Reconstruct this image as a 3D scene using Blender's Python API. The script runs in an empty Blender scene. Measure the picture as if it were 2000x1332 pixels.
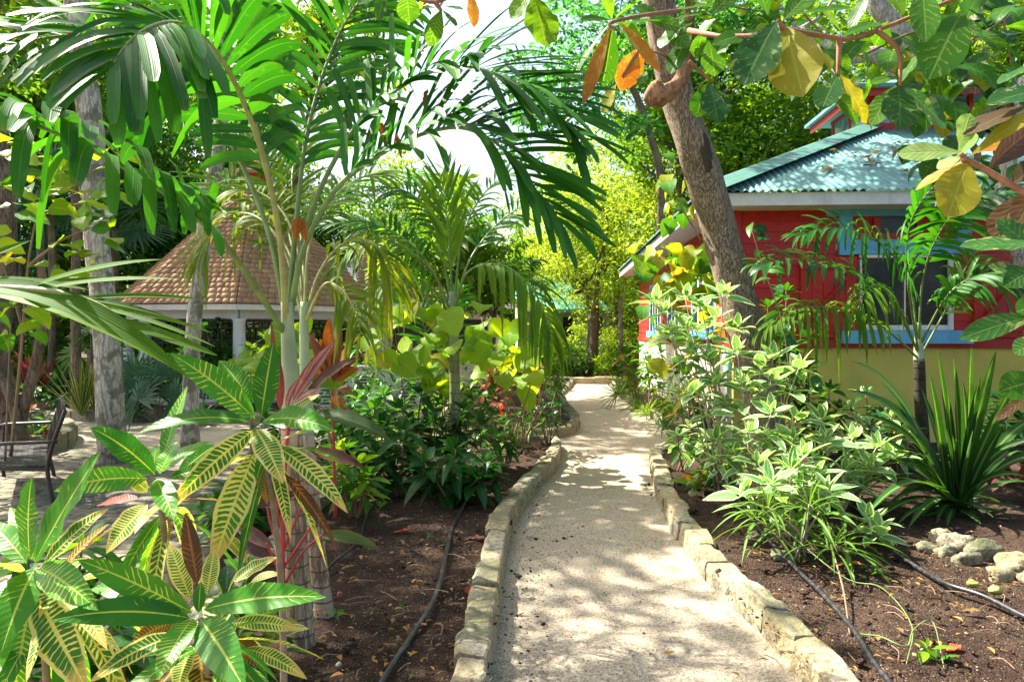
import bpy, math, random
import numpy as np
from mathutils import Vector, Matrix

sc = bpy.context.scene
COL = sc.collection
# ------------------------------------------------------------------ camera, sky, sun, exposure
F, CH, HY = 1333.33, 1.5, 650.0
cam = bpy.data.objects.new("camera", bpy.data.cameras.new("camera")); COL.objects.link(cam)
cam.location = (0, 0, CH); cam.rotation_euler = (math.radians(90), 0, 0)
cam.data.lens = 24; cam.data.sensor_width = 36; cam.data.shift_y = -0.008
cam.data.clip_start = 0.05; cam.data.clip_end = 800
sc.camera = cam
SUN_EL, SUN_AZ = math.radians(52), math.radians(-62)        # azimuth from +Y towards +X
world = bpy.data.worlds.new("World"); sc.world = world; world.use_nodes = True
wn = world.node_tree; bg = wn.nodes["Background"]
sky = wn.nodes.new("ShaderNodeTexSky"); sky.sky_type = 'NISHITA'; sky.sun_disc = False
sky.sun_elevation = SUN_EL; sky.sun_rotation = SUN_AZ
sky.air_density = 1.0; sky.dust_density = 4.0; sky.ozone_density = 0.6
wn.links.new(sky.outputs[0], bg.inputs[0]); bg.inputs[1].default_value = 0.09
sl = bpy.data.lights.new("sun", 'SUN'); sl.energy = 5.0; sl.angle = math.radians(0.6); sl.color = (1, 0.93, 0.81)
so = bpy.data.objects.new("sun", sl); COL.objects.link(so)
sd = Vector((math.cos(SUN_EL) * math.sin(SUN_AZ), math.cos(SUN_EL) * math.cos(SUN_AZ), math.sin(SUN_EL)))
so.rotation_euler = sd.to_track_quat('Z', 'Y').to_euler(); so.location = (0, 0, 30)
sc.view_settings.view_transform = 'Standard'; sc.view_settings.look = 'None'
sc.view_settings.exposure = 2.05; sc.view_settings.gamma = 1.0; sc.view_settings.use_curve_mapping = False

# ------------------------------------------------------------------ helpers
def A(*v): return np.array(v, float)
def P(px, py, Y): return A((px - 1000) / F * Y, Y, CH + (HY - py) / F * Y)
def G(px, py, z=0.0):
    Y = (CH - z) * F / (py - HY)
    return A((px - 1000) / F * Y, Y, z)
def nz(v):
    v = np.asarray(v, float); n = np.linalg.norm(v, axis=-1, keepdims=True); n[n < 1e-9] = 1; return v / n
def vnoise(p, f=1.0, seed=0):
    """smooth value noise, p (n,2) or (n,3) -> (n,) in -1..1"""
    p = np.asarray(p, float) * f
    if p.shape[-1] == 2: p = np.concatenate([p, np.full(p.shape[:-1] + (1,), seed * 7.31)], -1)
    i = np.floor(p).astype(np.int64); fr = p - i; fr = fr * fr * (3 - 2 * fr); out = 0
    for dx in (0, 1):
        for dy in (0, 1):
            for dz in (0, 1):
                h = (i[..., 0] + dx) * 374761393 + (i[..., 1] + dy) * 668265263 + (i[..., 2] + dz) * 2147483647 + seed * 9176
                h = (h ^ (h >> 13)) * 1274126177; h = h ^ (h >> 16)
                r = (h & 0xffff) / 32767.5 - 1
                out = out + r * (fr[..., 0] if dx else 1 - fr[..., 0]) * (fr[..., 1] if dy else 1 - fr[..., 1]) * (fr[..., 2] if dz else 1 - fr[..., 2])
    return out
LOC = {}
def mesh(name, V, Fc, mat=None, uv=None, rnd=None, smooth=True):
    me = bpy.data.meshes.new(name)
    V = np.ascontiguousarray(V, np.float32)
    if isinstance(Fc, np.ndarray):
        Fc = Fc.astype(np.int32); m, k = Fc.shape
        me.vertices.add(len(V)); me.vertices.foreach_set("co", V.ravel())
        me.loops.add(m * k); me.loops.foreach_set("vertex_index", Fc.ravel())
        me.polygons.add(m); me.polygons.foreach_set("loop_start", np.arange(0, m * k, k, dtype=np.int32))
        if uv is not None:
            ul = me.uv_layers.new(name="UVMap"); ul.data.foreach_set("uv", np.ascontiguousarray(uv[Fc.ravel()], np.float32).ravel())
        me.update(calc_edges=True)
    else:
        me.from_pydata(V.tolist(), [], Fc); me.update()
    if rnd is not None:
        a = me.attributes.new("rnd", 'FLOAT', 'POINT'); a.data.foreach_set("value", np.ascontiguousarray(rnd, np.float32))
    if smooth: me.polygons.foreach_set("use_smooth", np.ones(len(me.polygons), bool))
    if mat: me.materials.append(mat)
    return me
def link(name, me, parent=None, loc=None):
    o = bpy.data.objects.new(name, me); COL.objects.link(o)
    if parent is not None:
        o.parent = parent; LOC[o.name] = LOC[parent.name]
        if loc is not None: o.location = A(*loc) - LOC[parent.name]
    else:
        l = A(*loc) if loc is not None else A(0, 0, 0)
        o.location = l; LOC[o.name] = l
    return o
def mk(name, V, Fc, mat, parent=None, uv=None, rnd=None, smooth=True, loc=None, kind=None):
    base = LOC[parent.name] if parent is not None else (A(*loc) if loc is not None else A(0, 0, 0))
    o = link(name, mesh(name, np.asarray(V, float) - base, Fc, mat, uv, rnd, smooth), parent, None if parent is not None else base)
    if kind: o["kind"] = kind
    return o
def tag(o, label, cat, group=None):
    o["label"] = label; o["category"] = cat
    if group: o["group"] = group
    return o
def thing(name, label, cat, loc=(0, 0, 0), group=None):
    o = bpy.data.objects.new(name, None); COL.objects.link(o); o.empty_display_size = 0.1
    o.location = loc; LOC[o.name] = A(*loc); return tag(o, label, cat, group)
def struct(o): o["kind"] = "structure"; return o
class MB:
    """collects quads / polygons"""
    def __init__(s): s.v = []; s.f = []; s.n = 0
    def add(s, V, Fc):
        V = np.asarray(V, float); s.v.append(V)
        s.f += [tuple(int(i) + s.n for i in f) for f in Fc]; s.n += len(V)
    def box(s, x0, x1, y0, y1, z0, z1, fn=None):
        c = A(x0, y0, z0, x1, y0, z0, x1, y1, z0, x0, y1, z0, x0, y0, z1, x1, y0, z1, x1, y1, z1, x0, y1, z1).reshape(8, 3)
        if fn: c = np.array([fn(*p) for p in c])
        s.add(c, [(0, 3, 2, 1), (4, 5, 6, 7), (0, 1, 5, 4), (1, 2, 6, 5), (2, 3, 7, 6), (3, 0, 4, 7)])
    def bar(s, a, b, w, h, up=(0, 0, 1)):
        a, b = np.asarray(a, float), np.asarray(b, float); d = nz(b - a); sd_ = nz(np.cross(d, up)); u = np.cross(sd_, d)
        c = [q + sd_ * w / 2 * i + u * h / 2 * j for q in (a, b) for i, j in ((-1, -1), (1, -1), (1, 1), (-1, 1))]
        s.add(c, [(0, 1, 2, 3), (7, 6, 5, 4), (0, 4, 5, 1), (1, 5, 6, 2), (2, 6, 7, 3), (3, 7, 4, 0)])
    def tube(s, pts, r, seg=8, rough=0, rf=8, seed=0):
        V, Fc = tube(pts, r, seg, rough, rf, seed); s.add(V, Fc)
    def build(s, name, mat, parent=None, smooth=False, loc=None, kind=None):
        return mk(name, np.concatenate(s.v), s.f, mat, parent, None, None, smooth, loc, kind)
def catmull(pts, n):
    p = np.asarray(pts, float); p = np.vstack([2 * p[0] - p[1], p, 2 * p[-1] - p[-2]])
    seg = len(p) - 3; out = []
    for t in np.linspace(0, seg, n):
        i = min(int(t), seg - 1); u = t - i; a, b, c, d = p[i:i + 4]
        out.append(0.5 * (2 * b + (c - a) * u + (2 * a - 5 * b + 4 * c - d) * u * u + (3 * b - a - 3 * c + d) * u ** 3))
    return np.array(out)
def tube(pts, r, seg=8, rough=0, rf=8, seed=0):
    p = np.asarray(pts, float); n = len(p); r = np.broadcast_to(np.asarray(r, float), (n,))
    T = nz(np.gradient(p, axis=0)); ref = A(0.1, 1, 0.05) if abs(T[0][1]) < 0.9 else A(1, 0, 0.1)
    S = nz(np.cross(T, ref)); U = np.cross(T, S)
    a = np.linspace(0, 2 * math.pi, seg, endpoint=False)
    R = r[:, None]
    D = S[:, None] * np.cos(a)[None, :, None] + U[:, None] * np.sin(a)[None, :, None]
    if rough: R = R * (1 + rough * vnoise((D * 1.3 + p[:, None] * rf * 0.35).reshape(-1, 3), 1.7, seed).reshape(n, seg))
    V = (p[:, None] + D * (R[..., None] if R.ndim == 2 and R.shape[1] == seg else R[:, :, None])).reshape(-1, 3)
    Fc = [(i * seg + j, i * seg + (j + 1) % seg, (i + 1) * seg + (j + 1) % seg, (i + 1) * seg + j) for i in range(n - 1) for j in range(seg)]
    Fc += [tuple(range(seg - 1, -1, -1)), tuple(range((n - 1) * seg, n * seg))]
    return V, Fc

# ------------------------------------------------------------------ materials
class NT:
    def __init__(s, name):
        s.m = bpy.data.materials.new(name); s.m.use_nodes = True; s.t = s.m.node_tree
        s.b = s.t.nodes["Principled BSDF"]; s.out = s.t.nodes["Material Output"]
    def n(s, typ, **kw):
        x = s.t.nodes.new("ShaderNode" + typ)
        for k, v in kw.items(): setattr(x, k, v)
        return x
    def put(s, sock, v):
        if isinstance(v, bpy.types.NodeSocket): s.t.links.new(v, sock)
        elif isinstance(v, (tuple, list)): sock.default_value = tuple(v) + ((1,) if len(v) == 3 and len(sock.default_value) == 4 else ())
        else: sock.default_value = v
    def math(s, op, a, b=0.0, c=None, clamp=False):
        x = s.n("Math", operation=op, use_clamp=clamp); s.put(x.inputs[0], a); s.put(x.inputs[1], b)
        if c is not None: s.put(x.inputs[2], c)
        return x.outputs[0]
    def mix(s, f, a, b, blend='MIX'):
        x = s.n("Mix", data_type='RGBA', blend_type=blend); s.put(x.inputs[0], f); s.put(x.inputs[6], a); s.put(x.inputs[7], b); return x.outputs[2]
    def ramp(s, f, a, b, lo=0.0, hi=1.0):
        x = s.n("MapRange", interpolation_type='SMOOTHSTEP'); s.put(x.inputs[0], f); s.put(x.inputs[1], a); s.put(x.inputs[2], b)
        s.put(x.inputs[3], lo); s.put(x.inputs[4], hi); return x.outputs[0]
    def noise(s, sc_, det=3, vec=None, rough=0.55, scale3=None):
        x = s.n("TexNoise"); x.inputs["Scale"].default_value = sc_; x.inputs["Detail"].default_value = det; x.inputs["Roughness"].default_value = rough
        if vec is None: vec = s.pos()
        if scale3: 
            mp = s.n("Mapping"); s.t.links.new(vec, mp.inputs[0]); mp.inputs[3].default_value = scale3; vec = mp.outputs[0]
        s.t.links.new(vec, x.inputs["Vector"]); return x.outputs[0]
    def voro(s, sc_, vec=None, feat='F1', out=0):
        x = s.n("TexVoronoi", feature=feat); x.inputs["Scale"].default_value = sc_
        s.t.links.new(vec if vec is not None else s.pos(), x.inputs["Vector"]); return x.outputs[out]
    def pos(s):
        if not hasattr(s, "_p"): s._p = s.n("NewGeometry").outputs["Position"]
        return s._p
    def obj(s):
        return s.n("TexCoord").outputs["Object"]
    def rand(s): return s.n("ObjectInfo").outputs["Random"]
    def bump(s, h, st=0.4, d=0.01):
        x = s.n("Bump"); x.inputs["Strength"].default_value = st; x.inputs["Distance"].default_value = d; s.t.links.new(h, x.inputs["Height"])
        s.t.links.new(x.outputs[0], s.b.inputs["Normal"]); s.nrm = x.outputs[0]; return x
    def done(s, col, rough=0.6, spec=0.5, metal=0.0):
        s.put(s.b.inputs["Base Color"], col); s.put(s.b.inputs["Roughness"], rough); s.b.inputs["Specular IOR Level"].default_value = spec
        s.put(s.b.inputs["Metallic"], metal); return s.m
def M_plain(name, col, rough=0.5, var=0.18, bump=0.25, sc_=14, dirt=(0.12, 0.10, 0.07), dirtamt=0.35, spec=0.4):
    k = NT(name); n1 = k.noise(sc_, 4); n2 = k.noise(2.3, 5); fine = k.noise(90, 2)
    c = k.mix(k.ramp(n1, 0.3, 0.75), tuple(x * (1 - var) for x in col), tuple(min(1, x * (1 + var)) for x in col))
    c = k.mix(k.math('MULTIPLY', k.ramp(n2, 0.52, 0.78), dirtamt), c, dirt)
    st = k.noise(5, 4, scale3=(1, 1, .12)); c = k.mix(k.ramp(st, .5, .72, 0, .28), c, tuple(x * .45 + .02 for x in col)); c = k.mix(k.ramp(k.noise(38, 3), .62, .72, 0, .35), c, tuple(min(1, x * .8 + .08) for x in col))
    hv = k.n('HueSaturation'); k.put(hv.inputs['Color'], c); k.put(hv.inputs['Value'], k.math('MULTIPLY_ADD', k.rand(), .22, .89)); c = hv.outputs[0]
    k.bump(k.math('ADD', n1, k.math('MULTIPLY', fine, 0.3)), bump, 0.004)
    return k.done(c, k.ramp(n1, 0.2, 0.8, rough - 0.1, rough + 0.12), spec)
def M_leaf(name, c1, c2, trans=0.38, rough=0.38, tcol=None, vein=None, vw=0.035, side=0.0, nside=16, slant=1.0, edge=None,
           edgew=0.82, spot=None, blotch=None, stripe=None, spec=0.5, alt=None, altf=0.0, tip=None, sat=True, tipv=.72):
    """leaf with UV: u across (0..1), v along; 'rnd' is a per-leaf random number"""
    k = NT(name); at = k.n("Attribute", attribute_name="rnd").outputs["Fac"]
    uv = k.n("SeparateXYZ"); k.t.links.new(k.n("TexCoord").outputs["UV"], uv.inputs[0])
    u = k.math('ABSOLUTE', k.math('MULTIPLY_ADD', uv.outputs[0], 2.0, -1.0)); v = uv.outputs[1]
    nz_ = k.noise(9, 3)
    c = k.mix(k.ramp(k.math('ADD', k.math('MULTIPLY', at, 0.8), k.math('MULTIPLY', nz_, 0.35)), 0.15, 0.95), c1, c2)
    if alt: c = k.mix(k.math('GREATER_THAN', at, 1 - altf), c, alt)
    sd_ = k.math('FRACT', k.math('ADD', k.math('MULTIPLY', v, nside), k.math('ADD', k.math('MULTIPLY', u, -slant), k.math('MULTIPLY', k.noise(22, 3), 1.5))))
    tri = k.math('ABSOLUTE', k.math('MULTIPLY_ADD', sd_, 2.0, -1.0))
    if not nside:
        rb = k.math('ABSOLUTE', k.math('MULTIPLY_ADD', k.math('FRACT', k.math('MULTIPLY', u, 5.0)), 2.0, -1.0)); c = k.mix(k.ramp(rb, .55, 1.0, 0, .28), c, tuple(x * .35 for x in c1)); c = k.mix(k.ramp(k.noise(30, 4), .58, .74, 0, .3), c, tuple(min(1, x * 1.5 + .02) for x in c2)); tri = rb
    if side and vein:
        wob = k.noise(40, 2)
        pt = k.ramp(k.noise(17, 2), .38, .62, -.16, .14); m = k.ramp(k.math('ADD', tri, k.math('ADD', pt, k.math('ADD', k.math('MULTIPLY_ADD', at, .30, -.15), k.math('MULTIPLY_ADD', wob, 0.55, -0.28)))), 1 - side, 1 - side * 0.45)
        c = k.mix(m, c, vein)
    if blotch:                       # (colour, threshold): irregular patches
        bl = k.noise(26, 3); c = k.mix(k.ramp(k.math('ADD', bl, k.math('MULTIPLY', u, 0.16)), blotch[1], blotch[1] + 0.06), c, blotch[0])
    if stripe: c = k.mix(k.ramp(u, stripe[1], stripe[1] + 0.08), c, stripe[0])
    if edge: c = k.mix(k.ramp(k.math('ADD', u, k.math('MULTIPLY_ADD', k.noise(55, 2), 0.4, -0.2)), edgew, edgew + 0.1), c, edge)
    if tip: c = k.mix(k.ramp(k.math('ADD', v, k.math('MULTIPLY_ADD', nz_, 0.5, -0.25)), tipv, tipv + .2), c, tip)
    if vein: c = k.mix(k.ramp(u, vw, vw * 2.2, 0.85, 0.0), c, vein)
    if spot: c = k.mix(k.ramp(k.voro(60), 0.08, 0.14, 0.8, 0.0), c, spot)
    hgt = k.math('ADD', k.math('MULTIPLY', tri, 0.5 if nside else 0.3), k.ramp(u, 0.0, 0.12, 0, 1)); k.bump(hgt, 0.25, 0.003)
    c = k.mix(1.0, c, (.92, 1.0, .74), 'MULTIPLY') if sat else c
    k.done(c, rough + .06, spec * .45)
    tr = k.n("BsdfTranslucent"); k.t.links.new(k.nrm, tr.inputs["Normal"])
    if tcol is None: tcol = (1.9, 1.75, 0.55)
    x = k.n("Mix", data_type='RGBA', blend_type='MULTIPLY'); x.inputs[0].default_value = 1; k.put(x.inputs[6], c); x.inputs[7].default_value = tuple(tcol) + (1,)
    k.t.links.new(x.outputs[2], tr.inputs[0])
    ms = k.n("MixShader"); ms.inputs[0].default_value = trans
    k.t.links.new(k.b.outputs[0], ms.inputs[1]); k.t.links.new(tr.outputs[0], ms.inputs[2]); k.t.links.new(ms.outputs[0], k.out.inputs[0])
    return k.m
def M_bark(name, c1, c2, crack, moss=None, ring=0.0, vs=1.0, bst=0.8):
    k = NT(name); n1 = k.noise(13 * vs, 5, scale3=(1, 1, 0.22)); n2 = k.noise(3, 4); n3 = k.noise(60 * vs, 3, scale3=(1, 1, .4))
    c = k.mix(k.ramp(n2, 0.35, 0.65), c1, c2)
    rd = k.math('ABSOLUTE', k.math('SUBTRACT', n1, .5)); rd2 = k.math('ABSOLUTE', k.math('SUBTRACT', k.noise(30 * vs, 4, scale3=(1, 1, .18)), .5)); cr = k.math('MAXIMUM', k.ramp(rd, .008, .035, .75, 0), k.ramp(rd2, .008, .035, .4, 0))
    c = k.mix(cr, c, crack); c = k.mix(k.ramp(k.noise(5 * vs, 3), .45, .7, 0, .2), c, crack)
    c = k.mix(k.ramp(n3, 0.3, 0.6, 0.2, 0.0), c, crack)
    h = k.math('ADD', k.math('MULTIPLY', cr, -1.0), k.math('MULTIPLY', n3, 0.35))
    if moss: c = k.mix(k.ramp(k.noise(5, 4), 0.52, 0.6, 0.0, 0.75), c, moss)
    if ring:
        z = k.n("SeparateXYZ"); k.t.links.new(k.pos(), z.inputs[0])
        fr = k.math('FRACT', k.math('MULTIPLY_ADD', k.noise(2.5, 2), 0.35, k.math('MULTIPLY', z.outputs[2], ring)))
        rm = k.ramp(fr, 0.0, 0.12, 1.0, 0.0); c = k.mix(rm, c, crack); h = k.math('MULTIPLY_ADD', rm, -1.2, h)
    k.bump(h, bst, 0.02); return k.done(c, 0.85, 0.2)
sc.cycles.use_denoising = True; sc.cycles.max_bounces = 7; sc.cycles.diffuse_bounces = 4; sc.cycles.transmission_bounces = 4
sc.cycles.glossy_bounces = 2; sc.cycles.caustics_reflective = False; sc.cycles.sample_clamp_indirect = 6
rng = np.random.RandomState(7); random.seed(7)
# ------------------------------------------------------------------ ground materials
k = NT("gravel"); f1 = k.noise(70, 3, rough=.7); v1 = k.voro(260); big = k.noise(1.3, 4); mid = k.noise(9, 4)
c = k.mix(k.ramp(big, .35, .65), (.66, .56, .41), (.58, .49, .36))
c = k.mix(k.ramp(mid, .5, .75, 0, .5), c, (.34, .27, .17))
c = k.mix(k.ramp(f1, .38, .58, .75, 0), c, (.20, .155, .11))
rc = k.n("TexVoronoi"); rc.inputs["Scale"].default_value = 150; k.t.links.new(k.pos(), rc.inputs[0])
hs = k.n("SeparateColor"); k.t.links.new(rc.outputs["Color"], hs.inputs[0])
c = k.mix(k.ramp(hs.outputs[0], .5, 1.0, 0, .5), c, (.60, .52, .40))
c = k.mix(k.math('MULTIPLY', k.math('GREATER_THAN', hs.outputs[1], .86), k.ramp(rc.outputs["Distance"], .25, .45, 1, 0)), c, (.035, .028, .02))
k.bump(k.math('ADD', k.math('MULTIPLY', v1, -.8), f1), 1.0, .008); M_GRAVEL = k.done(c, .92, .2)
k = NT("soil"); a = k.noise(22, 5, rough=.75); b = k.noise(2.2, 3)
rc = k.n("TexVoronoi"); rc.inputs["Scale"].default_value = 95; k.t.links.new(k.pos(), rc.inputs[0])
hs = k.n("SeparateColor"); k.t.links.new(rc.outputs["Color"], hs.inputs[0])
c = k.mix(k.ramp(b, .35, .65), (.040, .023, .015), (.078, .049, .032)); c = k.mix(k.ramp(a, .35, .6, .7, 0), c, (.018, .011, .008))
c = k.mix(k.math('MULTIPLY', k.math('GREATER_THAN', hs.outputs[0], .86), k.ramp(rc.outputs["Distance"], .2, .42, .9, 0)), c, (.30, .22, .15))
k.bump(k.math('ADD', a, k.math('MULTIPLY', rc.outputs["Distance"], -.6)), 1.0, .02); M_SOIL = k.done(c, .95, .15)
k = NT("forest_floor"); a = k.noise(4, 5); b = k.noise(30, 4)
c = k.mix(k.ramp(a, .4, .6), (.035, .045, .018), (.06, .045, .025)); c = k.mix(k.ramp(b, .45, .7, 0, .6), c, (.09, .075, .03)); k.bump(b, .8, .03); M_FLOOR = k.done(c, .95, .1)
def M_stone(name, c1, c2, dark, mossc, mossamt=.7):
    k = NT(name); a = k.noise(7, 5); b = k.noise(28, 5, rough=.7); d = k.noise(3.1, 3); r = k.rand()
    c = k.mix(k.ramp(k.math('ADD', a, k.math('MULTIPLY_ADD', r, .3, -.15)), .36, .64), c1, c2)
    c = k.mix(k.ramp(b, .38, .54, .75, 0), c, dark)
    nrm = k.n("NewGeometry").outputs["Normal"]; sp = k.n("SeparateXYZ"); k.t.links.new(nrm, sp.inputs[0])
    up = k.ramp(sp.outputs[2], .3, .9)
    c = k.mix(k.math('MULTIPLY', k.ramp(k.math('ADD', d, k.math('MULTIPLY', b, .4)), .62, .78, 0, mossamt), k.math('MULTIPLY_ADD', up, .6, .4)), c, mossc)
    k.bump(k.math('ADD', b, k.math('MULTIPLY', a, .7)), .9, .02); return k.done(c, .9, .25)
M_STONE = M_stone("kerb_stone", (.44, .35, .20), (.37, .33, .24), (.12, .095, .055), (.11, .12, .06))
M_STONE_D = M_stone("mossy_stone", (.27, .25, .18), (.34, .30, .21), (.09, .08, .055), (.07, .085, .035), .9)
M_BRICK = M_stone("paving_brick", (.27, .225, .16), (.20, .175, .135), (.12, .10, .08), (.10, .12, .06), .5)

# ------------------------------------------------------------------ sheets
def poly_grid(poly, step, zf, y_in=None):
    """fine grid of quads inside a polygon"""
    poly = np.asarray(poly, float)[:, :2]; lo, hi = poly.min(0), poly.max(0)
    nx, ny = int((hi[0] - lo[0]) / step) + 2, int((hi[1] - lo[1]) / step) + 2
    X, Y = np.meshgrid(lo[0] + np.arange(nx) * step, lo[1] + np.arange(ny) * step)
    px, py = X.ravel(), Y.ravel(); ins = np.zeros(len(px), bool); j = len(poly) - 1
    for i in range(len(poly)):
        xi, yi, xj, yj = *poly[i], *poly[j]
        c_ = ((yi > py) != (yj > py)) & (px < (xj - xi) * (py - yi) / (yj - yi + 1e-12) + xi); ins ^= c_; j = i
    ins = ins.reshape(ny, nx)
    idx = np.arange(nx * ny).reshape(ny, nx)
    ok = ins[:-1, :-1] & ins[1:, :-1] & ins[:-1, 1:] & ins[1:, 1:]
    q = np.stack([idx[:-1, :-1][ok], idx[:-1, 1:][ok], idx[1:, 1:][ok], idx[1:, :-1][ok]], 1)
    used, inv = np.unique(q.ravel(), return_inverse=True)
    V = np.stack([px[used], py[used], zf(np.stack([px[used], py[used]], 1))], 1)
    return V, inv.reshape(-1, 4)
V, q = poly_grid([(-90, -40), (90, -40), (90, 150), (-90, 150)], 4, lambda p: -0.03 + 0 * p[:, 0])
struct(mk("ground", V, q, M_FLOOR))
V, q = poly_grid([(-13, -2), (3.2, -2), (4.2, 9.6), (5.0, 21.5), (-13, 21.5)], .12, lambda p: .012 * vnoise(p, .8, 3) + .004 * vnoise(p, 5, 5))
struct(mk("gravel_path", V, q, M_GRAVEL))
V, q = poly_grid([(-9, -2), (-.2, -2), (-.2, 8.3), (-9, 8.3)], .25, lambda p: .008 + .010 * vnoise(p, .8, 3))

# brick paving : bricks one by one near the camera, then joined
pav = struct(link("brick_paving", mesh("brick_paving", A(-7.5, 2.2, .016, -.9, 2.2, .016, -.9, 8.3, .016, -7.5, 8.3, .016).reshape(4, 3), np.array([[0, 1, 2, 3]]), M_SOIL)))
bv = []
for vnt in range(5):
    r_ = np.random.RandomState(vnt); x, y = .105, .044
    top = [(-x + .006, -y + .006), (x - .006, -y + .006), (x - .006, y - .006), (-x + .006, y - .006)]
    V = [(-x, -y, -.02), (x, -y, -.02), (x, y, -.02), (-x, y, -.02), (-x, -y, .012), (x, -y, .012), (x, y, .012), (-x, y, .012)] + [(a_, b_, .019 + r_.uniform(-.003, .003)) for a_, b_ in top]
    V = np.array(V) + r_.uniform(-.003, .003, (12, 3)) * (1, 1, .3)
    Fq = [(0, 1, 5, 4), (1, 2, 6, 5), (2, 3, 7, 6), (3, 0, 4, 7), (4, 5, 9, 8), (5, 6, 10, 9), (6, 7, 11, 10), (7, 4, 8, 11), (8, 9, 10, 11)]
    bv.append((V, np.array(Fq), mesh("brick", V, np.array(Fq), M_BRICK, smooth=False)))
spots = []
for j in range(66):
    yy = 2.3 + j * .097
    for i in range(34):
        xx = -7.4 + i * .215 + (.107 if j % 2 else 0) + .03 * math.sin(j * 1.7)
        yv = yy + .05 * math.sin(xx * 1.1) + .03 * math.sin(xx * 2.7)
        if xx > -1.75 - max(0, 4.2 - yv) * .12 + max(0, yv - 4.2) * .22 - .25: continue
        px_, py_ = 1000 + xx / yv * F, HY + CH / yv * F
        spots.append((xx, yv, px_, py_))
vis = [s for s in spots if -30 < s[2] < 760 and s[3] < 1345]
vis.sort(key=lambda s: -s[3]); near = set(id(s) for s in vis[:300])
VV, FF, off = [], [], 0
for s in spots:
    w = random.randrange(5); a_ = random.gauss(0, .03); ca, sa = math.cos(a_), math.sin(a_); z_ = .016 + random.uniform(-.004, .005)
    if id(s) in near:
        o = link("brick", bv[w][2], pav); o.location = (s[0], s[1], z_); o.rotation_euler = (random.gauss(0, .02), random.gauss(0, .02), a_)
    else:
        V = bv[w][0]; V = np.stack([V[:, 0] * ca - V[:, 1] * sa + s[0], V[:, 0] * sa + V[:, 1] * ca + s[1], V[:, 2] + z_], 1)
        VV.append(V); FF.append(bv[w][1] + off); off += len(V)
mk("brick_field", np.concatenate(VV), np.concatenate(FF), M_BRICK, pav, smooth=False, kind="stuff")

# ------------------------------------------------------------------ beds of soil and their stone kerbs
def g2(lst): return [G(*p)[:2] for p in lst]
def soil(name, poly, z=.085, step=.05, seed=1):
    V, q = poly_grid(poly, step, lambda p: z + .022 * vnoise(p, 1.7, seed) + .012 * vnoise(p, 7, seed + 1) + .006 * vnoise(p, 19, seed + 2))
    return struct(mk(name, V, q, M_SOIL))
def kerb(label, pts, w=.13, h=.13, lens=(.2, .42), mat=None, seed=0, inner=-1, group=None, rough=1.0):
    """pts: outer base line; inner=-1: the kerb's body lies to the right of the running direction"""
    mat = mat or M_STONE; r_ = np.random.RandomState(seed)
    pts = np.array([[p[0], p[1], 0] for p in pts]); cl = catmull(pts, 40 * len(pts)); d = np.r_[0, np.cumsum(np.linalg.norm(np.diff(cl, axis=0), axis=1))]
    at = lambda s: np.array([np.interp(s, d, cl[:, i]) for i in range(3)])
    root = thing("stone_kerb", label, "kerb", at(d[-1] * .5), group); s = 0.0
    while s < d[-1] - .05:
        L = r_.uniform(*lens); e = min(s + L, d[-1]); gap = .004; hh = h * (1 + r_.uniform(-.09, .09) * rough); ww = w * r_.uniform(.92, 1.1); ox = r_.uniform(-.006, .006) * rough
        n = 7 if at(s)[1] < 6 else 5; V = []; tilt = r_.uniform(-.06, .06)
        for i, t in enumerate(np.linspace(s + gap, e - gap, n)):
            p = at(t); tg = nz(at(min(t + .03, d[-1])) - at(max(t - .03, 0))); sd_ = A(tg[1], -tg[0], 0) * (-inner)
            en = .965 if i in (0, n - 1) else 1.0
            prof = [(-.008, -.04), (.0, hh * .3), (.004, hh * .62), (.008, hh * .93 * en), (ww * .12, hh * en), (ww * .5, hh * (en + tilt * .6)), (ww * .86, hh * (en + tilt)), (ww, hh * .86), (ww, -.04)]
            for a_, z_ in prof:
                V.append(p + sd_ * (a_ + ox + (.0 if en == 1 else (.006 if a_ < ww / 2 else -.006))) + A(0, 0, z_))
        V = np.array(V); nn = np.stack([vnoise(V, 9, seed + 1), vnoise(V, 9, seed + 2), vnoise(V, 9, seed + 3)], 1) * .013 * rough + np.stack([vnoise(V, 25, 4), vnoise(V, 25, 5), vnoise(V, 25, 6)], 1) * .006
        V = V + nn * (V[:, 2:3] > 0); m = 9
        Fq = [(i * m + j, (i + 1) * m + j, (i + 1) * m + j + 1, i * m + j + 1) for i in range(n - 1) for j in range(m - 1)]
        if inner < 0: Fq = [f[::-1] for f in Fq]
        Fq += [tuple(range(m)), tuple(range((n - 1) * m, n * m))[::-1]]
        mk("stone", V, Fq, mat, root, smooth=False)
        s = e
    # mortar bed running through the stones
    q_ = []; ss = np.linspace(.02, d[-1] - .02, max(4, int(d[-1] / .12)))
    for s in ss:
        p = at(s); tg = nz(at(min(s + .03, d[-1])) - at(max(s - .03, 0))); sd_ = A(tg[1], -tg[0], 0) * (-inner); q_ += [p + sd_ * w * a_ + A(0, 0, z_) for a_, z_ in ((.14, -.03), (.14, h * .70), (.45, h * .80), (.86, h * .72), (.86, -.03))]
    V = np.array(q_); V += .006 * np.stack([vnoise(V, 14, 3), vnoise(V, 14, 4), vnoise(V, 14, 5)], 1); n = len(ss)
    Fq = np.array([(i * 5 + j, (i + 1) * 5 + j, (i + 1) * 5 + j + 1, i * 5 + j + 1) for i in range(n - 1) for j in range(4)])
    if inner < 0: Fq = Fq[:, ::-1]
    mk("mortar", V, Fq, mat, root, smooth=False)
    return root
L1r = g2([(895, 1800), (925, 1500), (955, 1345), (968, 1240), (985, 1120), (1005, 1030), (1045, 965), (1088, 915), (1098, 890)])
L1t = g2([(1098, 890), (1085, 870), (1020, 862), (900, 864), (790, 872)])
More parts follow.
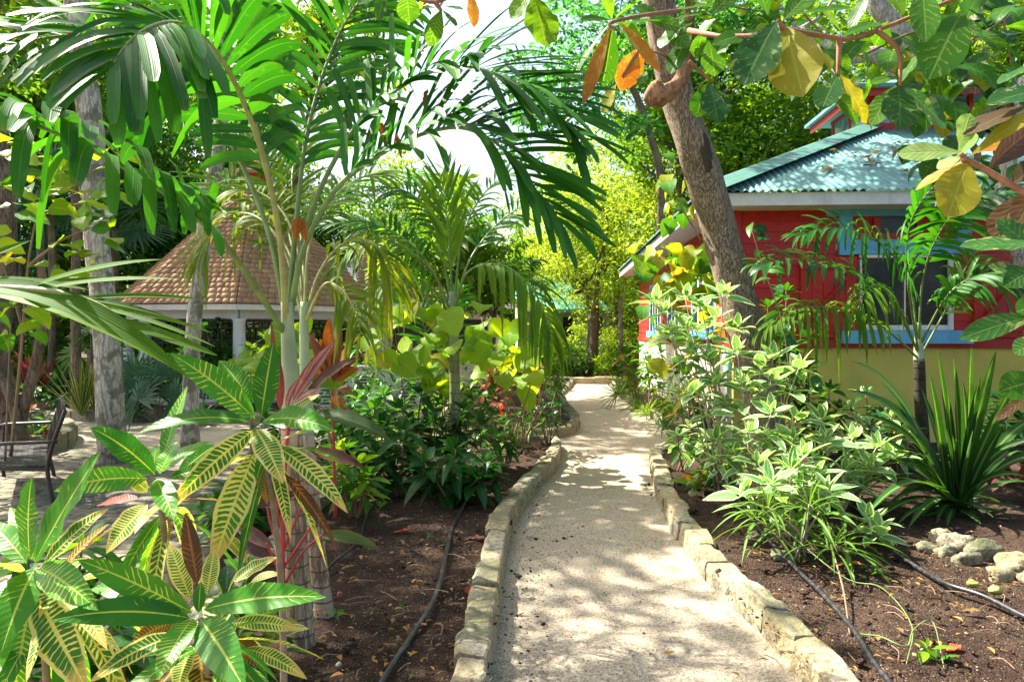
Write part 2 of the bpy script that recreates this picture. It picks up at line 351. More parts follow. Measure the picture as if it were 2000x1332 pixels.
L1l = g2([(790, 872), (720, 905), (620, 990), (520, 1085), (434, 1150), (330, 1300), (180, 1600)])
kerb("pale cut stone kerb on the left edge of the gravel path, nearest the camera", L1r, .15, .15, (.32, .65), seed=3, inner=1, rough=1.0)
kerb("short stone kerb closing the far end of the left front bed", L1t, .12, .12, seed=5, inner=1)
kerb("mossy stone kerb between the brick paving and the left front bed", L1l, .16, .12, mat=M_STONE_D, seed=6, inner=1)
soil("soil_bed", L1r + L1t[1:-1] + L1l, seed=11, z=.08)
L2f = g2([(640, 846), (760, 852), (860, 856), (944, 857), (1050, 856), (1100, 848), (1116, 836)])
L2r = g2([(1116, 836), (1110, 815), (1092, 792), (1088, 775), (1104, 758), (1112, 749)])
kerb("low stone kerb round the front of the middle left bed", L2f, .13, .14, seed=8, inner=-1, mat=M_STONE)
kerb("stone kerb along the path side of the middle left bed", L2r, .14, .12, seed=9, inner=-1, mat=M_STONE_D)
soil("soil_bed", L2f + L2r[1:] + g2([(1050, 744), (900, 752), (780, 775), (640, 800)]), seed=12, z=.08, step=.07)
R1l = g2([(1300, 886), (1270, 897), (1272, 925), (1284, 975), (1308, 1030), (1345, 1092), (1392, 1150), (1440, 1195), (1497, 1255), (1575, 1345), (1690, 1500), (1900, 1800)])
R1t = g2([(2150, 884), (1900, 881), (1700, 880), (1500, 880), (1380, 879), (1300, 886)])
kerb("rough pale stone kerb on the right edge of the gravel path, nearest the camera", R1l, .16, .145, (.26, .5), seed=14, inner=1, rough=1.7)
kerb("stone kerb along the back of the right front bed beside the yellow wall", R1t, .12, .10, mat=M_STONE_D, seed=15, inner=1)
soil("soil_bed", R1l + g2([(2900, 1800), (2400, 900)]) + R1t[:-1], seed=13, z=.095)
R2l = g2([(1440, 858), (1345, 862), (1310, 838), (1272, 808), (1236, 785), (1212, 768), (1203, 752)])
kerb("mossy stone kerb on the path side of the bed beside the red house", R2l, .14, .13, mat=M_STONE_D, seed=17, inner=1)
soil("soil_bed", R2l + g2([(1212, 747), (1262, 747), (1330, 790), (1440, 851)]), seed=14, step=.07)
FK = g2([(1020, 745), (1080, 748), (1150, 749), (1222, 749), (1280, 747)])
kerb("straight pale stone kerb across the far end of the gravel path", FK, .2, .20, (.5, .9), seed=19, inner=-1)
soil("soil_bed", FK + [(7, 22), (7, 30), (-6, 30), (-4, 21)], seed=15, step=.25, z=.12)
LK = g2([(126, 812), (160, 820), (250, 823), (340, 823), (440, 824), (560, 832)])
kerb("low grey stone kerb in front of the gazebo planting", LK, .16, .17, (.4, .8), mat=M_STONE_D, seed=21, inner=-1)
soil("soil_bed", LK + g2([(600, 810), (600, 780), (300, 775), (160, 785), (120, 797)]), seed=16, step=.12)
LK2 = g2([(-200, 800), (-60, 802), (60, 800), (120, 798), (142, 792), (150, 786)])
kerb("grey stone kerb of the shaded bed at the far left", LK2, .16, .16, (.4, .8), mat=M_STONE_D, seed=22, inner=-1)
soil("soil_bed", LK2 + [(-8, 22), (-20, 22), (-20, 13.5)], seed=17, step=.2, z=.1)
NK = g2([(-300, 880), (-100, 893), (0, 897), (70, 890), (112, 872), (108, 852), (60, 840), (-50, 835)])
kerb("weathered round kerb of grey stone about the tree behind the iron bench", NK, .2, .26, (.3, .5), mat=M_STONE_D, seed=23, inner=-1)
soil("soil_bed", NK, seed=18, step=.1, z=.2)

# pebbles and crumbs lying on the soil and path
def scatter(name, polys, n, size, zb, mat, seed, kind="stuff"):
    r_ = np.random.RandomState(seed); V, Fq, off = [], [], 0
    base = nz(A(0, 0, 1, 0, 0, -1, 1, 0, 0, -1, 0, 0, 0, 1, 0, 0, -1, 0).reshape(6, 3)); tri = np.array([(0, 2, 4), (0, 4, 3), (0, 3, 5), (0, 5, 2), (1, 4, 2), (1, 3, 4), (1, 5, 3), (1, 2, 5)])
    for _ in range(n):
        a_, b_ = polys[r_.randint(len(polys))]; t = r_.rand(); Y = a_[1] + (b_[1] - a_[1]) * (t ** 1.6)
        xl = np.interp(Y, [a_[1], b_[1]], [a_[0], b_[0]]); x = xl + r_.rand() * a_[2]
        s = size * r_.lognormal(0, .5); v = base * s * r_.uniform(.6, 1.2, 3) * (1, 1, .6); v = v + r_.uniform(-.2, .2, (6, 3)) * s
        V.append(v + A(x, Y, zb + s * .2)); Fq.append(tri + off); off += 6
    return mk(name, np.concatenate(V), np.concatenate(Fq), mat, smooth=False, kind=kind)
tag(scatter("soil_crumbs", [((-.9, 2.2, .85), (-.5, 6.5, .8)), ((-1.7, 2.2, 1.6), (-1.0, 5, 1.4))], 1500, .007, .1, M_SOIL, 1), "dark crumbs of soil scattered over the left front bed", "soil crumbs")
tag(scatter("pale_grit", [((-1.1, 2.2, 1.0), (-.6, 6.5, .8)), ((1.1, 2.2, 2.0), (1.2, 6.5, 2.6))], 1700, .0045, .098, M_STONE, 2), "pale bits of coral grit in the dark garden soil", "grit")
tag(scatter("soil_clods", [((1.15, 2.2, 2.2), (1.2, 6.5, 3.0))], 1600, .009, .11, M_SOIL, 3), "dark clods of soil scattered over the right front bed", "soil clods")
M_GRIT = M_plain("dark_grit", (.05, .04, .03), .9)
tag(scatter("path_grit", [((-.13, 2.5, .25), (.3, 7.5, .3)), ((-.1, 2.5, 1.2), (.4, 7, 1.1)), ((.0, 2.5, 1.0), (.4, 5, 1.0))], 7000, .0019, .004, M_GRIT, 4), "dark grains of grit strewn over the pale gravel path", "grit")
# ------------------------------------------------------------------ red house on the right
M_RED = M_plain("red_board", (.50, .020, .012), .5, .15, .3); M_REDD = M_plain("red_trim", (.44, .022, .016), .5, .12, .3)
M_BLUE = M_plain("blue_trim", (.13, .42, .68), .5, .08); M_YEL = M_plain("yellow_render", (.56, .47, .10), .75, .07, .25, sc_=3, dirt=(.26, .24, .08), dirtamt=.3)
M_TEAL = M_plain("teal_metal", (.10, .235, .225), .6, .14, .1, sc_=4, dirt=(.10, .22, .22), dirtamt=.5, spec=.5); M_TEALG = M_plain("green_flashing", (.06, .16, .13), .5, .1, .1)
M_WHITE = M_plain("white_paint", (.72, .70, .66), .55, .06, .12, dirtamt=.2); M_CREAM = M_plain("cream_render", (.66, .60, .48), .75, .06, .2, dirtamt=.15)
M_CONC = M_plain("concrete", (.42, .38, .32), .85, .12, .5)
k = NT("dark_glass"); M_GLASS = k.done(k.mix(k.ramp(k.noise(4, 3), .4, .7), (.006, .007, .006), (.025, .028, .022)), .25, .4)
TH = math.radians(-3.5); HO = A(2.95, 9.1, 0); EX = A(math.cos(TH), math.sin(TH), 0); EY = A(-math.sin(TH), math.cos(TH), 0)
def H(u, v, z): return HO + EX * u + EY * v + A(0, 0, z)
house = thing("garden_house", "red timber house on a yellow rendered base with a teal corrugated roof", "house", HO)
def hb(name, mat, *boxes, parent=house):
    m = MB()
    for b in boxes: m.box(*b, fn=H)
    return m.build(name, mat, parent)
W, D = 7.6, 10.0
hb("rendered_wall", M_YEL, (0, W, 0, .2, .0, 1.34)); hb("side_wall", M_CREAM, (-.0, .2, .202, D, 0, 1.34))
hb("plinth", M_CONC, (-.06, W, -.28, -.002, -.02, .09), (-.1, -.002, -.28, D, -.02, .06))
hb("wall_core", M_REDD, (.03, W, .03, .18, 1.342, 3.1), (.03, .18, .181, D, 1.342, 3.1), (W - .2, W, .2, D, 0, 3.1), (.2, W - .2, D - .2, D, 0, 3.1))
for i in range(12):                                                      # lapped red boards
    z0 = 1.36 + i * .148
    def bd(u, v, z, z0=z0): return H(u, v + (.0 if z > z0 + .05 else -.014), z)
    m = MB(); m.box(0.0, W, .004, .028, z0, z0 + .150, fn=bd); m.build("board", M_RED, house)
    def bs(u, v, z, z0=z0): return H(u + (.0 if z > z0 + .05 else -.014), v, z)
    m = MB(); m.box(.004, .028, .03, D, z0, z0 + .150, fn=bs); m.build("board", M_RED, house)
hb("skirt_board", M_REDD, (-.02, W, -.035, .0, 1.30, 1.40)); hb("skirt_board", M_REDD, (-.035, 0, .0, D, 1.30, 1.40))
hb("corner_post", M_REDD, (-.03, .09, -.04, .05, 1.40, 3.12)); 
hb("blue_post", M_BLUE, (1.36, 1.53, -.05, .0, 2.52, 3.12)); hb("blue_post", M_BLUE, (2.86, 3.03, -.05, .0, 2.52, 3.12))
hb("blue_rail", M_BLUE, (1.532, 2.858, -.045, -.002, 2.60, 2.72)); hb("head_board", M_BLUE, (1.2, W, -.03, 0, 3.03, 3.13))
fr = hb("window_frame", M_REDD, (1.80, 2.42, -.05, -.0, 2.72, 2.80), (1.80, 1.88, -.05, 0, 2.80, 3.02), (2.34, 2.42, -.05, 0, 2.80, 3.02)); hb("pane", M_GLASS, (1.881, 2.339, -.022, -.016, 2.801, 3.03), parent=fr)
fr = hb("window_frame", M_WHITE, (1.62, 2.80, -.055, -.0, 1.535, 1.60), (1.62, 2.80, -.055, 0, 2.48, 2.52), (1.62, 1.645, -.055, 0, 1.60, 2.46), (2.74, 2.80, -.055, 0, 1.60, 2.46), (2.19, 2.21, -.03, 0, 1.60, 2.46))
hb("pane", M_GLASS, (1.681, 2.189, -.022, -.016, 1.601, 2.459), parent=fr); hb("pane", M_GLASS, (2.231, 2.739, -.022, -.016, 1.601, 2.459), parent=fr)
hb("sill", M_BLUE, (1.38, 3.02, -.11, -.036, 1.36, 1.53)); hb("lintel_board", M_BLUE, (1.532, 2.858, -.06, -.046, 2.53, 2.597))
def shutter(u0, u1, flip):
    s = hb("shutter", M_RED, *[(u0 + (u1 - u0) / 5 * i + .003, u0 + (u1 - u0) / 5 * (i + 1) - .003, -.05, -.016, 1.44, 2.50) for i in range(5)])
    hb("ledge", M_REDD, (u0, u1, -.075, -.051, 1.52, 1.62), parent=s); hb("ledge", M_REDD, (u0, u1, -.075, -.051, 2.34, 2.44), parent=s)
    a_, b_ = (u0 + .05, u1 - .05) if flip else (u1 - .05, u0 + .05)
    m = MB(); m.bar(H(a_, -.063, 1.62), H(b_, -.063, 2.34), .024, .10, up=EY * -1 + A(0, 0, .001)); m.build("brace", M_REDD, s)
shutter(.86, 1.58, True); shutter(3.06, 3.76, True)
hb("drain_pipe", M_WHITE, (-.11, -.05, -.09, -.045, .1, 1.0))
# left side : windows with white bars, blue frames, red shutters
for i, v0 in enumerate((.9, 3.4, 6.0)):
    fr = hb("window_frame", M_BLUE, (-.05, .0, v0 - .12, v0, 1.55, 2.66), (-.05, 0, v0 + 1.5, v0 + 1.62, 1.55, 2.66), (-.05, 0, v0, v0 + 1.5, 2.54, 2.66))
    hb("sill", M_BLUE, (-.12, -.036, v0 - .2, v0 + 1.7, 1.40, 1.54)); hb("pane", M_GLASS, (-.02, -.015, v0, v0 + 1.5, 1.545, 2.54), parent=fr)
    for q_ in range(1, 4): hb("glazing_bar", M_WHITE, (-.045, -.021, v0 + q_ * .375 - .03, v0 + q_ * .375 + .03, 1.545, 2.53), parent=fr)
    for vs in (v0 - .62, v0 + 1.63): hb("shutter", M_RED, *[(-.05, -.016, vs + .1 * q_ + .003, vs + .1 * q_ + .097, 1.5, 2.6) for q_ in range(5)])
hb("blue_post", M_BLUE, (-.04, 0.0, .1, .22, .05, 1.30))
# roof : corrugated sheets laid face by face
EV, PIT, OV = 3.30, .50, .5
def roof_face(c0, c1, dirv, L0, L1, name="roof_sheet"):
    """eave from c0 to c1 (u,v); dirv = uphill direction; height limited by 45 degree hips"""
    c0, c1, dv = A(*c0), A(*c1), A(*dirv); Lh = np.linalg.norm(c1 - c0); n = int(Lh / .024); tmax = (W + 2 * OV) / 2
    sheet = .83; V, idx = [], []
    def col(s):
        return min(s, Lh - s, tmax) if not L1 else min(s, Lh - s, tmax)
    k_ = 0
    while k_ * sheet < Lh - .01:
        s0, s1 = k_ * sheet, min((k_ + 1) * sheet + .02, Lh); m = max(3, int((s1 - s0) / .0255)); V = []
        for i in range(m + 1):
            s = s0 + (s1 - s0) * i / m; T_ = col(s)
            for j in range(5):
                t = -.06 + (T_ + .06) * j / 4
                p = c0 + (c1 - c0) / Lh * s + dv * t; z = EV + max(t, -.06) * PIT + .017 * math.cos(s * 2 * math.pi / .102) + (.004 if k_ % 2 else 0)
                V.append(H(p[0], p[1], z))
        Fq = np.array([(i * 5 + j, (i + 1) * 5 + j, (i + 1) * 5 + j + 1, i * 5 + j + 1) for i in range(m) for j in range(4)])
        mk(name, np.array(V), Fq, M_TEAL, house); k_ += 1
U0, U1, V0, V1 = -OV, W + OV, -OV, D + OV; tm = (U1 - U0) / 2
roof_face((U0, V0), (U1, V0), (0, 1), 0, 0); roof_face((U0, V1), (U0, V0), (1, 0), 0, 0); roof_face((U1, V0), (U1, V1), (-1, 0), 0, 0)
m = MB(); 
def hipcap(a, b, w=.30):
    a, b = H(*a), H(*b); d = nz(b - a); s_ = nz(np.cross(d, (0, 0, 1))); 
    V = [q_ + s_ * x * w + A(0, 0, z) for q_ in (a, b) for x, z in ((-1, -.045), (-.12, .05), (.12, .05), (1, -.045))]
    return V, [(0, 1, 5, 4), (1, 2, 6, 5), (2, 3, 7, 6)]
for a_, b_ in (((U0 - .02, V0 - .02, EV + .02), (U0 + tm, V0 + tm, EV + tm * PIT + .03)), ((U1, V0, EV + .02), (U1 - tm, V0 + tm, EV + tm * PIT + .03)), ((U0 + tm, V0 + tm, EV + tm * PIT + .035), (U0 + tm, V1 - tm, EV + tm * PIT + .035))):
    m = MB(); m.add(*hipcap(a_, b_)); m.build("hip_cap", M_TEALG, house)
hb("fascia", M_WHITE, (U0, U1, V0, V0 + .03, 3.10, 3.26)); hb("fascia", M_WHITE, (U0, U0 + .03, V0 + .031, V1, 3.10, 3.26)); 
hb("soffit", M_WHITE, (U0 + .031, W, V0 + .031, 0, 3.12, 3.14), (U0 + .031, 0, .001, V1, 3.12, 3.14)); hb("ceiling", M_WHITE, (0.05, W, 0.05, D, 3.15, 3.17))
# cupola with slanting glass on the ridge
cu = thing("roof_cupola", "small red cupola with glass panes and a teal cap on the house roof", "cupola", H(3.7, 3.4, 5.0))
def cb(name, mat, *bx, parent=cu): return hb(name, mat, *bx, parent=parent)
ux0, ux1, vy0, vy1 = 3.05, 4.75, 2.9, 4.5
cb("base_board", M_REDD, (ux0, ux1, vy0, vy0 + .05, 4.6, 5.12), (ux0, ux0 + .05, vy0 + .051, vy1, 4.6, 5.12), (ux1 - .05, ux1, vy0 + .051, vy1, 4.6, 5.3), (ux0 + .051, ux1 - .051, vy1 - .05, vy1, 4.6, 5.3))
for i in range(3):
    v_ = vy0 + .02 + (vy1 - vy0 - .1) * i / 2; cb("post", M_RED, (ux0, ux0 + .07, v_, v_ + .07, 5.121, 5.62))
for i in range(3):
    u_ = ux0 + .02 + (ux1 - ux0 - .1) * i / 2; cb("post", M_RED, (u_ + .052, u_ + .122, vy0 - .002, vy0 + .07, 5.121, 5.62))
cb("rail", M_RED, (ux0 - .01, ux0 + .06, vy0 - .01, vy1, 5.56, 5.64)); cb("rail", M_RED, (ux0 + .061, ux1, vy0 - .012, vy0 + .05, 5.56, 5.64))
k = NT("cupola_glass"); M_GL2 = k.done(k.mix(k.ramp(k.noise(7, 3), .4, .7), (.10, .16, .15), (.25, .33, .32)), .15, .6)
cb("pane", M_GL2, (ux0 + .02, ux0 + .03, vy0 + .09, vy0 + .79, 5.121, 5.56)); cb("pane", M_GL2, (ux0 + .02, ux0 + .03, vy0 + .83, vy1 - .06, 5.121, 5.56)); cb("pane", M_GL2, (ux0 + .08, ux1 - .05, vy0 + .02, vy0 + .03, 5.121, 5.56))
m = MB(); e = .38; a_ = [H(ux0 - e, vy0 - e, 5.62), H(ux1 + e, vy0 - e, 5.62), H(ux1 + e, vy1 + e, 5.62), H(ux0 - e, vy1 + e, 5.62), H(ux0 - e, vy0 - e, 5.68), H(ux1 + e, vy0 - e, 5.68), H(ux1 + e, vy1 + e, 5.68), H(ux0 - e, vy1 + e, 5.68), H((ux0 + ux1) / 2, (vy0 + vy1) / 2, 6.15)]
m.add(a_, [(3, 2, 1, 0), (0, 1, 5, 4), (1, 2, 6, 5), (2, 3, 7, 6), (3, 0, 4, 7), (4, 5, 8), (5, 6, 8), (6, 7, 8), (7, 4, 8)]); m.build("cap_roof", M_TEAL, cu)
cb("eave_board", M_REDD, (ux0 - .3, ux1 + .3, vy0 - .3, vy0 - .26, 5.5, 5.618), (ux0 - .3, ux0 - .26, vy0 - .259, vy1 + .3, 5.5, 5.618))

# ------------------------------------------------------------------ shingles
k = NT("cedar_shingle"); a = k.noise(30, 4, k.pos(), scale3=(1, 1, .15)); r = k.rand(); at = k.n("Attribute", attribute_name="rnd").outputs["Fac"]
c = k.mix(k.math('ADD', k.math('MULTIPLY', r, .5), k.math('MULTIPLY', at, .5)), (.33, .185, .11), (.52, .33, .20)); c = k.mix(k.ramp(a, .4, .7, 0, .45), c, (.24, .12, .08)); k.bump(a, .5, .006); M_SHIN = k.done(c, .85, .2)
def shingles(root, faces, course, wid, limit=300, score=None):
    """faces: list of (A,B,apexA,apexB) eave corners and top corners"""
    cand = []
    for a, b, ta, tb in faces:
        a, b, ta, tb = map(np.asarray, (a, b, ta, tb)); L = np.linalg.norm((ta + tb) / 2 - (a + b) / 2); n = int(L / course)
        up = nz((ta + tb) / 2 - (a + b) / 2); nrm = nz(np.cross(b - a, up)); 
        if nrm[2] < 0: nrm = -nrm
        for i in range(n):
            t0, t1 = i / n, min(1, (i + 1.25) / n); l0, r0, l1, r1 = a + (ta - a) * t0, b + (tb - b) * t0, a + (ta - a) * t1, b + (tb - b) * t1
            wl = np.linalg.norm(r0 - l0); m = max(1, int(wl / wid)); e = np.r_[0, np.sort(np.clip((np.arange(1, m) + rng.uniform(-.28, .28, m - 1)) / m, 0, 1)), 1] if m > 1 else A(0, 1)
            for j in range(len(e) - 1):
                g = .0015 / max(wl, .1); th = .030 * rng.uniform(.9, 1.1); dn = up * rng.uniform(-.004, .001)
                q0, q1 = l0 + (r0 - l0) * (e[j] + g) + dn, l0 + (r0 - l0) * (e[j + 1] - g) + dn; q3, q2 = l1 + (r1 - l1) * (e[j] + g), l1 + (r1 - l1) * (e[j + 1] - g)
                V = np.array([q0, q1, q2, q3, q0 + nrm * th, q1 + nrm * th, q2 + nrm * .004, q3 + nrm * .004]) + nrm * .012 + A(0, 0, 0)
                c_ = V.mean(0); d = c_ - A(0, 0, CH); s = wid / d[1] * (1 if np.dot(nrm, -d) > 0 else .01)
                cand.append((-s, len(cand), V))
    FS = np.array([(3, 2, 1, 0), (4, 5, 6, 7), (0, 1, 5, 4), (1, 2, 6, 5), (3, 0, 4, 7)]); cand.sort(key=lambda x: x[:2])
    for _, _, V in cand[:limit]: mk("shingle", V, FS, M_SHIN, root, smooth=False, rnd=np.full(8, rng.rand()))
    rest = cand[limit:]
    if rest:
        V = np.concatenate([x[2] for x in rest]); Fq = np.concatenate([FS + 8 * i for i in range(len(rest))])
        mk("shingle_courses", V, Fq, M_SHIN, root, smooth=False, rnd=np.repeat(rng.rand(len(rest)), 8), kind="stuff")
# ------------------------------------------------------------------ gazebo
M_DARK = M_plain("dark_fretwork", (.022, .02, .017), .6, .2); M_COL = M_plain("white_column", (.62, .64, .66), .55, .05, .1, dirtamt=.2)
GC = A(-6.06, 16.0, 0); GR = 3.05; a1 = math.radians(-75)
gz = thing("gazebo", "octagonal open gazebo with a steep cedar shingle roof and white columns", "gazebo", GC)
ov = [GC + A(GR * math.cos(a1 + i * math.pi / 4), GR * math.sin(a1 + i * math.pi / 4), 2.06) for i in range(8)]
iv = [GC + A(.86 * GR * math.cos(a1 + i * math.pi / 4), .86 * GR * math.sin(a1 + i * math.pi / 4), 0) for i in range(8)]
knee = [GC + A(.36 * GR * math.cos(a1 + i * math.pi / 4), .36 * GR * math.sin(a1 + i * math.pi / 4), 3.98) for i in range(8)]
apx = GC + A(0, 0, 5.0)
faces = []
for i in range(8):
    j = (i + 1) % 8; faces.append((ov[i], ov[j], knee[i], knee[j])); ta, tb = knee[i] + (apx - knee[i]) * .88, knee[j] + (apx - knee[j]) * .88; faces.append((knee[i], knee[j], ta, tb))
shingles(gz, faces, .14, .145)
m = MB()
for i in range(8):
    j = (i + 1) % 8; m.add([ov[i], ov[j], knee[j], knee[i]], [(0, 1, 2, 3), (3, 2, 1, 0)][:1]); m.add([knee[i], knee[j], apx], [(0, 1, 2)])
m.build("roof_deck", M_REDD if False else M_DARK, gz)
for i in range(8):
    j = (i + 1) % 8; a_, b_ = ov[i] * A(1, 1, 0), ov[j] * A(1, 1, 0); ins = lambda p, k_: GC * A(1, 1, 0) + (p - GC) * A(1, 1, 0) * k_
    m = MB(); m.bar(ins(a_, .985) + A(0, 0, 2.0), ins(b_, .985) + A(0, 0, 2.0), .03, .11); m.build("fascia", M_WHITE, gz)
    m = MB(); m.bar(iv[i] + A(0, 0, 1.9), iv[j] + A(0, 0, 1.9), .12, .24); m.build("beam", M_COL, gz)
    m = MB(); c0 = iv[i]; m.tube([c0 + A(0, 0, .0), c0 + A(0, 0, .12), c0 + A(0, 0, .12), c0 + A(0, 0, 1.72), c0 + A(0, 0, 1.78)], [.17, .17, .125, .115, .15], 16); m.build("column", M_COL, gz, smooth=True)
    # hanging fretwork panel
    m = MB(); d = nz(iv[j] - iv[i]); p0, p1 = iv[i] + d * .14, iv[j] - d * .14; L = np.linalg.norm(p1 - p0)
    for z in (1.74, 1.60, 1.36, 1.30): m.bar(p0 + A(0, 0, z), p1 + A(0, 0, z), .03, .03)
    n = int(L / .075)
    for q_ in range(n + 1):
        b_ = p0 + d * L * q_ / n; lo = 1.30 if q_ % 3 else 1.22; m.bar(b_ + A(0, 0, lo), b_ + A(0, 0, 1.36), .028, .03, up=(1, 0, 0)); m.bar(b_ + A(0, 0, 1.36), b_ + A(0, 0, 1.60), .018, .03, up=(1, 0, 0)) if q_ % 2 else m.bar(b_ + A(0, 0, 1.60), b_ + A(0, 0, 1.74), .03, .02, up=(1, 0, 0))
        if q_ < n and q_ % 4 == 0: m.bar(b_ + A(0, 0, 1.37), b_ + d * L / n * 2 + A(0, 0, 1.73), .02, .025)
    m.build("fretwork_panel", M_DARK, gz)
    if i in (0, 5, 7, 6):
        m = MB(); 
        for z in (.16, .52, .62): m.bar(iv[i] + d * .1 + A(0, 0, z), iv[j] - d * .1 + A(0, 0, z), .06, .05)
        for q_ in range(26): b_ = p0 + d * L * q_ / 25; m.bar(b_ + A(0, 0, .185), b_ + A(0, 0, .495), .03, .02, up=(1, 0, 0))
        m.build("balustrade", M_WHITE, gz)
m = MB(); m.tube([GC + A(0, 0, .0), GC + A(0, 0, .13)], [GR * .93, GR * .93], 8); m.build("floor_slab", M_CONC, gz)
m = MB(); m.tube([GC + A(0, 0, 4.86), GC + A(0, 0, 5.2)], [.24, .24], 8); m.build("lantern", M_RED, gz); m = MB(); m.tube([GC + A(0, 0, 5.18), GC + A(0, 0, 5.24), GC + A(0, 0, 5.62)], [.42, .42, .02], 8); m.build("lantern_roof", M_SHIN, gz)

# shingled hall behind, right of the gazebo
hl = thing("shingled_hall", "long white walled hall with a cedar shingle roof right of the gazebo", "building", P(900, 790, 17))
def rect(px0, px1, Ya, Yb, ze, zr, ins_=2.2):
    a_, b_ = P(px0, 650, Ya) * A(1, 1, 0), P(px1, 650, Yb) * A(1, 1, 0); d = nz(b_ - a_); bk = A(-d[1], d[0], 0) * 2.9; z_ = lambda p, h: p + A(0, 0, h)
    return a_, b_, d, bk
a_, b_, d, bk = rect(688, 1008, 16.4, 18.2, 0, 0)
e0, e1 = a_ + A(0, 0, 2.28), b_ + A(0, 0, 2.28); r0, r1 = a_ + d * .9 + bk + A(0, 0, 4.05), b_ - d * 1.5 + bk + A(0, 0, 4.05)
shingles(hl, [(e0, e1, r0, r1), (e1, e1 + bk * 2, r1, r1 + A(0, 0, .001))], .15, .2, 200)
m = MB(); m.add([e0, e1, r1, r0, e0 + bk * 2, e1 + bk * 2], [(0, 1, 2, 3), (4, 0, 3), (1, 5, 2), (3, 2, 5, 4)]); m.build("roof_deck", M_DARK, hl)
m = MB(); m.bar(e0 + A(0, 0, -.07) + bk * .01, e1 + A(0, 0, -.07) + bk * .01, .04, .14); m.build("fascia", M_WHITE, hl)
m = MB(); wa, wb = a_ + bk * .16 + d * .4, b_ + bk * .16 - d * .35; m.bar(wa + A(0, 0, 1.1), wb + A(0, 0, 1.1), .15, 2.2); m.bar(wb + A(0, 0, 1.1), wb + bk * 1.6 + A(0, 0, 1.1), .15, 2.2); m.build("wall", M_CREAM, hl)
for s in (.18, .42, .66):
    m = MB(); q0 = wa + (wb - wa) * s - bk * .03; m.bar(q0 + A(0, 0, 1.35), q0 + d * .9 + A(0, 0, 1.35), .05, 1.0); m.build("window", M_GLASS, hl)
m = MB(); q0 = P(698, 650, 16.0) * A(1, 1, 0); m.bar(q0 + A(0, 0, 2.3), q0 + bk * .28 + A(0, 0, 2.3 + .78), .16, .04); m.build("valley_flashing", M_WHITE, hl)
# white garden wall with louvre slots
gw = thing("louvred_wall", "low white garden wall with dark louvre slots behind the croton bed", "wall", P(720, 790, 12.6) * A(1, 1, 0))
A0, B0 = P(596, 650, 13.4) * A(1, 1, 0), P(835, 650, 13.6) * A(1, 1, 0); d = nz(B0 - A0); L = np.linalg.norm(B0 - A0); n_ = A(d[1], -d[0], 0)
m = MB(); m.bar(A0 + A(0, 0, .40), B0 + A(0, 0, .40), .14, .80); m.build("wall_body", M_WHITE, gw); m = MB(); m.bar(A0 + A(0, 0, .83), B0 + A(0, 0, .83), .2, .05); m.build("coping", M_WHITE, gw)
for s in (.12, .42, .78):
    m = MB()
    for q_ in range(9): m.bar(A0 + d * (L * s) + n_ * .075 + A(0, 0, .12 + q_ * .065), A0 + d * (L * s + .30) + n_ * .075 + A(0, 0, .12 + q_ * .065), .02, .028)
    m.build("louvre", M_DARK, gw)
# distant pale house with turquoise roof
th = thing("turquoise_house", "distant cream cottage with a turquoise roof at the end of the path", "house", P(1080, 700, 27) * A(1, 1, 0))
q0, q1 = P(1020, 650, 27) * A(1, 1, 0), P(1200, 650, 29) * A(1, 1, 0); d = nz(q1 - q0); bk = A(-d[1], d[0], 0)
m = MB(); m.bar(q0 + bk * .5 + A(0, 0, 1.25), q1 + bk * .5 + A(0, 0, 1.25), .2, 2.5); m.build("wall", M_CREAM, th)
m = MB(); m.add([q0 + A(0, 0, 2.45), q1 + A(0, 0, 2.45), q1 + bk * 3 - d * .5 + A(0, 0, 4.1), q0 + bk * 3 + d * .5 + A(0, 0, 4.1)], [(0, 1, 2, 3)]); m.bar(q0 + A(0, 0, 2.4), q1 + A(0, 0, 2.4), .05, .14); m.build("roof", M_plain("turquoise_metal", (.20, .55, .58), .5), th)
for px_ in (1108, 1165):
    s = P(px_, 650, 28) * A(1, 1, 0) + bk * .34; m = MB(); m.bar(s + A(0, 0, 1.75), s + d * .5 + A(0, 0, 1.75), .06, .8); m.build("window", M_GLASS, th)
# ------------------------------------------------------------------ foliage machinery
UP = A(0, 0, 1.0)
def prof(kind, t):
    if kind == 'lance': return np.sin(math.pi * np.clip(t, 0, 1) ** .85) ** .8 * .98 + .02 * (1 - t)
    if kind == 'obovate': return (np.sin(math.pi * np.clip(t, 0, 1) ** 1.45) ** .7) * (t < .999) + .05
    if kind == 'ovate': return np.sin(math.pi * np.clip(t, 0, 1) ** .62) ** .75 + .01
    if kind == 'heart': return np.sqrt(np.clip(1 - ((t - .36) / .64) ** 2, 0, 1)) * np.where(t < .36, np.sqrt(np.clip(1 - ((.36 - t) / .40) ** 2, 0, 1)), 1) * (1 - .45 * t ** 3)
    if kind == 'strap': return np.minimum(1, (1 - t) * 2.6 + .02) ** .7 * np.minimum(1, .55 + t * 2)
    if kind == 'leaflet': return np.minimum(1, .22 + t * 4.0) * (1 - .25 * t) * np.where(t > .72, 1 - ((t - .72) / .28) ** 1.4 * .85, 1)
    if kind == 'broadleaflet': return np.minimum(1, .25 + t * 3.2) * np.where(t > .86, 1 - (t - .86) * 3.6, 1)
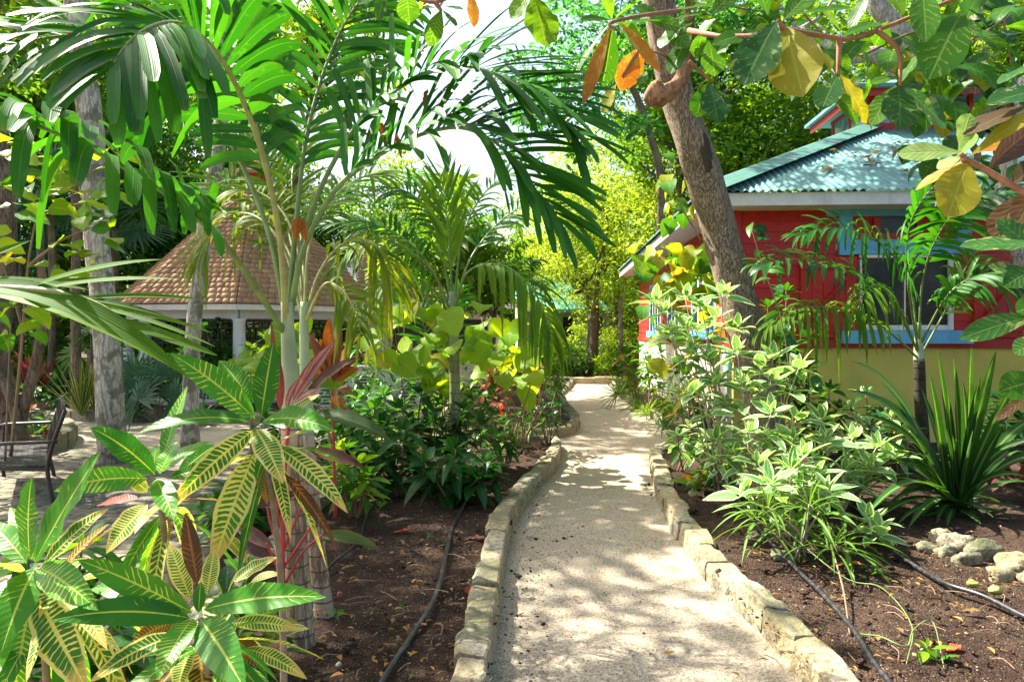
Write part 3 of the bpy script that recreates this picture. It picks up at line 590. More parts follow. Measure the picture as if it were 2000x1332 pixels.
def blades(B, C, T, W, SD, kind='lance', nu=6, ns=2, fold=.25, wave=0.0, seed=0, r=None, curl=0.0):
    B, C, T, SD = (np.atleast_2d(np.asarray(x, float)) for x in (B, C, T, SD)); N = len(B); W = np.broadcast_to(np.asarray(W, float), (N,))
    t = np.linspace(0, 1, nu + 1); tt = t[None, :, None]
    c = (1 - tt) ** 2 * B[:, None] + 2 * tt * (1 - tt) * C[:, None] + tt ** 2 * T[:, None]
    tg = nz(2 * (1 - tt) * (C - B)[:, None] + 2 * tt * (T - C)[:, None] + 1e-9)
    n = nz(np.cross(np.broadcast_to(SD[:, None], tg.shape), tg)); SDn = nz(SD)
    s = np.linspace(-1, 1, ns + 1); w = (W[:, None] / 2) * prof(kind, t)[None]
    rr = np.random.RandomState(seed); ph = rr.rand(N, 1, 1) * 6.28
    V = c[:, :, None] + SDn[:, None, None] * (s[None, None, :, None] * w[:, :, None, None])
    lift = fold * np.abs(s)[None, None] * w[:, :, None]
    if wave: lift = lift + wave * np.sin(t[None, :, None] * 19 + ph + (s[None, None] > 0) * 1.7) * (np.abs(s)[None, None] ** 2) * w[:, :, None]
    if curl: lift = lift - curl * (s[None, None] ** 2) * w[:, :, None]
    V = V + n[:, :, None] * lift[..., None]
    k_ = ns + 1; Fq = np.array([(i * k_ + j, i * k_ + j + 1, (i + 1) * k_ + j + 1, (i + 1) * k_ + j) for i in range(nu) for j in range(ns)])
    uv = np.stack(np.broadcast_arrays(((s + 1) / 2)[None, :], t[:, None]), -1).reshape(-1, 2)
    rn = rr.rand(N) if r is None else np.broadcast_to(r, (N,))
    return V.reshape(N, -1, 3), Fq, uv, rn
def put_leaves(root, name, bl, mats, limit=300, rest="leaves", pick=None):
    """each blade an object of its own up to the limit (largest in view first), the others joined"""
    V, Fq, uv, rn = bl; N, m = V.shape[:2]
    mats = mats if isinstance(mats, list) else [mats]; mi = np.zeros(N, int) if pick is None else pick
    size = np.linalg.norm(V[:, -1] - V[:, 0], axis=1) / np.maximum(V[:, :, 1].mean(1), .3); order = np.argsort(-size)
    for i in order[:limit]: mk(name, V[i], Fq, mats[mi[i]], root, uv, np.full(m, rn[i]))
    for q in set(mi[order[limit:]].tolist()):
        ids = [i for i in order[limit:] if mi[i] == q]
        if ids: mk(rest, V[ids].reshape(-1, 3), np.concatenate([Fq + m * j for j in range(len(ids))]), mats[q], root, np.tile(uv, (len(ids), 1)), np.repeat(rn[ids], m), kind="stuff" if limit >= 300 else None)
def joined(root, name, bl, mat, kind=None):
    V, Fq, uv, rn = bl; N, m = V.shape[:2]
    return mk(name, V.reshape(-1, 3), (Fq[None] + (np.arange(N) * m)[:, None, None]).reshape(-1, Fq.shape[1]), mat, root, np.tile(uv, (N, 1)), np.repeat(rn, m), kind=kind)
def stem(root, pts, r0, r1, mat, name="stem", n=10, seg=6, rough=0.0):
    c = catmull(pts, n); m = MB(); m.tube(c, np.linspace(r0, r1, n), seg, rough); return m.build(name, mat, root, smooth=True)
def rosette(rr, c, n, L, w, e0=75, e1=-15, droop=.25, axis=None, start=0.0, jit=.2, stalk=.12):
    """n leaves about a shoot tip c, innermost upright; returns B, C, T, W, SD"""
    B, C, T, W, S = [], [], [], [], []
    for i in range(n):
        az = start + i * 2.399 + rr.normal(0, .15); q = (i + .5) / n; el = math.radians(e0 + (e1 - e0) * q + rr.normal(0, 7)); l = L * (.55 + .45 * min(1, q * 2)) * rr.uniform(1 - jit, 1 + jit)
        d = A(math.cos(el) * math.cos(az), math.cos(el) * math.sin(az), math.sin(el)); b = c + d * l * stalk + A(0, 0, -.25 * L * q * .5)
        t = b + d * l - A(0, 0, droop * l * (.4 + q)); m_ = b + d * l * .52 + A(0, 0, droop * l * .10)
        s = nz(np.cross(d, UP)); 
        roll = rr.normal(0, .25); s = s * math.cos(roll) + np.cross(d, s) * math.sin(roll)
        B.append(b); C.append(m_); T.append(t); W.append(w * l / L * rr.uniform(.85, 1.15)); S.append(s)
    return [np.array(x) for x in (B, C, T, W, S)]
def cat(lst): return [np.concatenate([x[i] for x in lst]) for i in range(5)]
def shrub(label, catg, base, tips, mat, smat, n=9, L=.18, w=.07, kind='lance', droop=.3, e0=75, e1=-20, seed=1, tiers=2, tier_gap=.10, nu=5, ns=2, fold=.2, group=None, stemr=.008, wave=.0,
          name="leaf", limit=300, mats=None, stalk=.12, curl=0):
    """multi-stemmed leafy shrub: stems from the base to each tip, rosettes of leaves near the tips"""
    rr = np.random.RandomState(seed); root = thing("leafy_shrub", label, catg, base, group); R = []
    for tp in tips:
        tp = np.asarray(tp, float); b = A(*base) + A(rr.normal(0, .03), rr.normal(0, .03), 0); mid = (b + tp) / 2 + A(rr.normal(0, .04), rr.normal(0, .04), .0) + (tp - b) * A(-.08, -.08, .06)
        stem(root, [b, mid, tp], stemr * 1.3, stemr * .6, smat, n=8, seg=5)
        for k_ in range(tiers):
            f = 1 - k_ * tier_gap; c = mid + (tp - mid) * max(0, f * 2 - 1) if f > .5 else b + (mid - b) * f * 2
            R.append(rosette(rr, c, n if k_ == 0 else max(3, int(n * .6)), L * (1 if k_ == 0 else 1.05), w, e0 if k_ == 0 else 30, e1 - k_ * 6, droop, start=rr.rand() * 6.28, stalk=stalk))
    B, C, T, W, S = cat(R); bl = blades(B, C, T, W, S, kind, nu, ns, fold, wave, seed, curl=curl)
    put_leaves(root, name, bl, mats or mat, limit, pick=(rr.randint(0, len(mats), len(B)) if mats else None)); return root
def frond(root, pts, n, Lm, wid, mat, rmat, hint, rr, droop=.35, raise_=.3, fwd=.45, t0=.22, kind='leaflet', rach=.012, nu=6, fold=.30, lim=None, name="frond", Ltip=.45, jit=.12, side=(1, -1), gap=0.0):
    """one feather frond: rachis as the part, every leaflet a sub-part"""
    m_ = 44; c = catmull(pts, m_); T = nz(np.gradient(c, axis=0)); f = MB(); f.tube(c, np.linspace(rach, rach * .22, m_), 6)
    fr = f.build(name, rmat, root, smooth=True); B, C, Tp, W, S = [], [], [], [], []; hint = A(*hint)
    for i in range(n):
        for sg in side:
            t = t0 + (1 - t0) * (i + .5 + .35 * rr.uniform(-1, 1) * .5 + (.25 if sg > 0 else 0)) / n
            if rr.rand() < gap: continue
            x = min(t, .999) * (m_ - 1); j = int(x); p = c[j] + (c[min(j + 1, m_ - 1)] - c[j]) * (x - j); tg = T[j]
            N_ = nz(hint - tg * np.dot(hint, tg)); sd_ = np.cross(tg, N_); q = (t - t0) / (1 - t0)
            l = Lm * (.55 + .45 * math.sin(min(1, q * 2.2) * math.pi / 2)) * (1 - (1 - Ltip) * max(0, (q - .45) / .55) ** 1.3) * rr.uniform(1 - jit, 1 + jit)
            a_ = fwd + (.92 - fwd) * q ** 2.2; d = nz(sd_ * sg * (1 - a_ * .6) + tg * a_ + N_ * raise_ * rr.uniform(.4, 1.5) + rr.normal(0, .085, 3))
            dr = droop * rr.uniform(.6, 1.5) * (1.7 if rr.rand() < .18 else 1)
            B.append(p); C.append(p + d * l * .55); Tp.append(p + d * l * (1 - dr * .35) - A(0, 0, dr * l)); W.append(wid * (1 - .35 * q) * rr.uniform(.8, 1.15))
            s_ = nz(np.cross(d, N_)); S.append(s_)
    if not B: return fr
    bl = blades(np.array(B), np.array(C), np.array(Tp), W, np.array(S), kind, nu, 2, fold, 0, rr.randint(1 << 20))
    if lim == 0: joined(fr, "leaflets", bl, mat)
    else: put_leaves(fr, "leaflet", bl, mat, 300)
    return fr
def crown(seed, rad, nclump, per, ls, cr=.16, flat=.55, shell=.45, asp=.5, droopy=.2, lobes=7):
    """leaf cloud: quads folded on the midrib in clumps on an uneven ellipsoid, two triangles each"""
    r_ = np.random.RandomState(seed); rad = A(*rad)
    lob = nz(r_.normal(size=(lobes, 3))); d = nz(r_.normal(size=(nclump, 3)) * (1, 1, .8)); amp = .72 + .45 * np.max(np.clip(d @ lob.T, 0, 1) ** 3, axis=1)
    cc = d * (r_.rand(nclump, 1) ** shell) * amp[:, None] * rad
    cs = cr * rad.mean() * r_.uniform(.5, 1.35, nclump); k_ = np.repeat(np.arange(nclump), (per * (cs / cs.mean()) ** 2).astype(int).clip(3)); N = len(k_)
    off = r_.normal(size=(N, 3)); off = nz(off) * (r_.rand(N, 1) ** .45) * (1, 1, flat); p = cc[k_] + off * cs[k_][:, None] * 1.4
    dr = nz(off * (1, 1, .3) + r_.normal(0, .45, (N, 3)) - A(0, 0, droopy)); nn = nz(A(0, 0, 1) + r_.normal(0, .45, (N, 3))); s = nz(np.cross(dr, nn)); L = ls * r_.lognormal(0, .25, N)[:, None]
    nn = np.cross(s, dr)
    V = np.stack([p, p + dr * L * .45 + s * L * asp * .5 + nn * L * .1, p + dr * L, p + dr * L * .45 - s * L * asp * .5 + nn * L * .1], 1)
    Fq = (np.array([[0, 1, 2], [0, 2, 3]])[None] + 4 * np.arange(N)[:, None, None]).reshape(-1, 3)
    uv = np.tile(A(.5, 0, 1, .45, .5, 1, 0, .45).reshape(4, 2), (N, 1)); rn = np.clip(r_.rand(nclump)[k_] * .8 + r_.rand(N) * .3 - .05, 0, 1)
    return V.reshape(-1, 3), Fq, uv, np.repeat(rn, 4), cc
def limbs(m, top, targets, r0, rr, bend=.15, seg=6, n=7):
    for tg in targets:
        v = tg - top; mid = top + v * .5 + A(*(rr.normal(0, bend, 3))) * np.linalg.norm(v) + A(0, 0, -.06) * np.linalg.norm(v)
        m.tube(catmull([top, mid, tg], n), np.linspace(r0 * rr.uniform(.5, 1), r0 * .12, n), seg)
# ------------------------------------------------------------------ foliage materials
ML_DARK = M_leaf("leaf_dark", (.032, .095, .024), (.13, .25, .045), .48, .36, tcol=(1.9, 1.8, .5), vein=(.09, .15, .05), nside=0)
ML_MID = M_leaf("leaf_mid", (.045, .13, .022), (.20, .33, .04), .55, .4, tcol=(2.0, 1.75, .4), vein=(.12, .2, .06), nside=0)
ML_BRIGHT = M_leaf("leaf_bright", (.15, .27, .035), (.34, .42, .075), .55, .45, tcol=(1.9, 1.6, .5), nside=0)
ML_TEAL = M_leaf("leaf_bluegreen", (.018, .09, .035), (.09, .24, .07), .48, .35, tcol=(1.6, 1.9, .7), nside=0)
ML_BARKG = M_bark("bark_grey", (.60, .55, .48), (.48, .43, .37), (.20, .17, .14), moss=(.16, .16, .10)); ML_BARKB = M_bark("bark_brown", (.16, .12, .085), (.22, .17, .12), (.06, .045, .03))
ML_BARKP = M_bark("bark_pale", (.56, .52, .46), (.36, .31, .26), (.14, .11, .09)); ML_TWIG = M_plain("twig", (.20, .15, .10), .8, .2, .3)
ML_GSTEM = M_plain("green_stem", (.14, .22, .06), .5, .2, .1)
# ------------------------------------------------------------------ woodland behind, shared crowns
CR = {}
def crown_mesh(key, mat, *a, **kw):
    V, Fq, uv, rn, cc = crown(*a, **kw); rr = np.random.RandomState(a[0] + 50)
    CR[key] = (mesh("crown_" + key, V, Fq, mat, uv, rn, smooth=False), cc, a[1])
crown_mesh("a", ML_DARK, 1, (3.2, 3.2, 3.6), 170, 80, .17, cr=.13); crown_mesh("b", ML_MID, 2, (3.2, 3.2, 3.4), 140, 75, .16, cr=.13)
crown_mesh("c", ML_BRIGHT, 3, (3.0, 3.0, 2.9), 170, 100, .13, cr=.16, asp=.38); crown_mesh("d", ML_TEAL, 4, (3.2, 3.2, 3.2), 150, 90, .15, cr=.15, flat=.4)
crown_mesh("e", ML_MID, 5, (2.2, 2.2, 1.3), 90, 90, .12, cr=.2, flat=.5)
TK = {}
def tree(label, px, Y, top, key, s=1.0, zc=None, r=.14, lean=(0, 0), bark=None, rot=None, group=None, sz=1.0, base=None):
    """top: height of the crown centre; the trunk carries limbs into the crown"""
    b = A((px - 1000) / F * Y, Y, 0) if base is None else A(*base); rr = np.random.RandomState(int(abs(px) * 7 + Y * 13)); me, cc, rad = CR[key]
    root = thing("broadleaf_tree", label, "tree", b, group); ct = b + A(lean[0], lean[1], top); rot = rr.rand() * 6.28 if rot is None else rot
    o = link("crown", me, root, ct); o.scale = (s, s, s * sz); o.rotation_euler = (0, 0, rot)
    m = MB(); fork = b + (ct - b) * .66 + A(rr.normal(0, .1), 0, 0); m.tube(catmull([b - A(0, 0, .1), b + (ct - b) * .33 + A(rr.normal(0, .15), 0, 0), fork], 10), np.linspace(r * 1.25, r * .75, 10), 8, .12)
    ca, sa = math.cos(rot), math.sin(rot); sel = cc[rr.permutation(len(cc))[:12]]; sel = np.stack([sel[:, 0] * ca - sel[:, 1] * sa, sel[:, 0] * sa + sel[:, 1] * ca, sel[:, 2] * sz], 1) * s * .95 + ct
    limbs(m, fork, sel, r * .62, rr); m.build("trunk", bark or ML_BARKB, root, smooth=True); return root
T_ = [ # label, px, Y, crown centre height, crown, scale, sz
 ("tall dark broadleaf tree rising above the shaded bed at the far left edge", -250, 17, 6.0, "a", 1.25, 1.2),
 ("dark broadleaf tree behind the slender trunk in the left shrubbery", 20, 19, 7.6, "b", 1.2, 1.1),
 ("dense dark tree directly left of the gazebo roof", 190, 21, 5.6, "a", 1.25, 1.15),
 ("blue green tree whose crown touches the gazebo roof's left slope", 330, 23, 5.2, "d", 1.3, 1.1),
 ("high dark tree standing far behind the pale grey trunk on the left", 90, 27, 11.0, "a", 1.5, 1.1),
 ("tall mid green tree behind the gazebo, above the long left palm frond", 300, 30, 12.5, "b", 1.6, 1.0),
 ("light green tree behind the gazebo's lantern", 460, 27, 8.6, "b", 1.25, 1.0),
 ("tall tree at upper left with airy mid green crown", 120, 20, 11.0, "b", 1.2, 1.0),
 ("dark tree closing the view at the far left behind all others", -150, 34, 9, "a", 2.0, 1.2),
 ("broad green tree behind the shingled hall's left end", 700, 26, 5.4, "b", 1.15, 1.0),
 ("leafy tree behind the shingled hall's roof ridge", 840, 25, 5.0, "d", 1.0, .9),
 ("bright yellow green tree beside the path's far end, nearest the posts", 1150, 23, 4.6, "c", 1.0, 1.05),
 ("tallest bright yellow green tree in the middle distance", 1210, 27, 6.4, "c", 1.25, 1.15),
 ("low bright tree left of the yellow green ones, by the turquoise cottage", 1050, 31, 4.0, "c", 1.0, .9),
 ("sunlit tree behind the leaning trunk and beside the house eave", 1320, 25, 4.7, "c", 1.15, 1.0),
 ("mid green tree rising over the left end of the house roof", 1370, 22, 8.2, "b", 1.25, 1.0),
 ("blue green tree between the leaning trunk and the roof cupola", 1500, 25, 8.0, "d", 1.35, 1.0),
 ("tall blue green tree whose branches hang over the open sky", 1330, 22, 11.3, "d", 1.3, .9),
 ("large tree behind the roof cupola", 1680, 24, 10.0, "b", 1.6, 1.0),
 ("tall dark tree behind the house at the right edge", 2020, 22, 9.0, "a", 1.7, 1.2),
 ("mid green tree high above the house roof's right part", 1880, 19, 9.5, "b", 1.1, 1.0),
 ("pale green tree seen far off between cupola and leaning trunk", 1560, 33, 8.0, "c", 1.6, 1.1),
 ("far dark tree low behind the turquoise cottage", 1110, 38, 3.2, "a", 1.3, .9),
 ("far green tree behind the fence posts at the path's end", 1290, 36, 3.6, "b", 1.4, .9),
 ("low dark tree behind the hall and its flat roofed end", 960, 34, 3.0, "a", 1.2, .8),
 ("far tree filling the gap under the gazebo eave", 420, 34, 3.6, "a", 1.7, 1.0),
 ("distant tree behind the hall's left end", 640, 36, 5.0, "d", 1.5, 1.0),
]
for lb, px, Y, zc, key, s, sz in T_: tree(lb, px, Y, zc, key, s, r=.16 if Y > 18 else .13, sz=sz)
# hedge-like undergrowth far back that reads as one mass
V, Fq, uv, rn, cc = crown(31, (1, 1, 1), 420, 42, .15, cr=.02, flat=.7)
def undergrowth(name, label, seed, spots, mat, per=70, ls=.14, rad=.5, asp=.45):
    r_ = np.random.RandomState(seed); VV, FF, UU, RR, off = [], [], [], [], 0
    for (x, y, z, s) in spots:
        V, Fq, uv, rn, _ = crown(r_.randint(9999), (rad * s, rad * s, rad * s * .85), 10, per // 8, ls, cr=.42, asp=asp); VV.append(V + A(x, y, z)); FF.append(Fq + off); UU.append(uv); RR.append(rn); off += len(V)
    o = mk(name, np.concatenate(VV), np.concatenate(FF), mat, uv=np.concatenate(UU), rnd=np.concatenate(RR), smooth=False, kind="stuff"); return tag(o, label, "undergrowth")
r_ = np.random.RandomState(5)
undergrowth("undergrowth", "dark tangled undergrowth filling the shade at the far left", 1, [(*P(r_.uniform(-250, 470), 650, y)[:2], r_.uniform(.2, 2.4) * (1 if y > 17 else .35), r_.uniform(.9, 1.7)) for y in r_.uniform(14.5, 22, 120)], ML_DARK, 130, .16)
undergrowth("undergrowth", "mid green bushes behind the gazebo columns", 2, [(*P(r_.uniform(200, 720), 650, y)[:2], r_.uniform(.3, 1.6), r_.uniform(.8, 1.4)) for y in r_.uniform(20, 25, 60)], ML_MID, 90, .15)
undergrowth("undergrowth", "bright bushes massed beyond the kerb at the path's end", 3, [(*P(r_.uniform(1040, 1300), 650, y)[:2], r_.uniform(.2, 1.0), r_.uniform(.6, 1.1)) for y in r_.uniform(21.6, 26, 70)], ML_MID, 110, .11)
undergrowth("undergrowth", "yellow green bushes standing highest beyond the path's end", 4, [(*P(r_.uniform(1080, 1280), 650, y)[:2], r_.uniform(.6, 1.7), r_.uniform(.5, .9)) for y in r_.uniform(24, 27, 30)], ML_BRIGHT, 90, .11)
undergrowth("undergrowth", "far green thicket behind the cottage and hall", 6, [(*P(r_.uniform(600, 1500), 650, y)[:2], r_.uniform(.5, 3.2), r_.uniform(1.2, 2.2)) for y in r_.uniform(34, 44, 110)], ML_MID, 100, .26)
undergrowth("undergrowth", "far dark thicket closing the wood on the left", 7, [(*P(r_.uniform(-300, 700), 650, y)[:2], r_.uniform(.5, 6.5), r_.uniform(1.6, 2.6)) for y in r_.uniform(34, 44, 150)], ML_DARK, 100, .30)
undergrowth("undergrowth", "far thicket behind the red house", 8, [(*P(r_.uniform(1400, 2300), 650, y)[:2], r_.uniform(2, 8), r_.uniform(1.6, 2.4)) for y in r_.uniform(32, 40, 90)], ML_MID, 100, .30)
def post(label, px, py, Y, h, r, mat, lean=0.0, name="fence_post", catg="post"):
    b = A((px - 1000) / F * Y, Y, 0); m = MB(); m.tube(catmull([b, b + A(lean * .5, 0, h * .5), b + A(lean, 0, h)], 8), np.linspace(r * 1.1, r * .85, 8), 8, .06); return tag(m.build(name, mat, smooth=True, loc=b), label, catg)
post("slim pale post standing in the bushes at the path's end, right of the brown trunk", 1212, 0, 22, 2.7, .075, ML_BARKP)
post("whitish trunk-like post just left of the brown mottled trunk at the path's end", 1146, 0, 22.5, 2.2, .08, ML_BARKP, .12)
post("brown mottled young trunk in the bushes beyond the path's end", 1158, 0, 22, 3.2, .14, ML_BARKB, .1, "tree_trunk", "tree trunk")

# ------------------------------------------------------------------ trees near the garden, built one by one
def trunk_tree(label, pts, r0, r1, bark, limb_targets=(), ltop=None, cr=None, seg=14, n=26, rough=.10, seed=3, limbr=.6, name="broadleaf_tree"):
    pts = np.array(pts); root = thing(name, label, "tree", A(pts[0][0], pts[0][1], 0)); c = catmull(pts, n); r = np.linspace(r0, r1, n) * (1 + .35 * np.exp(-np.linspace(0, 1, n) * n * .55))
    m = MB(); m.tube(c, r, seg, rough, 6, seed); rr = np.random.RandomState(seed)
    if len(limb_targets): limbs(m, np.asarray(ltop if ltop is not None else c[-1], float), [np.asarray(t, float) for t in limb_targets], r1 * limbr, rr, .12, 8, 10)
    m.build("trunk", bark, root, smooth=True)
    if cr is not None:
        for ctr, (V, Fq, uv, rn, cc), mt in cr: mk("crown", V + ctr, Fq, mt, root, uv, rn, smooth=False)
    return root
# T1 pale grey trunk at left
g1 = G(224, 905)
C1 = A(-6.5, 6.6, 8.2)  # crown above the view, shifted and thinned to let sun reach the path
trunk_tree("straight pale grey trunk with a dark scar, standing by the brick paving at left", [g1 - A(0, 0, .1), P(216, 800, 7.6), P(202, 600, 7.6), P(188, 450, 7.6), P(183, 300, 7.6), P(160, 100, 7.6), P(148, 0, 7.6), P(130, -160, 7.6), P(125, -330, 7.6)], .135, .12, ML_BARKG,
           [P(-60, -450, 7.0), P(60, -560, 6), P(-200, -200, 8), P(60, -300, 9), P(60, 0, 8.6)], None, [(C1, crown(71, (1.9, 2.2, 1.3), 60, 45, .15, cr=.13, flat=.5), ML_MID)], seed=2)
# T2 thinner trunk
trunk_tree("slender pale trunk between the iron bench tree and the gazebo column", [A((372 - 1000) / F * 9, 9, -.1), P(372, 770, 9), P(380, 620, 9), P(396, 500, 9), P(402, 420, 9), P(428, 280, 9), P(436, 120, 9), P(420, -60, 9), P(400, -260, 9)], .10, .085, ML_BARKG,
           [P(320, -420, 9), P(520, -400, 8), P(420, -500, 10), A(-4.3, 12, 9.2), A(-5.2, 13.3, 9.6)], None, [(A(-5.0, 8.6, 8.6), crown(72, (1.8, 1.1, 1.1), 55, 50, .15, cr=.15, flat=.5), ML_MID), (A(-4.6, 13, 9.5), crown(79, (2.1, 1.7, .9), 75, 50, .15, cr=.14, flat=.5), ML_MID)], seed=4)  # crowns above view placed for path shade; second one and its limbs added
# dark trunk behind and multi-stemmed tree at the left edge
trunk_tree("thin dark trunk in the shade behind the sword-leaved plants", [A((150 - 1000) / F * 12.3, 12.3, 0), P(149, 700, 12.3), P(147, 560, 12.3), P(150, 440, 12.3), P(140, 280, 12.3)], .085, .07, ML_BARKB, [P(60, 200, 12), P(230, 220, 12)], seed=8)
trunk_tree("many-stemmed tree growing inside the round stone kerb behind the bench", [A(-6.0, 8.2, .1), P(20, 830, 8.1), P(-8, 700, 8.1), P(4, 560, 8.1), P(10, 400, 8.1), P(-10, 250, 8.1), P(-60, 60, 8.1)], .17, .085, ML_BARKB,
           [P(-200, 0, 8), P(60, -120, 8)], None, [(A(-7.0, 8.6, 6.6), crown(73, (2.0, 2.2, 1.4), 70, 50, .16, cr=.15), ML_DARK)], seed=9)
for pts_, lb in (([A(-5.7, 8.1, .1), P(40, 830, 8), P(72, 700, 8), P(88, 600, 8), P(80, 520, 8), P(78, 440, 8)], "slim right-leaning stem rising behind the bench back"),
                 ([A(-5.75, 8.0, .1), P(38, 850, 7.9), P(14, 760, 7.9), P(-30, 690, 7.9)], "short left-leaning stem low behind the bench back")):
    trunk_tree(lb, pts_, .07, .035, ML_BARKB, seed=10)
# T3 the leaning tree in front of the red house
b3 = G(1508, 925)
M_SCAR = M_plain("dark_scar", (.05, .04, .03), .9)
t3 = trunk_tree("big leaning tree with furrowed bark in front of the red house", [b3 - A(0, 0, .1), P(1496, 840, 7.2), P(1470, 700, 7.2), P(1440, 580, 7.2), P(1412, 470, 7.2), P(1382, 370, 7.1), P(1348, 260, 7.0), P(1322, 190, 7.0), P(1300, 90, 6.9), P(1282, -20, 6.8), P(1262, -160, 6.6), P(1250, -330, 6.4)], .20, .15,
    M_bark("bark_furrowed", (.44, .33, .23), (.36, .28, .20), (.09, .065, .05), vs=2.6, bst=1.0), [P(1000, -620, 5.5), P(1500, -640, 6), P(1200, -800, 7.5), P(1700, -350, 7), P(900, -430, 7.5), P(1380, -520, 4.4), A(2.2, 10.2, 8.4), A(3.4, 11, 8.8)], None,
    [(A(1.4, 6.4, 7.7), crown(75, (2.6, 2.6, 1.5), 110, 50, .15, cr=.13, flat=.5), ML_MID), (A(2.3, 10.3, 8.9), crown(76, (3.0, 2.6, 1.2), 120, 50, .15, cr=.13, flat=.5), ML_MID)], n=60, seg=28, seed=12, rough=.13)  # second crown and its limbs added above view to dapple the house roof
m = MB(); m.tube(catmull([P(1358, 245, 6.90), P(1376, 300, 6.92), P(1394, 375, 6.98)], 14), [.01, .03, .05, .062, .07, .072, .075, .07, .068, .06, .05, .04, .025, .01], 12, .45, 16); m.build("bark_scar", M_SCAR, t3, smooth=True)
M_ORB = M_bark("bark_orange", (.42, .22, .12), (.36, .20, .12), (.16, .09, .06))
m = MB(); m.tube(catmull([P(1268, 180, 6.55), P(1290, 188, 6.5), P(1320, 170, 6.5), P(1340, 130, 6.5), P(1345, 60, 6.4), P(1352, -60, 6.2)], 32), np.interp(np.linspace(0, 15, 32), range(16), [.085, .115, .105, .095, .08, .072, .068, .064, .060, .058, .056, .054, .052, .05, .048, .045]), 16, .32, 22); m.build("broken_limb", M_ORB, t3, smooth=True)
# pale trunks standing far right above the roof
for i, (pts_, r0, lb) in enumerate((([A(10.5, 17, 0), P(1850, 300, 17), P(1800, 120, 17), P(1715, 10, 17), P(1690, -80, 17)], .30, "thick pale limbless trunk slanting above the house roof"),
    ([A(12.2, 17.5, 0), P(1935, 200, 17.5), P(1915, 60, 17.5), P(1895, -80, 17.5)], .26, "pale upright trunk above the right part of the house roof"),
    ([A(10.5, 16.6, 0), P(1760, 170, 16.5), P(1640, 110, 16.5), P(1560, 60, 16.5)], .20, "long pale limb arching left above the cupola"),
    ([A(11.5, 19, 0), P(1870, 250, 19), P(1885, 100, 19), P(1860, -60, 19)], .16, "slim grey trunk between the two pale ones above the roof"))):
    trunk_tree(lb, pts_, r0, r0 * .7, ML_BARKP, [pts_[-1] + A(-1.5, 0, 1), pts_[-1] + A(1.3, .5, 1.5)], seed=20 + i, rough=.15)
trunk_tree("leaning pale tree trunk at the right edge beside the red shutter", [A(6.5, 8.2, 0), P(2010, 560, 8.2), P(1985, 460, 8.2), P(1960, 400, 8.2), P(1990, 200, 8.2), P(2050, 50, 8.2)], .12, .08, ML_BARKP, seed=33)
V, Fq, uv, rn, cc = crown(77, (2.2, 1.6, 2.3), 75, 42, .16, cr=.13, flat=.4)
trunk_tree("tree with hanging blue green sprays in front of the open sky", [A(3.95, 20.4, 0), P(1292, 400, 20), P(1262, 240, 18.5), P(1210, 120, 17)], .13, .08, ML_BARKB, [P(1110, 190, 16) + x * .9 for x in cc[:12]], None, [(P(1105, 185, 16), (V, Fq, uv, rn, cc), ML_TEAL)], seed=50)

V, Fq, uv, rn, cc = crown(78, (2.3, 2.2, 2.1), 95, 55, .17, cr=.14, flat=.5)
trunk_tree("airy light green tree behind the gazebo reaching up behind the big palm fronds", [A(-6.8, 20.2, 0), A(-6.6, 20, 3.5), A(-5.9, 19, 6.2), A(-5.2, 18, 7.8)], .16, .09, ML_BARKB, [A(-4.9, 17.6, 9.0) + x * .9 for x in cc[:12]], None, [(A(-4.9, 17.6, 9.0), (V, Fq, uv, rn, cc), ML_MID)], seed=51)

V, Fq, uv, rn, cc = crown(80, (2.9, 2.6, 1.9), 110, 55, .17, cr=.14, flat=.5)
trunk_tree("added shade tree at the far left whose dark crown fills the top left corner", [A(-11.8, 12.5, 0), A(-11.4, 12.4, 3), A(-10.8, 12.5, 6.4)], .2, .11, ML_BARKB, [A(-10.5, 12.5, 8.0) + x * .9 for x in cc[:12]], None, [(A(-10.5, 12.5, 8.0), (V, Fq, uv, rn, cc), ML_DARK)], seed=52)  # tree added to shade the paving; its trunk stands out of view

V, Fq, uv, rn, cc = crown(81, (1.3, 1.1, 1.25), 62, 55, .21, cr=.15, flat=.5, asp=.28, droopy=.5)
trunk_tree("small long-leaved tree standing in front of the shingled hall", [A(-1.3, 12.9, 0), A(-1.25, 12.9, 1.2), A(-1.15, 12.9, 2.1)], .09, .06, ML_BARKB, [A(-1.05, 12.9, 3.1) + x * .9 for x in cc[:10]], None, [(A(-1.05, 12.9, 3.15), (V, Fq, uv, rn, cc), ML_MID)], seed=53)
V, Fq, uv, rn, cc = crown(82, (1.0, .9, .9), 50, 50, .19, cr=.16, flat=.5, asp=.28, droopy=.5)
trunk_tree("low dark long-leaved tree at the right end of the hall roof", [A(-.45, 14.0, 0), A(-.4, 14, 1.2), A(-.35, 14, 1.8)], .08, .05, ML_BARKB, [A(-.35, 14, 2.5) + x * .9 for x in cc[:8]], None, [(A(-.35, 14, 2.6), (V, Fq, uv, rn, cc), ML_DARK)], seed=54)
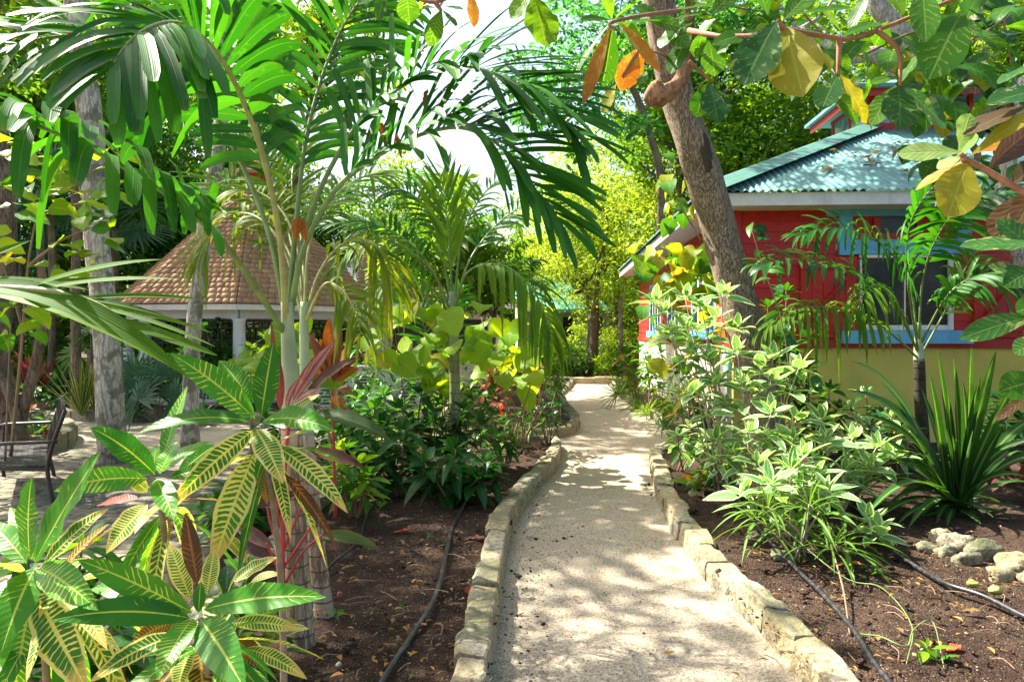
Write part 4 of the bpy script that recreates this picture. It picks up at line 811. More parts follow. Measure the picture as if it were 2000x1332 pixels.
# ------------------------------------------------------------------ foreground leaf materials
CR_G = M_leaf("croton_green", (.026, .13, .012), (.055, .22, .018), .34, .3, tcol=(1.9, 1.7, .5), vein=(.40, .46, .10), vw=.04, side=.07, nside=17, slant=1.5, spec=.5)
CR_P = M_leaf("croton_plain", (.04, .17, .010), (.08, .25, .018), .35, .3, tcol=(1.9, 1.7, .5), vein=(.40, .50, .12), vw=.04, side=.035, nside=13, slant=1.3)
CR_Y = M_leaf("croton_yellow", (.03, .13, .018), (.07, .19, .03), .35, .38, tcol=(1.8, 1.6, .6), vein=(.62, .56, .20), vw=.06, side=.44, nside=20, slant=1.2, edge=(.60, .52, .24), edgew=.74, tip=(.50, .36, .14), spot=(.20, .10, .03))
CR_R = M_leaf("croton_red", (.10, .02, .012), (.17, .035, .015), .35, .4, tcol=(2.2, 1.0, .5), vein=(.45, .06, .05), vw=.09, side=.3, nside=14, slant=1.2)
CR_O = M_leaf("croton_old", (.09, .06, .015), (.16, .08, .02), .35, .4, tcol=(2.0, 1.2, .5), vein=(.42, .30, .08), vw=.06, side=.45, nside=15, slant=1.2)
PALM_G = M_leaf("palm_green", (.016, .10, .014), (.045, .18, .02), .36, .36, tcol=(2.0, 1.9, .4), vein=(.07, .17, .03), vw=.03, nside=0, spec=.5, tip=(.22, .15, .05), tipv=.97)
PALM_L = M_leaf("palm_light", (.07, .17, .014), (.14, .26, .02), .50, .5, tcol=(2.0, 1.6, .45), vein=(.14, .22, .05), vw=.03, nside=0)
PALM_Y = M_leaf("palm_yellow", (.11, .22, .02), (.22, .29, .03), .55, .4, tcol=(1.8, 1.4, .5), nside=0, tip=(.34, .18, .04), tipv=.86)
RACH = M_plain("rachis_green", (.16, .24, .06), .45, .25, .1); RACH_Y = M_plain("rachis_yellow", (.33, .33, .11), .45, .2, .1)
SHAFT = M_plain("crownshaft", (.30, .38, .22), .5, .15, .15, sc_=5, dirt=(.20, .13, .07), dirtamt=.5)
RING = M_bark("ringed_trunk", (.38, .29, .19), (.44, .36, .26), (.10, .065, .04), ring=13, vs=.7, bst=.5)
CROT_STEM = M_plain("croton_stem", (.22, .17, .12), .8, .3, .5, sc_=40); RED_STEM = M_plain("red_stem", (.34, .03, .035), .45, .2, .1)
HINT = A(0, -.72, .69)
def placed(root, specs, Y0, mats, kind='lance', nu=12, ns=4, arch=.10, fold=.16, wave=.10, name="leaf", seed=0, curl=.0, stalk=True, smat=None):
    """specs: (base px, base py, tip px, tip py, width px, material key, base dY, tip dY, arch)"""
    rr = np.random.RandomState(seed)
    for i, sp in enumerate(specs):
        bx, by, tx, ty, w, key = sp[:6]; d0 = sp[6] if len(sp) > 6 else 0.0; d1 = sp[7] if len(sp) > 7 else rr.uniform(-.12, .10); ar = sp[8] if len(sp) > 8 else arch * rr.uniform(.6, 1.4)
        b, t = P(bx, by, Y0 + d0), P(tx, ty, Y0 + d1); L = np.linalg.norm(t - b); h = nz(HINT + rr.normal(0, .22, 3)); d = nz(t - b); h = nz(h - d * np.dot(h, d))
        c_ = (b + t) / 2 + (A(0, 0, 1) * .7 + h * .5) * L * ar; s = nz(np.cross(d, h)); wd = w * (.92 if mats is CM else 1) / F * (Y0 + (d0 + d1) / 2)
        V, Fq, uv, rn = blades(b, c_, t, [wd], s, kind, nu, ns, fold * rr.uniform(.5, 1.5), wave * rr.uniform(.4, 1.4), rr.randint(1 << 20), curl=curl)
        mk(name, V[0], Fq, mats[key], root, uv, np.full(V.shape[1], rn[0]))
CR_B = M_leaf('croton_dark', (.045, .030, .014), (.085, .045, .02), .3, .4, tcol=(2.0, 1.1, .5), vein=(.26, .12, .05), vw=.08, side=.12, nside=14, slant=1.2)
PALM_C = M_leaf('palm_close', (.045, .12, .010), (.09, .19, .014), .45, .55, tcol=(1.9, 1.7, .4), vein=(.12, .2, .04), vw=.03, nside=0, spec=.3)
CM = dict(B=CR_B, G=CR_G, P=CR_P, Y=CR_Y, R=CR_R, O=CR_O)
def croton(label, Y0, centre, foot, specs, seed, extra=0, el=.34):
    f = P(*foot, Y0 + .05); root = thing("croton", label, "croton", A(f[0], f[1], .06)); c = P(*centre, Y0)
    stem(root, [A(f[0], f[1], .0), (f + c) / 2 + A(.02, .03, 0), c + A(0, .01, -.01)], .013, .006, CROT_STEM, n=12, seg=8, rough=.2)
    placed(root, specs, Y0, CM, seed=seed)
    if extra:
        rr = np.random.RandomState(seed); B, C, T, W, S = rosette(rr, c + A(0, .08, -.08), extra, .24, .044, 25, -65, .35); bl = blades(B, C, T, W, S, 'lance', 9, 2, .2, .1, seed)
        put_leaves(root, "leaf", bl, [CR_Y, CR_O, CR_G, CR_G, CR_P, CR_Y], pick=rr.randint(0, 6, extra))
    return root
croton("croton with broad plain green and yellow veined leaves at the lower left corner", 1.55, (70, 1108), (40, 1750), [
    (58, 1090, 63, 929, 60, 'G'), (67, 1098, 198, 880, 92, 'P', 0, -.05, .03), (84, 1106, 212, 993, 46, 'Y', 0, .05), (74, 1108, 192, 1192, 70, 'G', 0, -.12), (52, 1100, -20, 1020, 52, 'P'),
    (70, 1106, 2, 1274, 80, 'P', 0, -.12), (72, 1160, 172, 1352, 96, 'Y', 0, -.1), (60, 1180, 28, 1360, 78, 'G', 0, -.05), (118, 1118, 214, 1022, 34, 'O', .05, .1), (44, 1120, -40, 1110, 50, 'Y'), (68, 1095, 20, 990, 40, 'G', .05, .15), (90, 1190, 130, 1330, 50, 'O', .1, .12),
    (60, 1120, -30, 1200, 55, 'G', .05, -.05), (100, 1140, 170, 1090, 40, 'Y', .1, .25)], 1, 20)
croton("croton with a full rosette low in the left foreground, right of the corner one", 1.5, (388, 1202), (395, 1800), [
    (375, 1196, 150, 1092, 62, 'G', 0, -.02, .10), (398, 1190, 637, 1166, 64, 'P', 0, -.05, .10), (372, 1207, 100, 1211, 60, 'G', 0, -.08, .16), (376, 1208, 308, 1328, 64, 'G', 0, -.15, .1), (392, 1210, 480, 1350, 82, 'G', 0, -.18, .12),
    (352, 1238, 172, 1335, 46, 'Y', .04, -.05, .16), (455, 1136, 541, 1088, 42, 'Y', .15, .2), (386, 1140, 362, 1000, 38, 'B', .1, .15, .02), (404, 1160, 420, 1070, 36, 'Y', .1, .15), (452, 1216, 588, 1230, 34, 'Y', .1, .12), (480, 1266, 600, 1326, 34, 'Y', .1, .1),
    (372, 1260, 346, 1356, 50, 'Y', .05, -.02), (388, 1250, 398, 1362, 62, 'O', .08, 0), (388, 1195, 392, 1135, 26, 'G', 0, .02), (340, 1215, 252, 1262, 34, 'O', .1, .12), (262, 1215, 345, 1205, 30, 'Y', .12, .1), (455, 1246, 512, 1300, 44, 'O', .12, .1), (300, 1180, 178, 1150, 50, 'G', .22, .3), (372, 1170, 330, 1060, 44, 'Y', .15, .2)], 2, 22)
croton("croton on a thin brown stem between the bench and the foreground palm", 1.85, (302, 932), (330, 1560), [
    (303, 927, 175, 834, 60, 'G', 0, -.05, .12), (316, 905, 366, 755, 44, 'G', .1, .2), (310, 925, 410, 862, 46, 'G', .03, .1, .14), (288, 935, 105, 959, 54, 'G', 0, -.02, .14), (306, 935, 340, 1016, 48, 'P', 0, -.12), (288, 985, 207, 1081, 58, 'Y', .02, -.05, .1),
    (270, 973, 189, 988, 28, 'R', .1, .15), (330, 935, 450, 910, 32, 'G', .1, .15), (312, 925, 346, 862, 44, 'P', 0, .06), (288, 960, 250, 930, 30, 'Y', .1, .1), (315, 1005, 330, 1055, 26, 'O', .1, .1), (330, 1060, 300, 1100, 30, 'O', .15, .1), (300, 925, 306, 868, 32, 'G', .05, .1)], 3, 12)
croton("tall croton with the highest rosette, close beside the ringed palm trunk", 1.9, (507, 822), (552, 1520), [
    (498, 818, 333, 690, 62, 'G', 0, -.08, .10), (492, 790, 428, 704, 50, 'G', .05, .12), (510, 812, 534, 668, 54, 'G', .02, .05, .03), (515, 822, 654, 842, 60, 'P', 0, -.08, .16), (492, 824, 266, 848, 54, 'G', 0, -.05, .16), (495, 840, 333, 986, 52, 'Y', 0, -.1, .10), (497, 886, 414, 1108, 72, 'Y', .02, -.05, .05),
    (500, 838, 553, 945, 56, 'Y', 0, -.12, .1), (534, 868, 680, 1003, 46, 'Y', .03, 0, .14), (556, 926, 655, 1064, 26, 'B', .05, .05, .12), (512, 915, 522, 985, 26, 'O', .05, .02), (420, 870, 340, 935, 44, 'G', .1, .1), (560, 812, 625, 770, 24, 'Y', .1, .2), (440, 1046, 484, 1100, 26, 'Y', .05, 0), (500, 905, 508, 975, 24, 'O', .1, .1)], 4, 9)
# ------------------------------------------------------------------ foreground palms
rp = np.random.RandomState(11)
def pp(l): return [P(*x) for x in l]
def palm(label, foot, trunk, rt, shaft, rs, tm=RING, group=None):
    root = thing("palm_tree", label, "palm", foot, group); c = catmull([A(*foot) - A(0, 0, .08)] + pp(trunk), 26); m = MB(); r = np.linspace(rt * 1.12, rt * .9, 26) * (1 + .5 * np.exp(-np.linspace(0, 9, 26))); m.tube(c, r, 14, .05, 9); m.build("trunk", tm, root, smooth=True)
    c = catmull(pp(shaft), 16); m = MB(); m.tube(c, np.linspace(rs * 1.12, rs * .62, 16), 12, .05); m.build("crownshaft", SHAFT, root, smooth=True); return root
p1 = palm("foreground palm with a thick ringed trunk and huge dark fronds arching across the top left", G(592, 1296), [(584, 1180, 3.09), (577, 1050, 3.09), (573, 930, 3.09), (570, 830, 3.09)], .052, [(570, 835, 3.09), (567, 740, 3.09), (563, 660, 3.07), (560, 590, 3.06)], .040)
FRG = [  # points, n, L, width, hint, droop, raise, fwd, t0
 ([(560, 640, 3.06), (545, 455, 2.95), (512, 300, 2.8), (465, 175, 2.65), (420, 100, 2.5), (374, 58, 2.4), (335, 44, 2.3), (290, 55, 2.2), (250, 85, 2.12), (215, 135, 2.05)], 21, .44, .062, (0.1, -1, .25), .30, .12, .42, .27),
 ([(556, 650, 3.06), (466, 513, 2.8), (427, 464, 2.7), (371, 416, 2.6), (280, 350, 2.4), (157, 283, 2.2), (52, 241, 2.05), (-70, 225, 1.95)], 20, .42, .060, (0, -.55, .8), .45, .45, .5, .34),
 ([(560, 630, 3.1), (520, 440, 3.2), (430, 240, 3.3), (320, 120, 3.3), (180, 70, 3.2), (20, 90, 3.0), (-80, 140, 2.9)], 22, .5, .048, (0, -.6, .8), .22, .3, .55, .4),
 ([(566, 620, 3.1), (592, 490, 3.1), (650, 378, 3.1), (715, 320, 3.1), (783, 280, 3.05), (850, 255, 3.0), (910, 252, 2.95), (975, 285, 2.9), (1030, 350, 2.85), (1090, 430, 2.8)], 32, .50, .044, (0, -.6, .8), .20, .45, .58, .26),
 ([(566, 620, 3.1), (600, 440, 3.2), (650, 320, 3.25), (715, 225, 3.25), (800, 160, 3.2), (890, 130, 3.1), (970, 145, 3.0), (1050, 190, 2.95), (1120, 260, 2.9)], 32, .52, .044, (0, -.55, .8), .18, .35, .58, .3),
 ([(562, 620, 3.1), (580, 420, 3.2), (600, 260, 3.3), (640, 120, 3.4), (690, 20, 3.4), (760, -60, 3.4)], 20, .5, .05, (.2, -.9, .3), .3, .2, .45, .3),
 ([(560, 620, 3.1), (540, 430, 3.2), (500, 230, 3.25), (450, 90, 3.25), (370, -20, 3.2), (260, -80, 3.1)], 20, .5, .055, (-.2, -.8, .5), .3, .2, .45, .3)]
for i, (pts_, n, L, w, h, dr, ra, fw, t0) in enumerate(FRG): frond(p1, pp(pts_), int(n * 1.35), L * 1.1, w * 1.0, PALM_G, RACH_Y if i == 0 else RACH, h, rp, dr, ra, fw, t0, 'broadleaflet', .015, 8, .22)
M_DRY = M_leaf("dry_leaf", (.28, .10, .035), (.38, .17, .06), .3, .7, tcol=(1.8, 1.1, .6), vein=(.20, .07, .03), vw=.05, side=.2, nside=8, spec=.2)
for sp in ((586, 425, 578, 475, 20), (592, 430, 600, 478, 16), (745, 240, 752, 285, 12), (775, 262, 785, 312, 11), (836, 175, 828, 215, 9), (140, 60, 150, 100, 14)):
    placed(p1, [sp + ('D', 0, 0, .3)], 3.0, dict(D=M_DRY), nu=8, fold=.9, wave=.6, name="dry_leaf_strip", seed=sp[0])
p2 = palm("second slimmer ringed palm just right of the foreground palm with yellow backlit fronds", G(640, 1228), [(628, 1150, 3.46), (614, 1030, 3.46), (606, 930, 3.48), (600, 850, 3.5)], .040, [(600, 855, 3.5), (597, 760, 3.5), (594, 660, 3.5), (594, 590, 3.5)], .031)
for pts_, n, L, w, h, dr in (([(594, 640, 3.5), (560, 500, 3.6), (510, 430, 3.7), (455, 418, 3.8), (415, 455, 3.85), (400, 500, 3.85)], 20, .36, .030, (0, -.5, .8), .65),
                             ([(594, 640, 3.5), (620, 540, 3.6), (665, 480, 3.7), (715, 470, 3.75), (750, 510, 3.75), (765, 560, 3.8)], 18, .38, .030, (0, -.5, .8), .7),
                             ([(594, 630, 3.5), (580, 480, 3.7), (540, 400, 3.9), (480, 370, 4.0), (430, 390, 4.1)], 18, .36, .030, (0, -.5, .8), .6),
                             ([(596, 630, 3.5), (630, 560, 3.4), (660, 560, 3.4), (690, 600, 3.35), (705, 650, 3.3)], 14, .26, .026, (0, -.5, .8), .6),
                             ([(594, 620, 3.5), (604, 480, 3.6), (640, 400, 3.8), (700, 350, 4.0), (760, 345, 4.1)], 18, .4, .034, (0, -.6, .7), .4)):
    frond(p2, pp(pts_), n, L, w, PALM_Y if pts_[-1][0] < 780 and L < .4 else PALM_L, RACH_Y, h, rp, dr, .3, .5, .34, 'leaflet', .010, 6, .3)
for pts_, n, L, w in (([(594, 630, 3.55), (575, 520, 3.8), (520, 420, 4.1), (450, 365, 4.3), (390, 370, 4.4)], 22, .44, .036), ([(594, 630, 3.55), (570, 480, 3.9), (540, 370, 4.2), (500, 300, 4.4), (440, 270, 4.5)], 22, .44, .036), ([(594, 630, 3.55), (590, 480, 3.9), (570, 360, 4.2), (590, 260, 4.5), (640, 230, 4.6)], 20, .44, .036)):
    frond(p2, pp(pts_), n, L, w, PALM_L, RACH_Y, (0, -.6, .8), rp, .25, .35, .55, .3, 'leaflet', .010, 6, .3)
# slim palm in the middle
p3 = palm("slim green stemmed palm in the middle of the left bed with a tall pale spear", G(893, 930), [(892, 880, 7.1), (890, 820, 7.1), (888, 745, 7.1), (887, 690, 7.1)], .058, [(887, 690, 7.1), (886, 640, 7.1), (884, 600, 7.1), (883, 570, 7.1)], .05, tm=M_bark("green_trunk", (.30, .34, .18), (.26, .26, .15), (.13, .11, .06), ring=9, vs=.6, bst=.3))
for pts_, n, L, w, mt, h, dr, ra, fw in (
    ([(884, 610, 7.1), (880, 520, 7.1), (874, 430, 7.1), (862, 345, 7.1)], 16, .62, .045, PALM_L, (0, -1, .2), .02, .02, .97),
    ([(884, 620, 7.1), (850, 540, 7.0), (800, 490, 6.9), (745, 468, 6.8), (695, 480, 6.7), (650, 530, 6.6)], 22, .46, .05, PALM_L, (0, -.5, .8), .6, .3, .5),
    ([(884, 620, 7.1), (840, 520, 7.3), (780, 460, 7.5), (710, 436, 7.6), (630, 440, 7.7)], 22, .5, .05, PALM_G, (0, -.6, .7), .35, .3, .5),
    ([(886, 620, 7.1), (905, 545, 6.9), (940, 518, 6.8), (990, 522, 6.7), (1035, 560, 6.6), (1065, 615, 6.5), (1078, 670, 6.5)], 26, .56, .052, PALM_L, (0, -.4, .9), .85, .2, .5),
    ([(886, 620, 7.1), (912, 520, 7.3), (955, 455, 7.5), (1005, 412, 7.6), (1055, 392, 7.6), (1110, 410, 7.6)], 22, .5, .045, PALM_G, (0, -.6, .7), .3, .35, .5),
    ([(884, 610, 7.1), (860, 480, 7.3), (825, 400, 7.5), (780, 370, 7.6), (730, 380, 7.7)], 20, .5, .045, PALM_G, (0, -.6, .7), .35, .35, .5),
    ([(886, 630, 7.1), (850, 570, 6.8), (800, 540, 6.6), (750, 548, 6.5), (700, 600, 6.4)], 18, .42, .045, PALM_L, (0, -.5, .8), .6, .25, .5),
    ([(886, 610, 7.1), (900, 480, 7.3), (930, 400, 7.5), (975, 350, 7.6), (1010, 340, 7.7)], 18, .45, .04, PALM_L, (0, -.6, .7), .3, .3, .55)):
    frond(p3, pp(pts_), n, L, w, mt, RACH, h, rp, dr, ra, fw, .28, 'leaflet', .014, 5, .3)
# low dark palm fan behind it
p3b = thing("palm_seedling", "low stemless palm with one flat dark frond standing before the hall's fascia", "palm", G(855, 850))
frond(p3b, pp([(850, 740, 10), (835, 660, 9.9), (812, 590, 9.8), (790, 525, 9.7)]), 18, .62, .05, PALM_G, RACH, (-.2, -1, .2), rp, .15, .05, .55, .2, 'leaflet', .014, 4, .3)
frond(p3b, pp([(850, 740, 10), (870, 670, 10), (880, 610, 10), (905, 560, 10)]), 14, .5, .05, PALM_G, RACH, (.2, -1, .2), rp, .2, .05, .55, .2, 'leaflet', .014, 4, .3)
# bright frond entering from the left edge
lf = thing("palm_frond_plant", "bright yellow green palm frond reaching in from the left edge at mid height", "palm", A(-1.65, 1.5, 0))
m = MB(); m.tube(catmull([A(-1.65, 1.5, 0), P(-260, 700, 1.5), P(-120, 575, 1.45), P(60, 566, 1.4), P(180, 590, 1.4), P(260, 640, 1.4)], 20), np.linspace(.014, .003, 20), 6); m.build("frond_stalk", RACH_Y, lf, smooth=True)
placed(lf, [(40, 568, 314, 507, 15, 'L'), (-40, 545, 172, 566, 16, 'L'), (60, 570, 345, 545, 15, 'L'), (150, 585, 402, 587, 11, 'L'), (40, 575, 131, 623, 18, 'L'), (120, 582, 414, 650, 12, 'L'), (190, 600, 420, 677, 10, 'L'), (230, 625, 424, 694, 22, 'L', 0, 0, .02), (-60, 560, 365, 735, 50, 'L', 0, -.05, .18), (-40, 570, 350, 725, 34, 'Y', .04, .02, .14), (-60, 600, 40, 600, 14, 'L'), (0, 560, 290, 545, 12, 'L', .05, .1), (-60, 520, 60, 470, 14, 'L'), (100, 575, 330, 620, 12, 'L')],
       1.42, dict(L=PALM_C, Y=PALM_L), 'strap', 12, 2, .05, .3, 0, "leaflet", 5)
# ------------------------------------------------------------------ cordylines
CO_O = M_leaf("cordyline_orange", (.22, .08, .015), (.40, .20, .02), .5, .35, tcol=(2.0, 1.2, .4), vein=(.45, .10, .05), vw=.03, edge=(.40, .03, .03), edgew=.88, nside=0)
CO_M = M_leaf("cordyline_maroon", (.07, .035, .035), (.11, .075, .06), .3, .35, tcol=(2.2, .8, .8), vein=(.22, .05, .06), vw=.03, edge=(.30, .03, .06), edgew=.85, nside=0)
CO_P = M_leaf("cordyline_pink", (.36, .14, .17), (.42, .20, .22), .35, .35, tcol=(1.6, .9, .9), vein=(.16, .04, .06), vw=.12, side=.2, nside=4, slant=3, edge=(.20, .07, .08), edgew=.7)
CO_G = M_leaf("cordyline_green", (.05, .10, .035), (.09, .13, .05), .35, .35, tcol=(1.8, 1.6, .6), vein=(.14, .16, .08), vw=.03, nside=0, edge=(.14, .05, .04), edgew=.9)
KM = dict(O=CO_O, M=CO_M, P=CO_P, G=CO_G)
def cordy(label, foot, Y0, specs, stems, seed, kind='lance', nu=10, ns=2):
    f = P(*foot, Y0); root = thing("cordyline", label, "cordyline", A(f[0], f[1], .06))
    for s_ in stems: stem(root, [P(*q, Y0) for q in s_[0]], s_[1], s_[2], RED_STEM, n=10, seg=8)
    placed(root, specs, Y0, KM, kind, nu, ns, .08, .35, .12, "leaf", seed); return root
cordy("cordyline with upright orange leaves glowing behind the second palm", (655, 1000), 4.2, [(646, 735, 643, 619, 28, 'O'), (650, 740, 702, 655, 30, 'O'), (640, 745, 602, 648, 22, 'M'), (640, 740, 586, 708, 24, 'O'), (655, 745, 703, 720, 26, 'O'), (652, 750, 668, 640, 20, 'M'), (655, 760, 690, 770, 20, 'O'), (650, 770, 672, 800, 22, 'O'), (645, 740, 625, 660, 22, 'O'), (658, 738, 715, 690, 18, 'M')],
      [([(655, 1010), (652, 880), (648, 760)], .012, .008), ([(650, 870), (630, 810), (618, 790)], .006, .004)], 1)
cordy("cordyline with a pink striped leaf and maroon leaves against the pale crownshaft", (560, 1290), 2.75, [(572, 782, 656, 664, 28, 'P', 0, -.05), (590, 792, 700, 700, 26, 'M', 0, 0, .2), (575, 790, 629, 762, 22, 'P'), (548, 800, 545, 700, 18, 'M', .1, .1), (545, 790, 530, 625, 13, 'M', .2, .2), (615, 808, 765, 862, 34, 'G', 0, -.1, .15), (600, 880, 712, 912, 30, 'M', .1, .1), (575, 795, 545, 850, 22, 'M', .1, .05), (560, 800, 590, 735, 20, 'P', .1, .12), (625, 1046, 740, 1070, 24, 'G', .1, .1, .2), (535, 1070, 452, 1022, 26, 'M', .1, .2), (540, 1090, 455, 1060, 24, 'M', .1, .15), (500, 990, 590, 960, 22, 'M', .2, .2)],
      [([(556, 1330), (552, 1150), (554, 950), (566, 800)], .012, .008), ([(552, 1110), (600, 1040), (622, 990)], .006, .004), ([(552, 1100), (528, 1020), (522, 990)], .006, .004), ([(552, 1080), (580, 1010), (600, 960)], .006, .004), ([(552, 1150), (590, 1080), (630, 1044)], .006, .004), ([(552, 1040), (540, 980), (545, 920)], .006, .004), ([(552, 1130), (530, 1080), (520, 1060)], .006, .004)], 2)
# ------------------------------------------------------------------ middle distance shrubs
SH_D = M_leaf("shrub_dark", (.010, .055, .014), (.022, .095, .02), .28, .28, tcol=(1.8, 1.9, .5), vein=(.06, .14, .04), vw=.05, side=.06, nside=8)
SH_M = M_leaf("shrub_green", (.03, .12, .012), (.06, .19, .02), .42, .35, tcol=(1.9, 1.7, .4), vein=(.10, .22, .04), vw=.05, side=.08, nside=8)
SH_B = M_leaf("shrub_bright", (.12, .25, .012), (.22, .36, .02), .55, .4, tcol=(1.8, 1.5, .4), vein=(.28, .38, .06), vw=.05, side=.10, nside=7)
SH_H = M_leaf("heart_leaf", (.18, .34, .02), (.32, .46, .04), .60, .4, tcol=(1.8, 1.5, .4), vein=(.30, .40, .08), vw=.04, side=.12, nside=6, alt=(.40, .34, .03), altf=.10)
SH_V = M_leaf("variegated", (.10, .24, .10), (.20, .34, .18), .40, .42, tcol=(1.6, 1.6, .7), vein=(.30, .40, .25), vw=.05, side=.0, nside=7, edge=(.66, .68, .50), edgew=.66, spec=.35, blotch=((.30, .40, .25), .64))
SH_N = M_leaf("narrow_leaf", (.05, .15, .02), (.09, .22, .03), .42, .36, tcol=(1.8, 1.6, .5), vein=(.30, .34, .10), vw=.14, nside=0)
SH_R = M_leaf("red_croton", (.16, .02, .014), (.28, .06, .02), .42, .4, tcol=(1.9, 1.0, .6), vein=(.35, .10, .04), vw=.06, nside=0, alt=(.06, .10, .02), altf=.25)
SH_S = M_leaf("striped_strap", (.020, .075, .018), (.035, .11, .022), .30, .34, tcol=(1.8, 1.8, .5), nside=0, vein=(.20, .27, .11), vw=.12)
SH_Y = M_leaf("climber_leaf", (.20, .26, .02), (.34, .34, .03), .52, .4, tcol=(1.7, 1.4, .5), vein=(.36, .36, .08), vw=.04, side=.1, nside=6, alt=(.40, .20, .03), altf=.2)
FAN_D = M_leaf("fan_dark", (.018, .07, .03), (.035, .11, .045), .25, .35, nside=0); FAN_L = M_leaf("fan_light", (.07, .16, .03), (.12, .22, .04), .4, .35, nside=0)
SANS = M_leaf("sword_leaf", (.04, .09, .03), (.06, .12, .035), .15, .4, nside=0, edge=(.40, .40, .12), edgew=.62)
TWIG = M_plain("twig_brown", (.24, .15, .09), .75, .2, .3); TWIGP = M_plain("twig_pale", (.36, .30, .2), .75, .2, .3)
def hang(label, catg, base, region, n, Lr, wr, kind, mats, seed, Y, stems=(), smat=TWIG, name="leaf", droop=.5, jY=.4, pts=None, fold=.2, nu=6, ns=2, rootname="leafy_shrub", face=.6, up0=.2, stemr=.010, group=None):
    """leaves hanging about given image-plane spots at depth Y: each from a petiole, tilted towards the light"""
    rr = np.random.RandomState(seed); root = thing(rootname, label, catg, base, group); c_ = []
    for s_ in stems: stem(root, [P(*q) if len(q) == 3 else P(*q, Y) for q in s_], stemr, stemr * .4, smat, n=12, seg=6)
    B, C, T, W, S = [], [], [], [], []
    P_ = pts or [(rr.uniform(region[0], region[2]), rr.uniform(region[1], region[3])) for _ in range(n)]
    for (x, y) in P_:
        y_ = Y + rr.uniform(-jY, jY); b = P(x, y, y_); L = rr.uniform(*Lr); az = rr.uniform(0, 6.28); el = rr.normal(up0, .3)
        d = A(math.cos(az) * math.cos(el), math.sin(az) * math.cos(el), math.sin(el)); t = b + d * L * (1 - droop * .5) - A(0, 0, droop * L); h = nz(A(0, -face, .8) + rr.normal(0, .3, 3)); s = nz(np.cross(t - b, h))
        B.append(b); C.append(b + d * L * .5 - A(0, 0, droop * L * .15)); T.append(t); W.append(L * rr.uniform(*wr)); S.append(s)
    bl = blades(np.array(B), np.array(C), np.array(T), W, np.array(S), kind, nu, ns, fold, .08, seed)
    put_leaves(root, name, bl, mats if isinstance(mats, list) else [mats], 300, pick=rr.randint(0, len(mats), len(B)) if isinstance(mats, list) else None); return root
def P3(l): return [P(*x) for x in l]
# bright heart-leaved shrubs glowing behind the slim palm
hang("heart-leaved shrub with glowing yellow green leaves left of the slim palm", "shrub", G(800, 850), (735, 590, 880, 730), 46, (.22, .34), (.75, .95), 'heart', SH_H, 5, 6.9, [[(800, 880), (790, 780), (770, 640)], [(810, 870), (830, 720), (850, 620)], [(790, 700), (740, 640)]])
hang("heart-leaved shrub with large light leaves right of the slim palm", "shrub", G(985, 850), (900, 590, 1080, 735), 44, (.22, .36), (.75, .95), 'heart', SH_H, 6, 7.3, [[(1000, 870), (980, 760), (940, 620)], [(1000, 860), (1040, 740), (1060, 640)], [(985, 760), (920, 690)]])
hang("yellowing heart leaves low beside the path bend", "shrub", G(1060, 820), (1000, 690, 1075, 760), 9, (.22, .32), (.8, .95), 'heart', [SH_H, SH_Y], 7, 7.6, [[(1040, 850), (1035, 760), (1020, 700)]])
hang("bright lime leaves behind the pale crownshaft", "shrub", G(600, 800), (548, 640, 630, 720), 16, (.26, .38), (.8, .95), 'heart', SH_B, 8, 6.0, [[(600, 860), (595, 740), (590, 660)]])
hang("lime green seedling leaf cluster left of the crownshaft near the croton tips", "shrub", G(480, 1000), (468, 690, 520, 750), 5, (.15, .2), (.7, .9), 'ovate', SH_B, 9, 4.2, [[(490, 900), (490, 760), (488, 715)]])
# dark glossy shrubs in the left bed
def tipsat(lst, Y, j=.0): return [P(x, y, Y + j * ((i * 37) % 5 - 2)) for i, (x, y) in enumerate(lst)]
SL = dict(n=11, L=.21, w=.085, kind='ovate', droop=.3, tiers=3, tier_gap=.16, nu=5)
shrub("dark glossy shrub nearest the slim palm stem, low in the left bed", "shrub", G(880, 1005), tipsat([(830, 905), (868, 930), (905, 905), (935, 935), (950, 905), (890, 880), (960, 930)], 5.7, .1), SH_D, TWIG, seed=1, **SL)
shrub("dark glossy shrub in the middle of the left bed over bare soil", "shrub", G(790, 985), tipsat([(735, 885), (775, 860), (812, 880), (755, 915), (820, 915), (790, 840)], 6.0, .12), SH_D, TWIG, seed=2, **SL)
shrub("taller dark shrub behind, with leaves round the slim palm stem", "shrub", G(850, 930), tipsat([(780, 800), (820, 770), (862, 790), (905, 800), (940, 830), (840, 830), (890, 845), (920, 780), (800, 835)], 6.9, .15), SH_D, TWIG, seed=3, **SL)
shrub("dark leaved shrub beside the ringed palm, its leaves half lit", "shrub", G(720, 975), tipsat([(700, 830), (665, 850), (730, 800), (690, 880), (745, 830)], 6.3, .12), SH_D, TWIG, seed=4, mats=[SH_D, SH_M], **SL)
SB = dict(n=9, L=.17, w=.06, kind='lance', droop=.2, tiers=3, tier_gap=.18, nu=5)
shrub("small sunlit yellow green shrub beside the second palm trunk", "shrub", G(690, 1030), tipsat([(672, 880), (700, 905), (650, 915), (720, 930), (682, 935), (655, 880)], 4.9, .1), SH_B, TWIG, seed=5, mats=[SH_B, SH_M], **SB)
shrub("upright lime leaves standing above the dark shrubs", "shrub", G(850, 900), tipsat([(845, 765), (870, 775)], 7.4), SH_B, TWIG, seed=6, n=8, L=.30, w=.14, kind='ovate', droop=.1, tiers=1, e0=85, e1=30)
shrub("mid green shrub behind the sunlit yellow green one", "shrub", G(760, 880), tipsat([(720, 800), (750, 770), (700, 780), (660, 800), (690, 820), (640, 830)], 8.0, .2), SH_M, TWIG, seed=7, **SL)
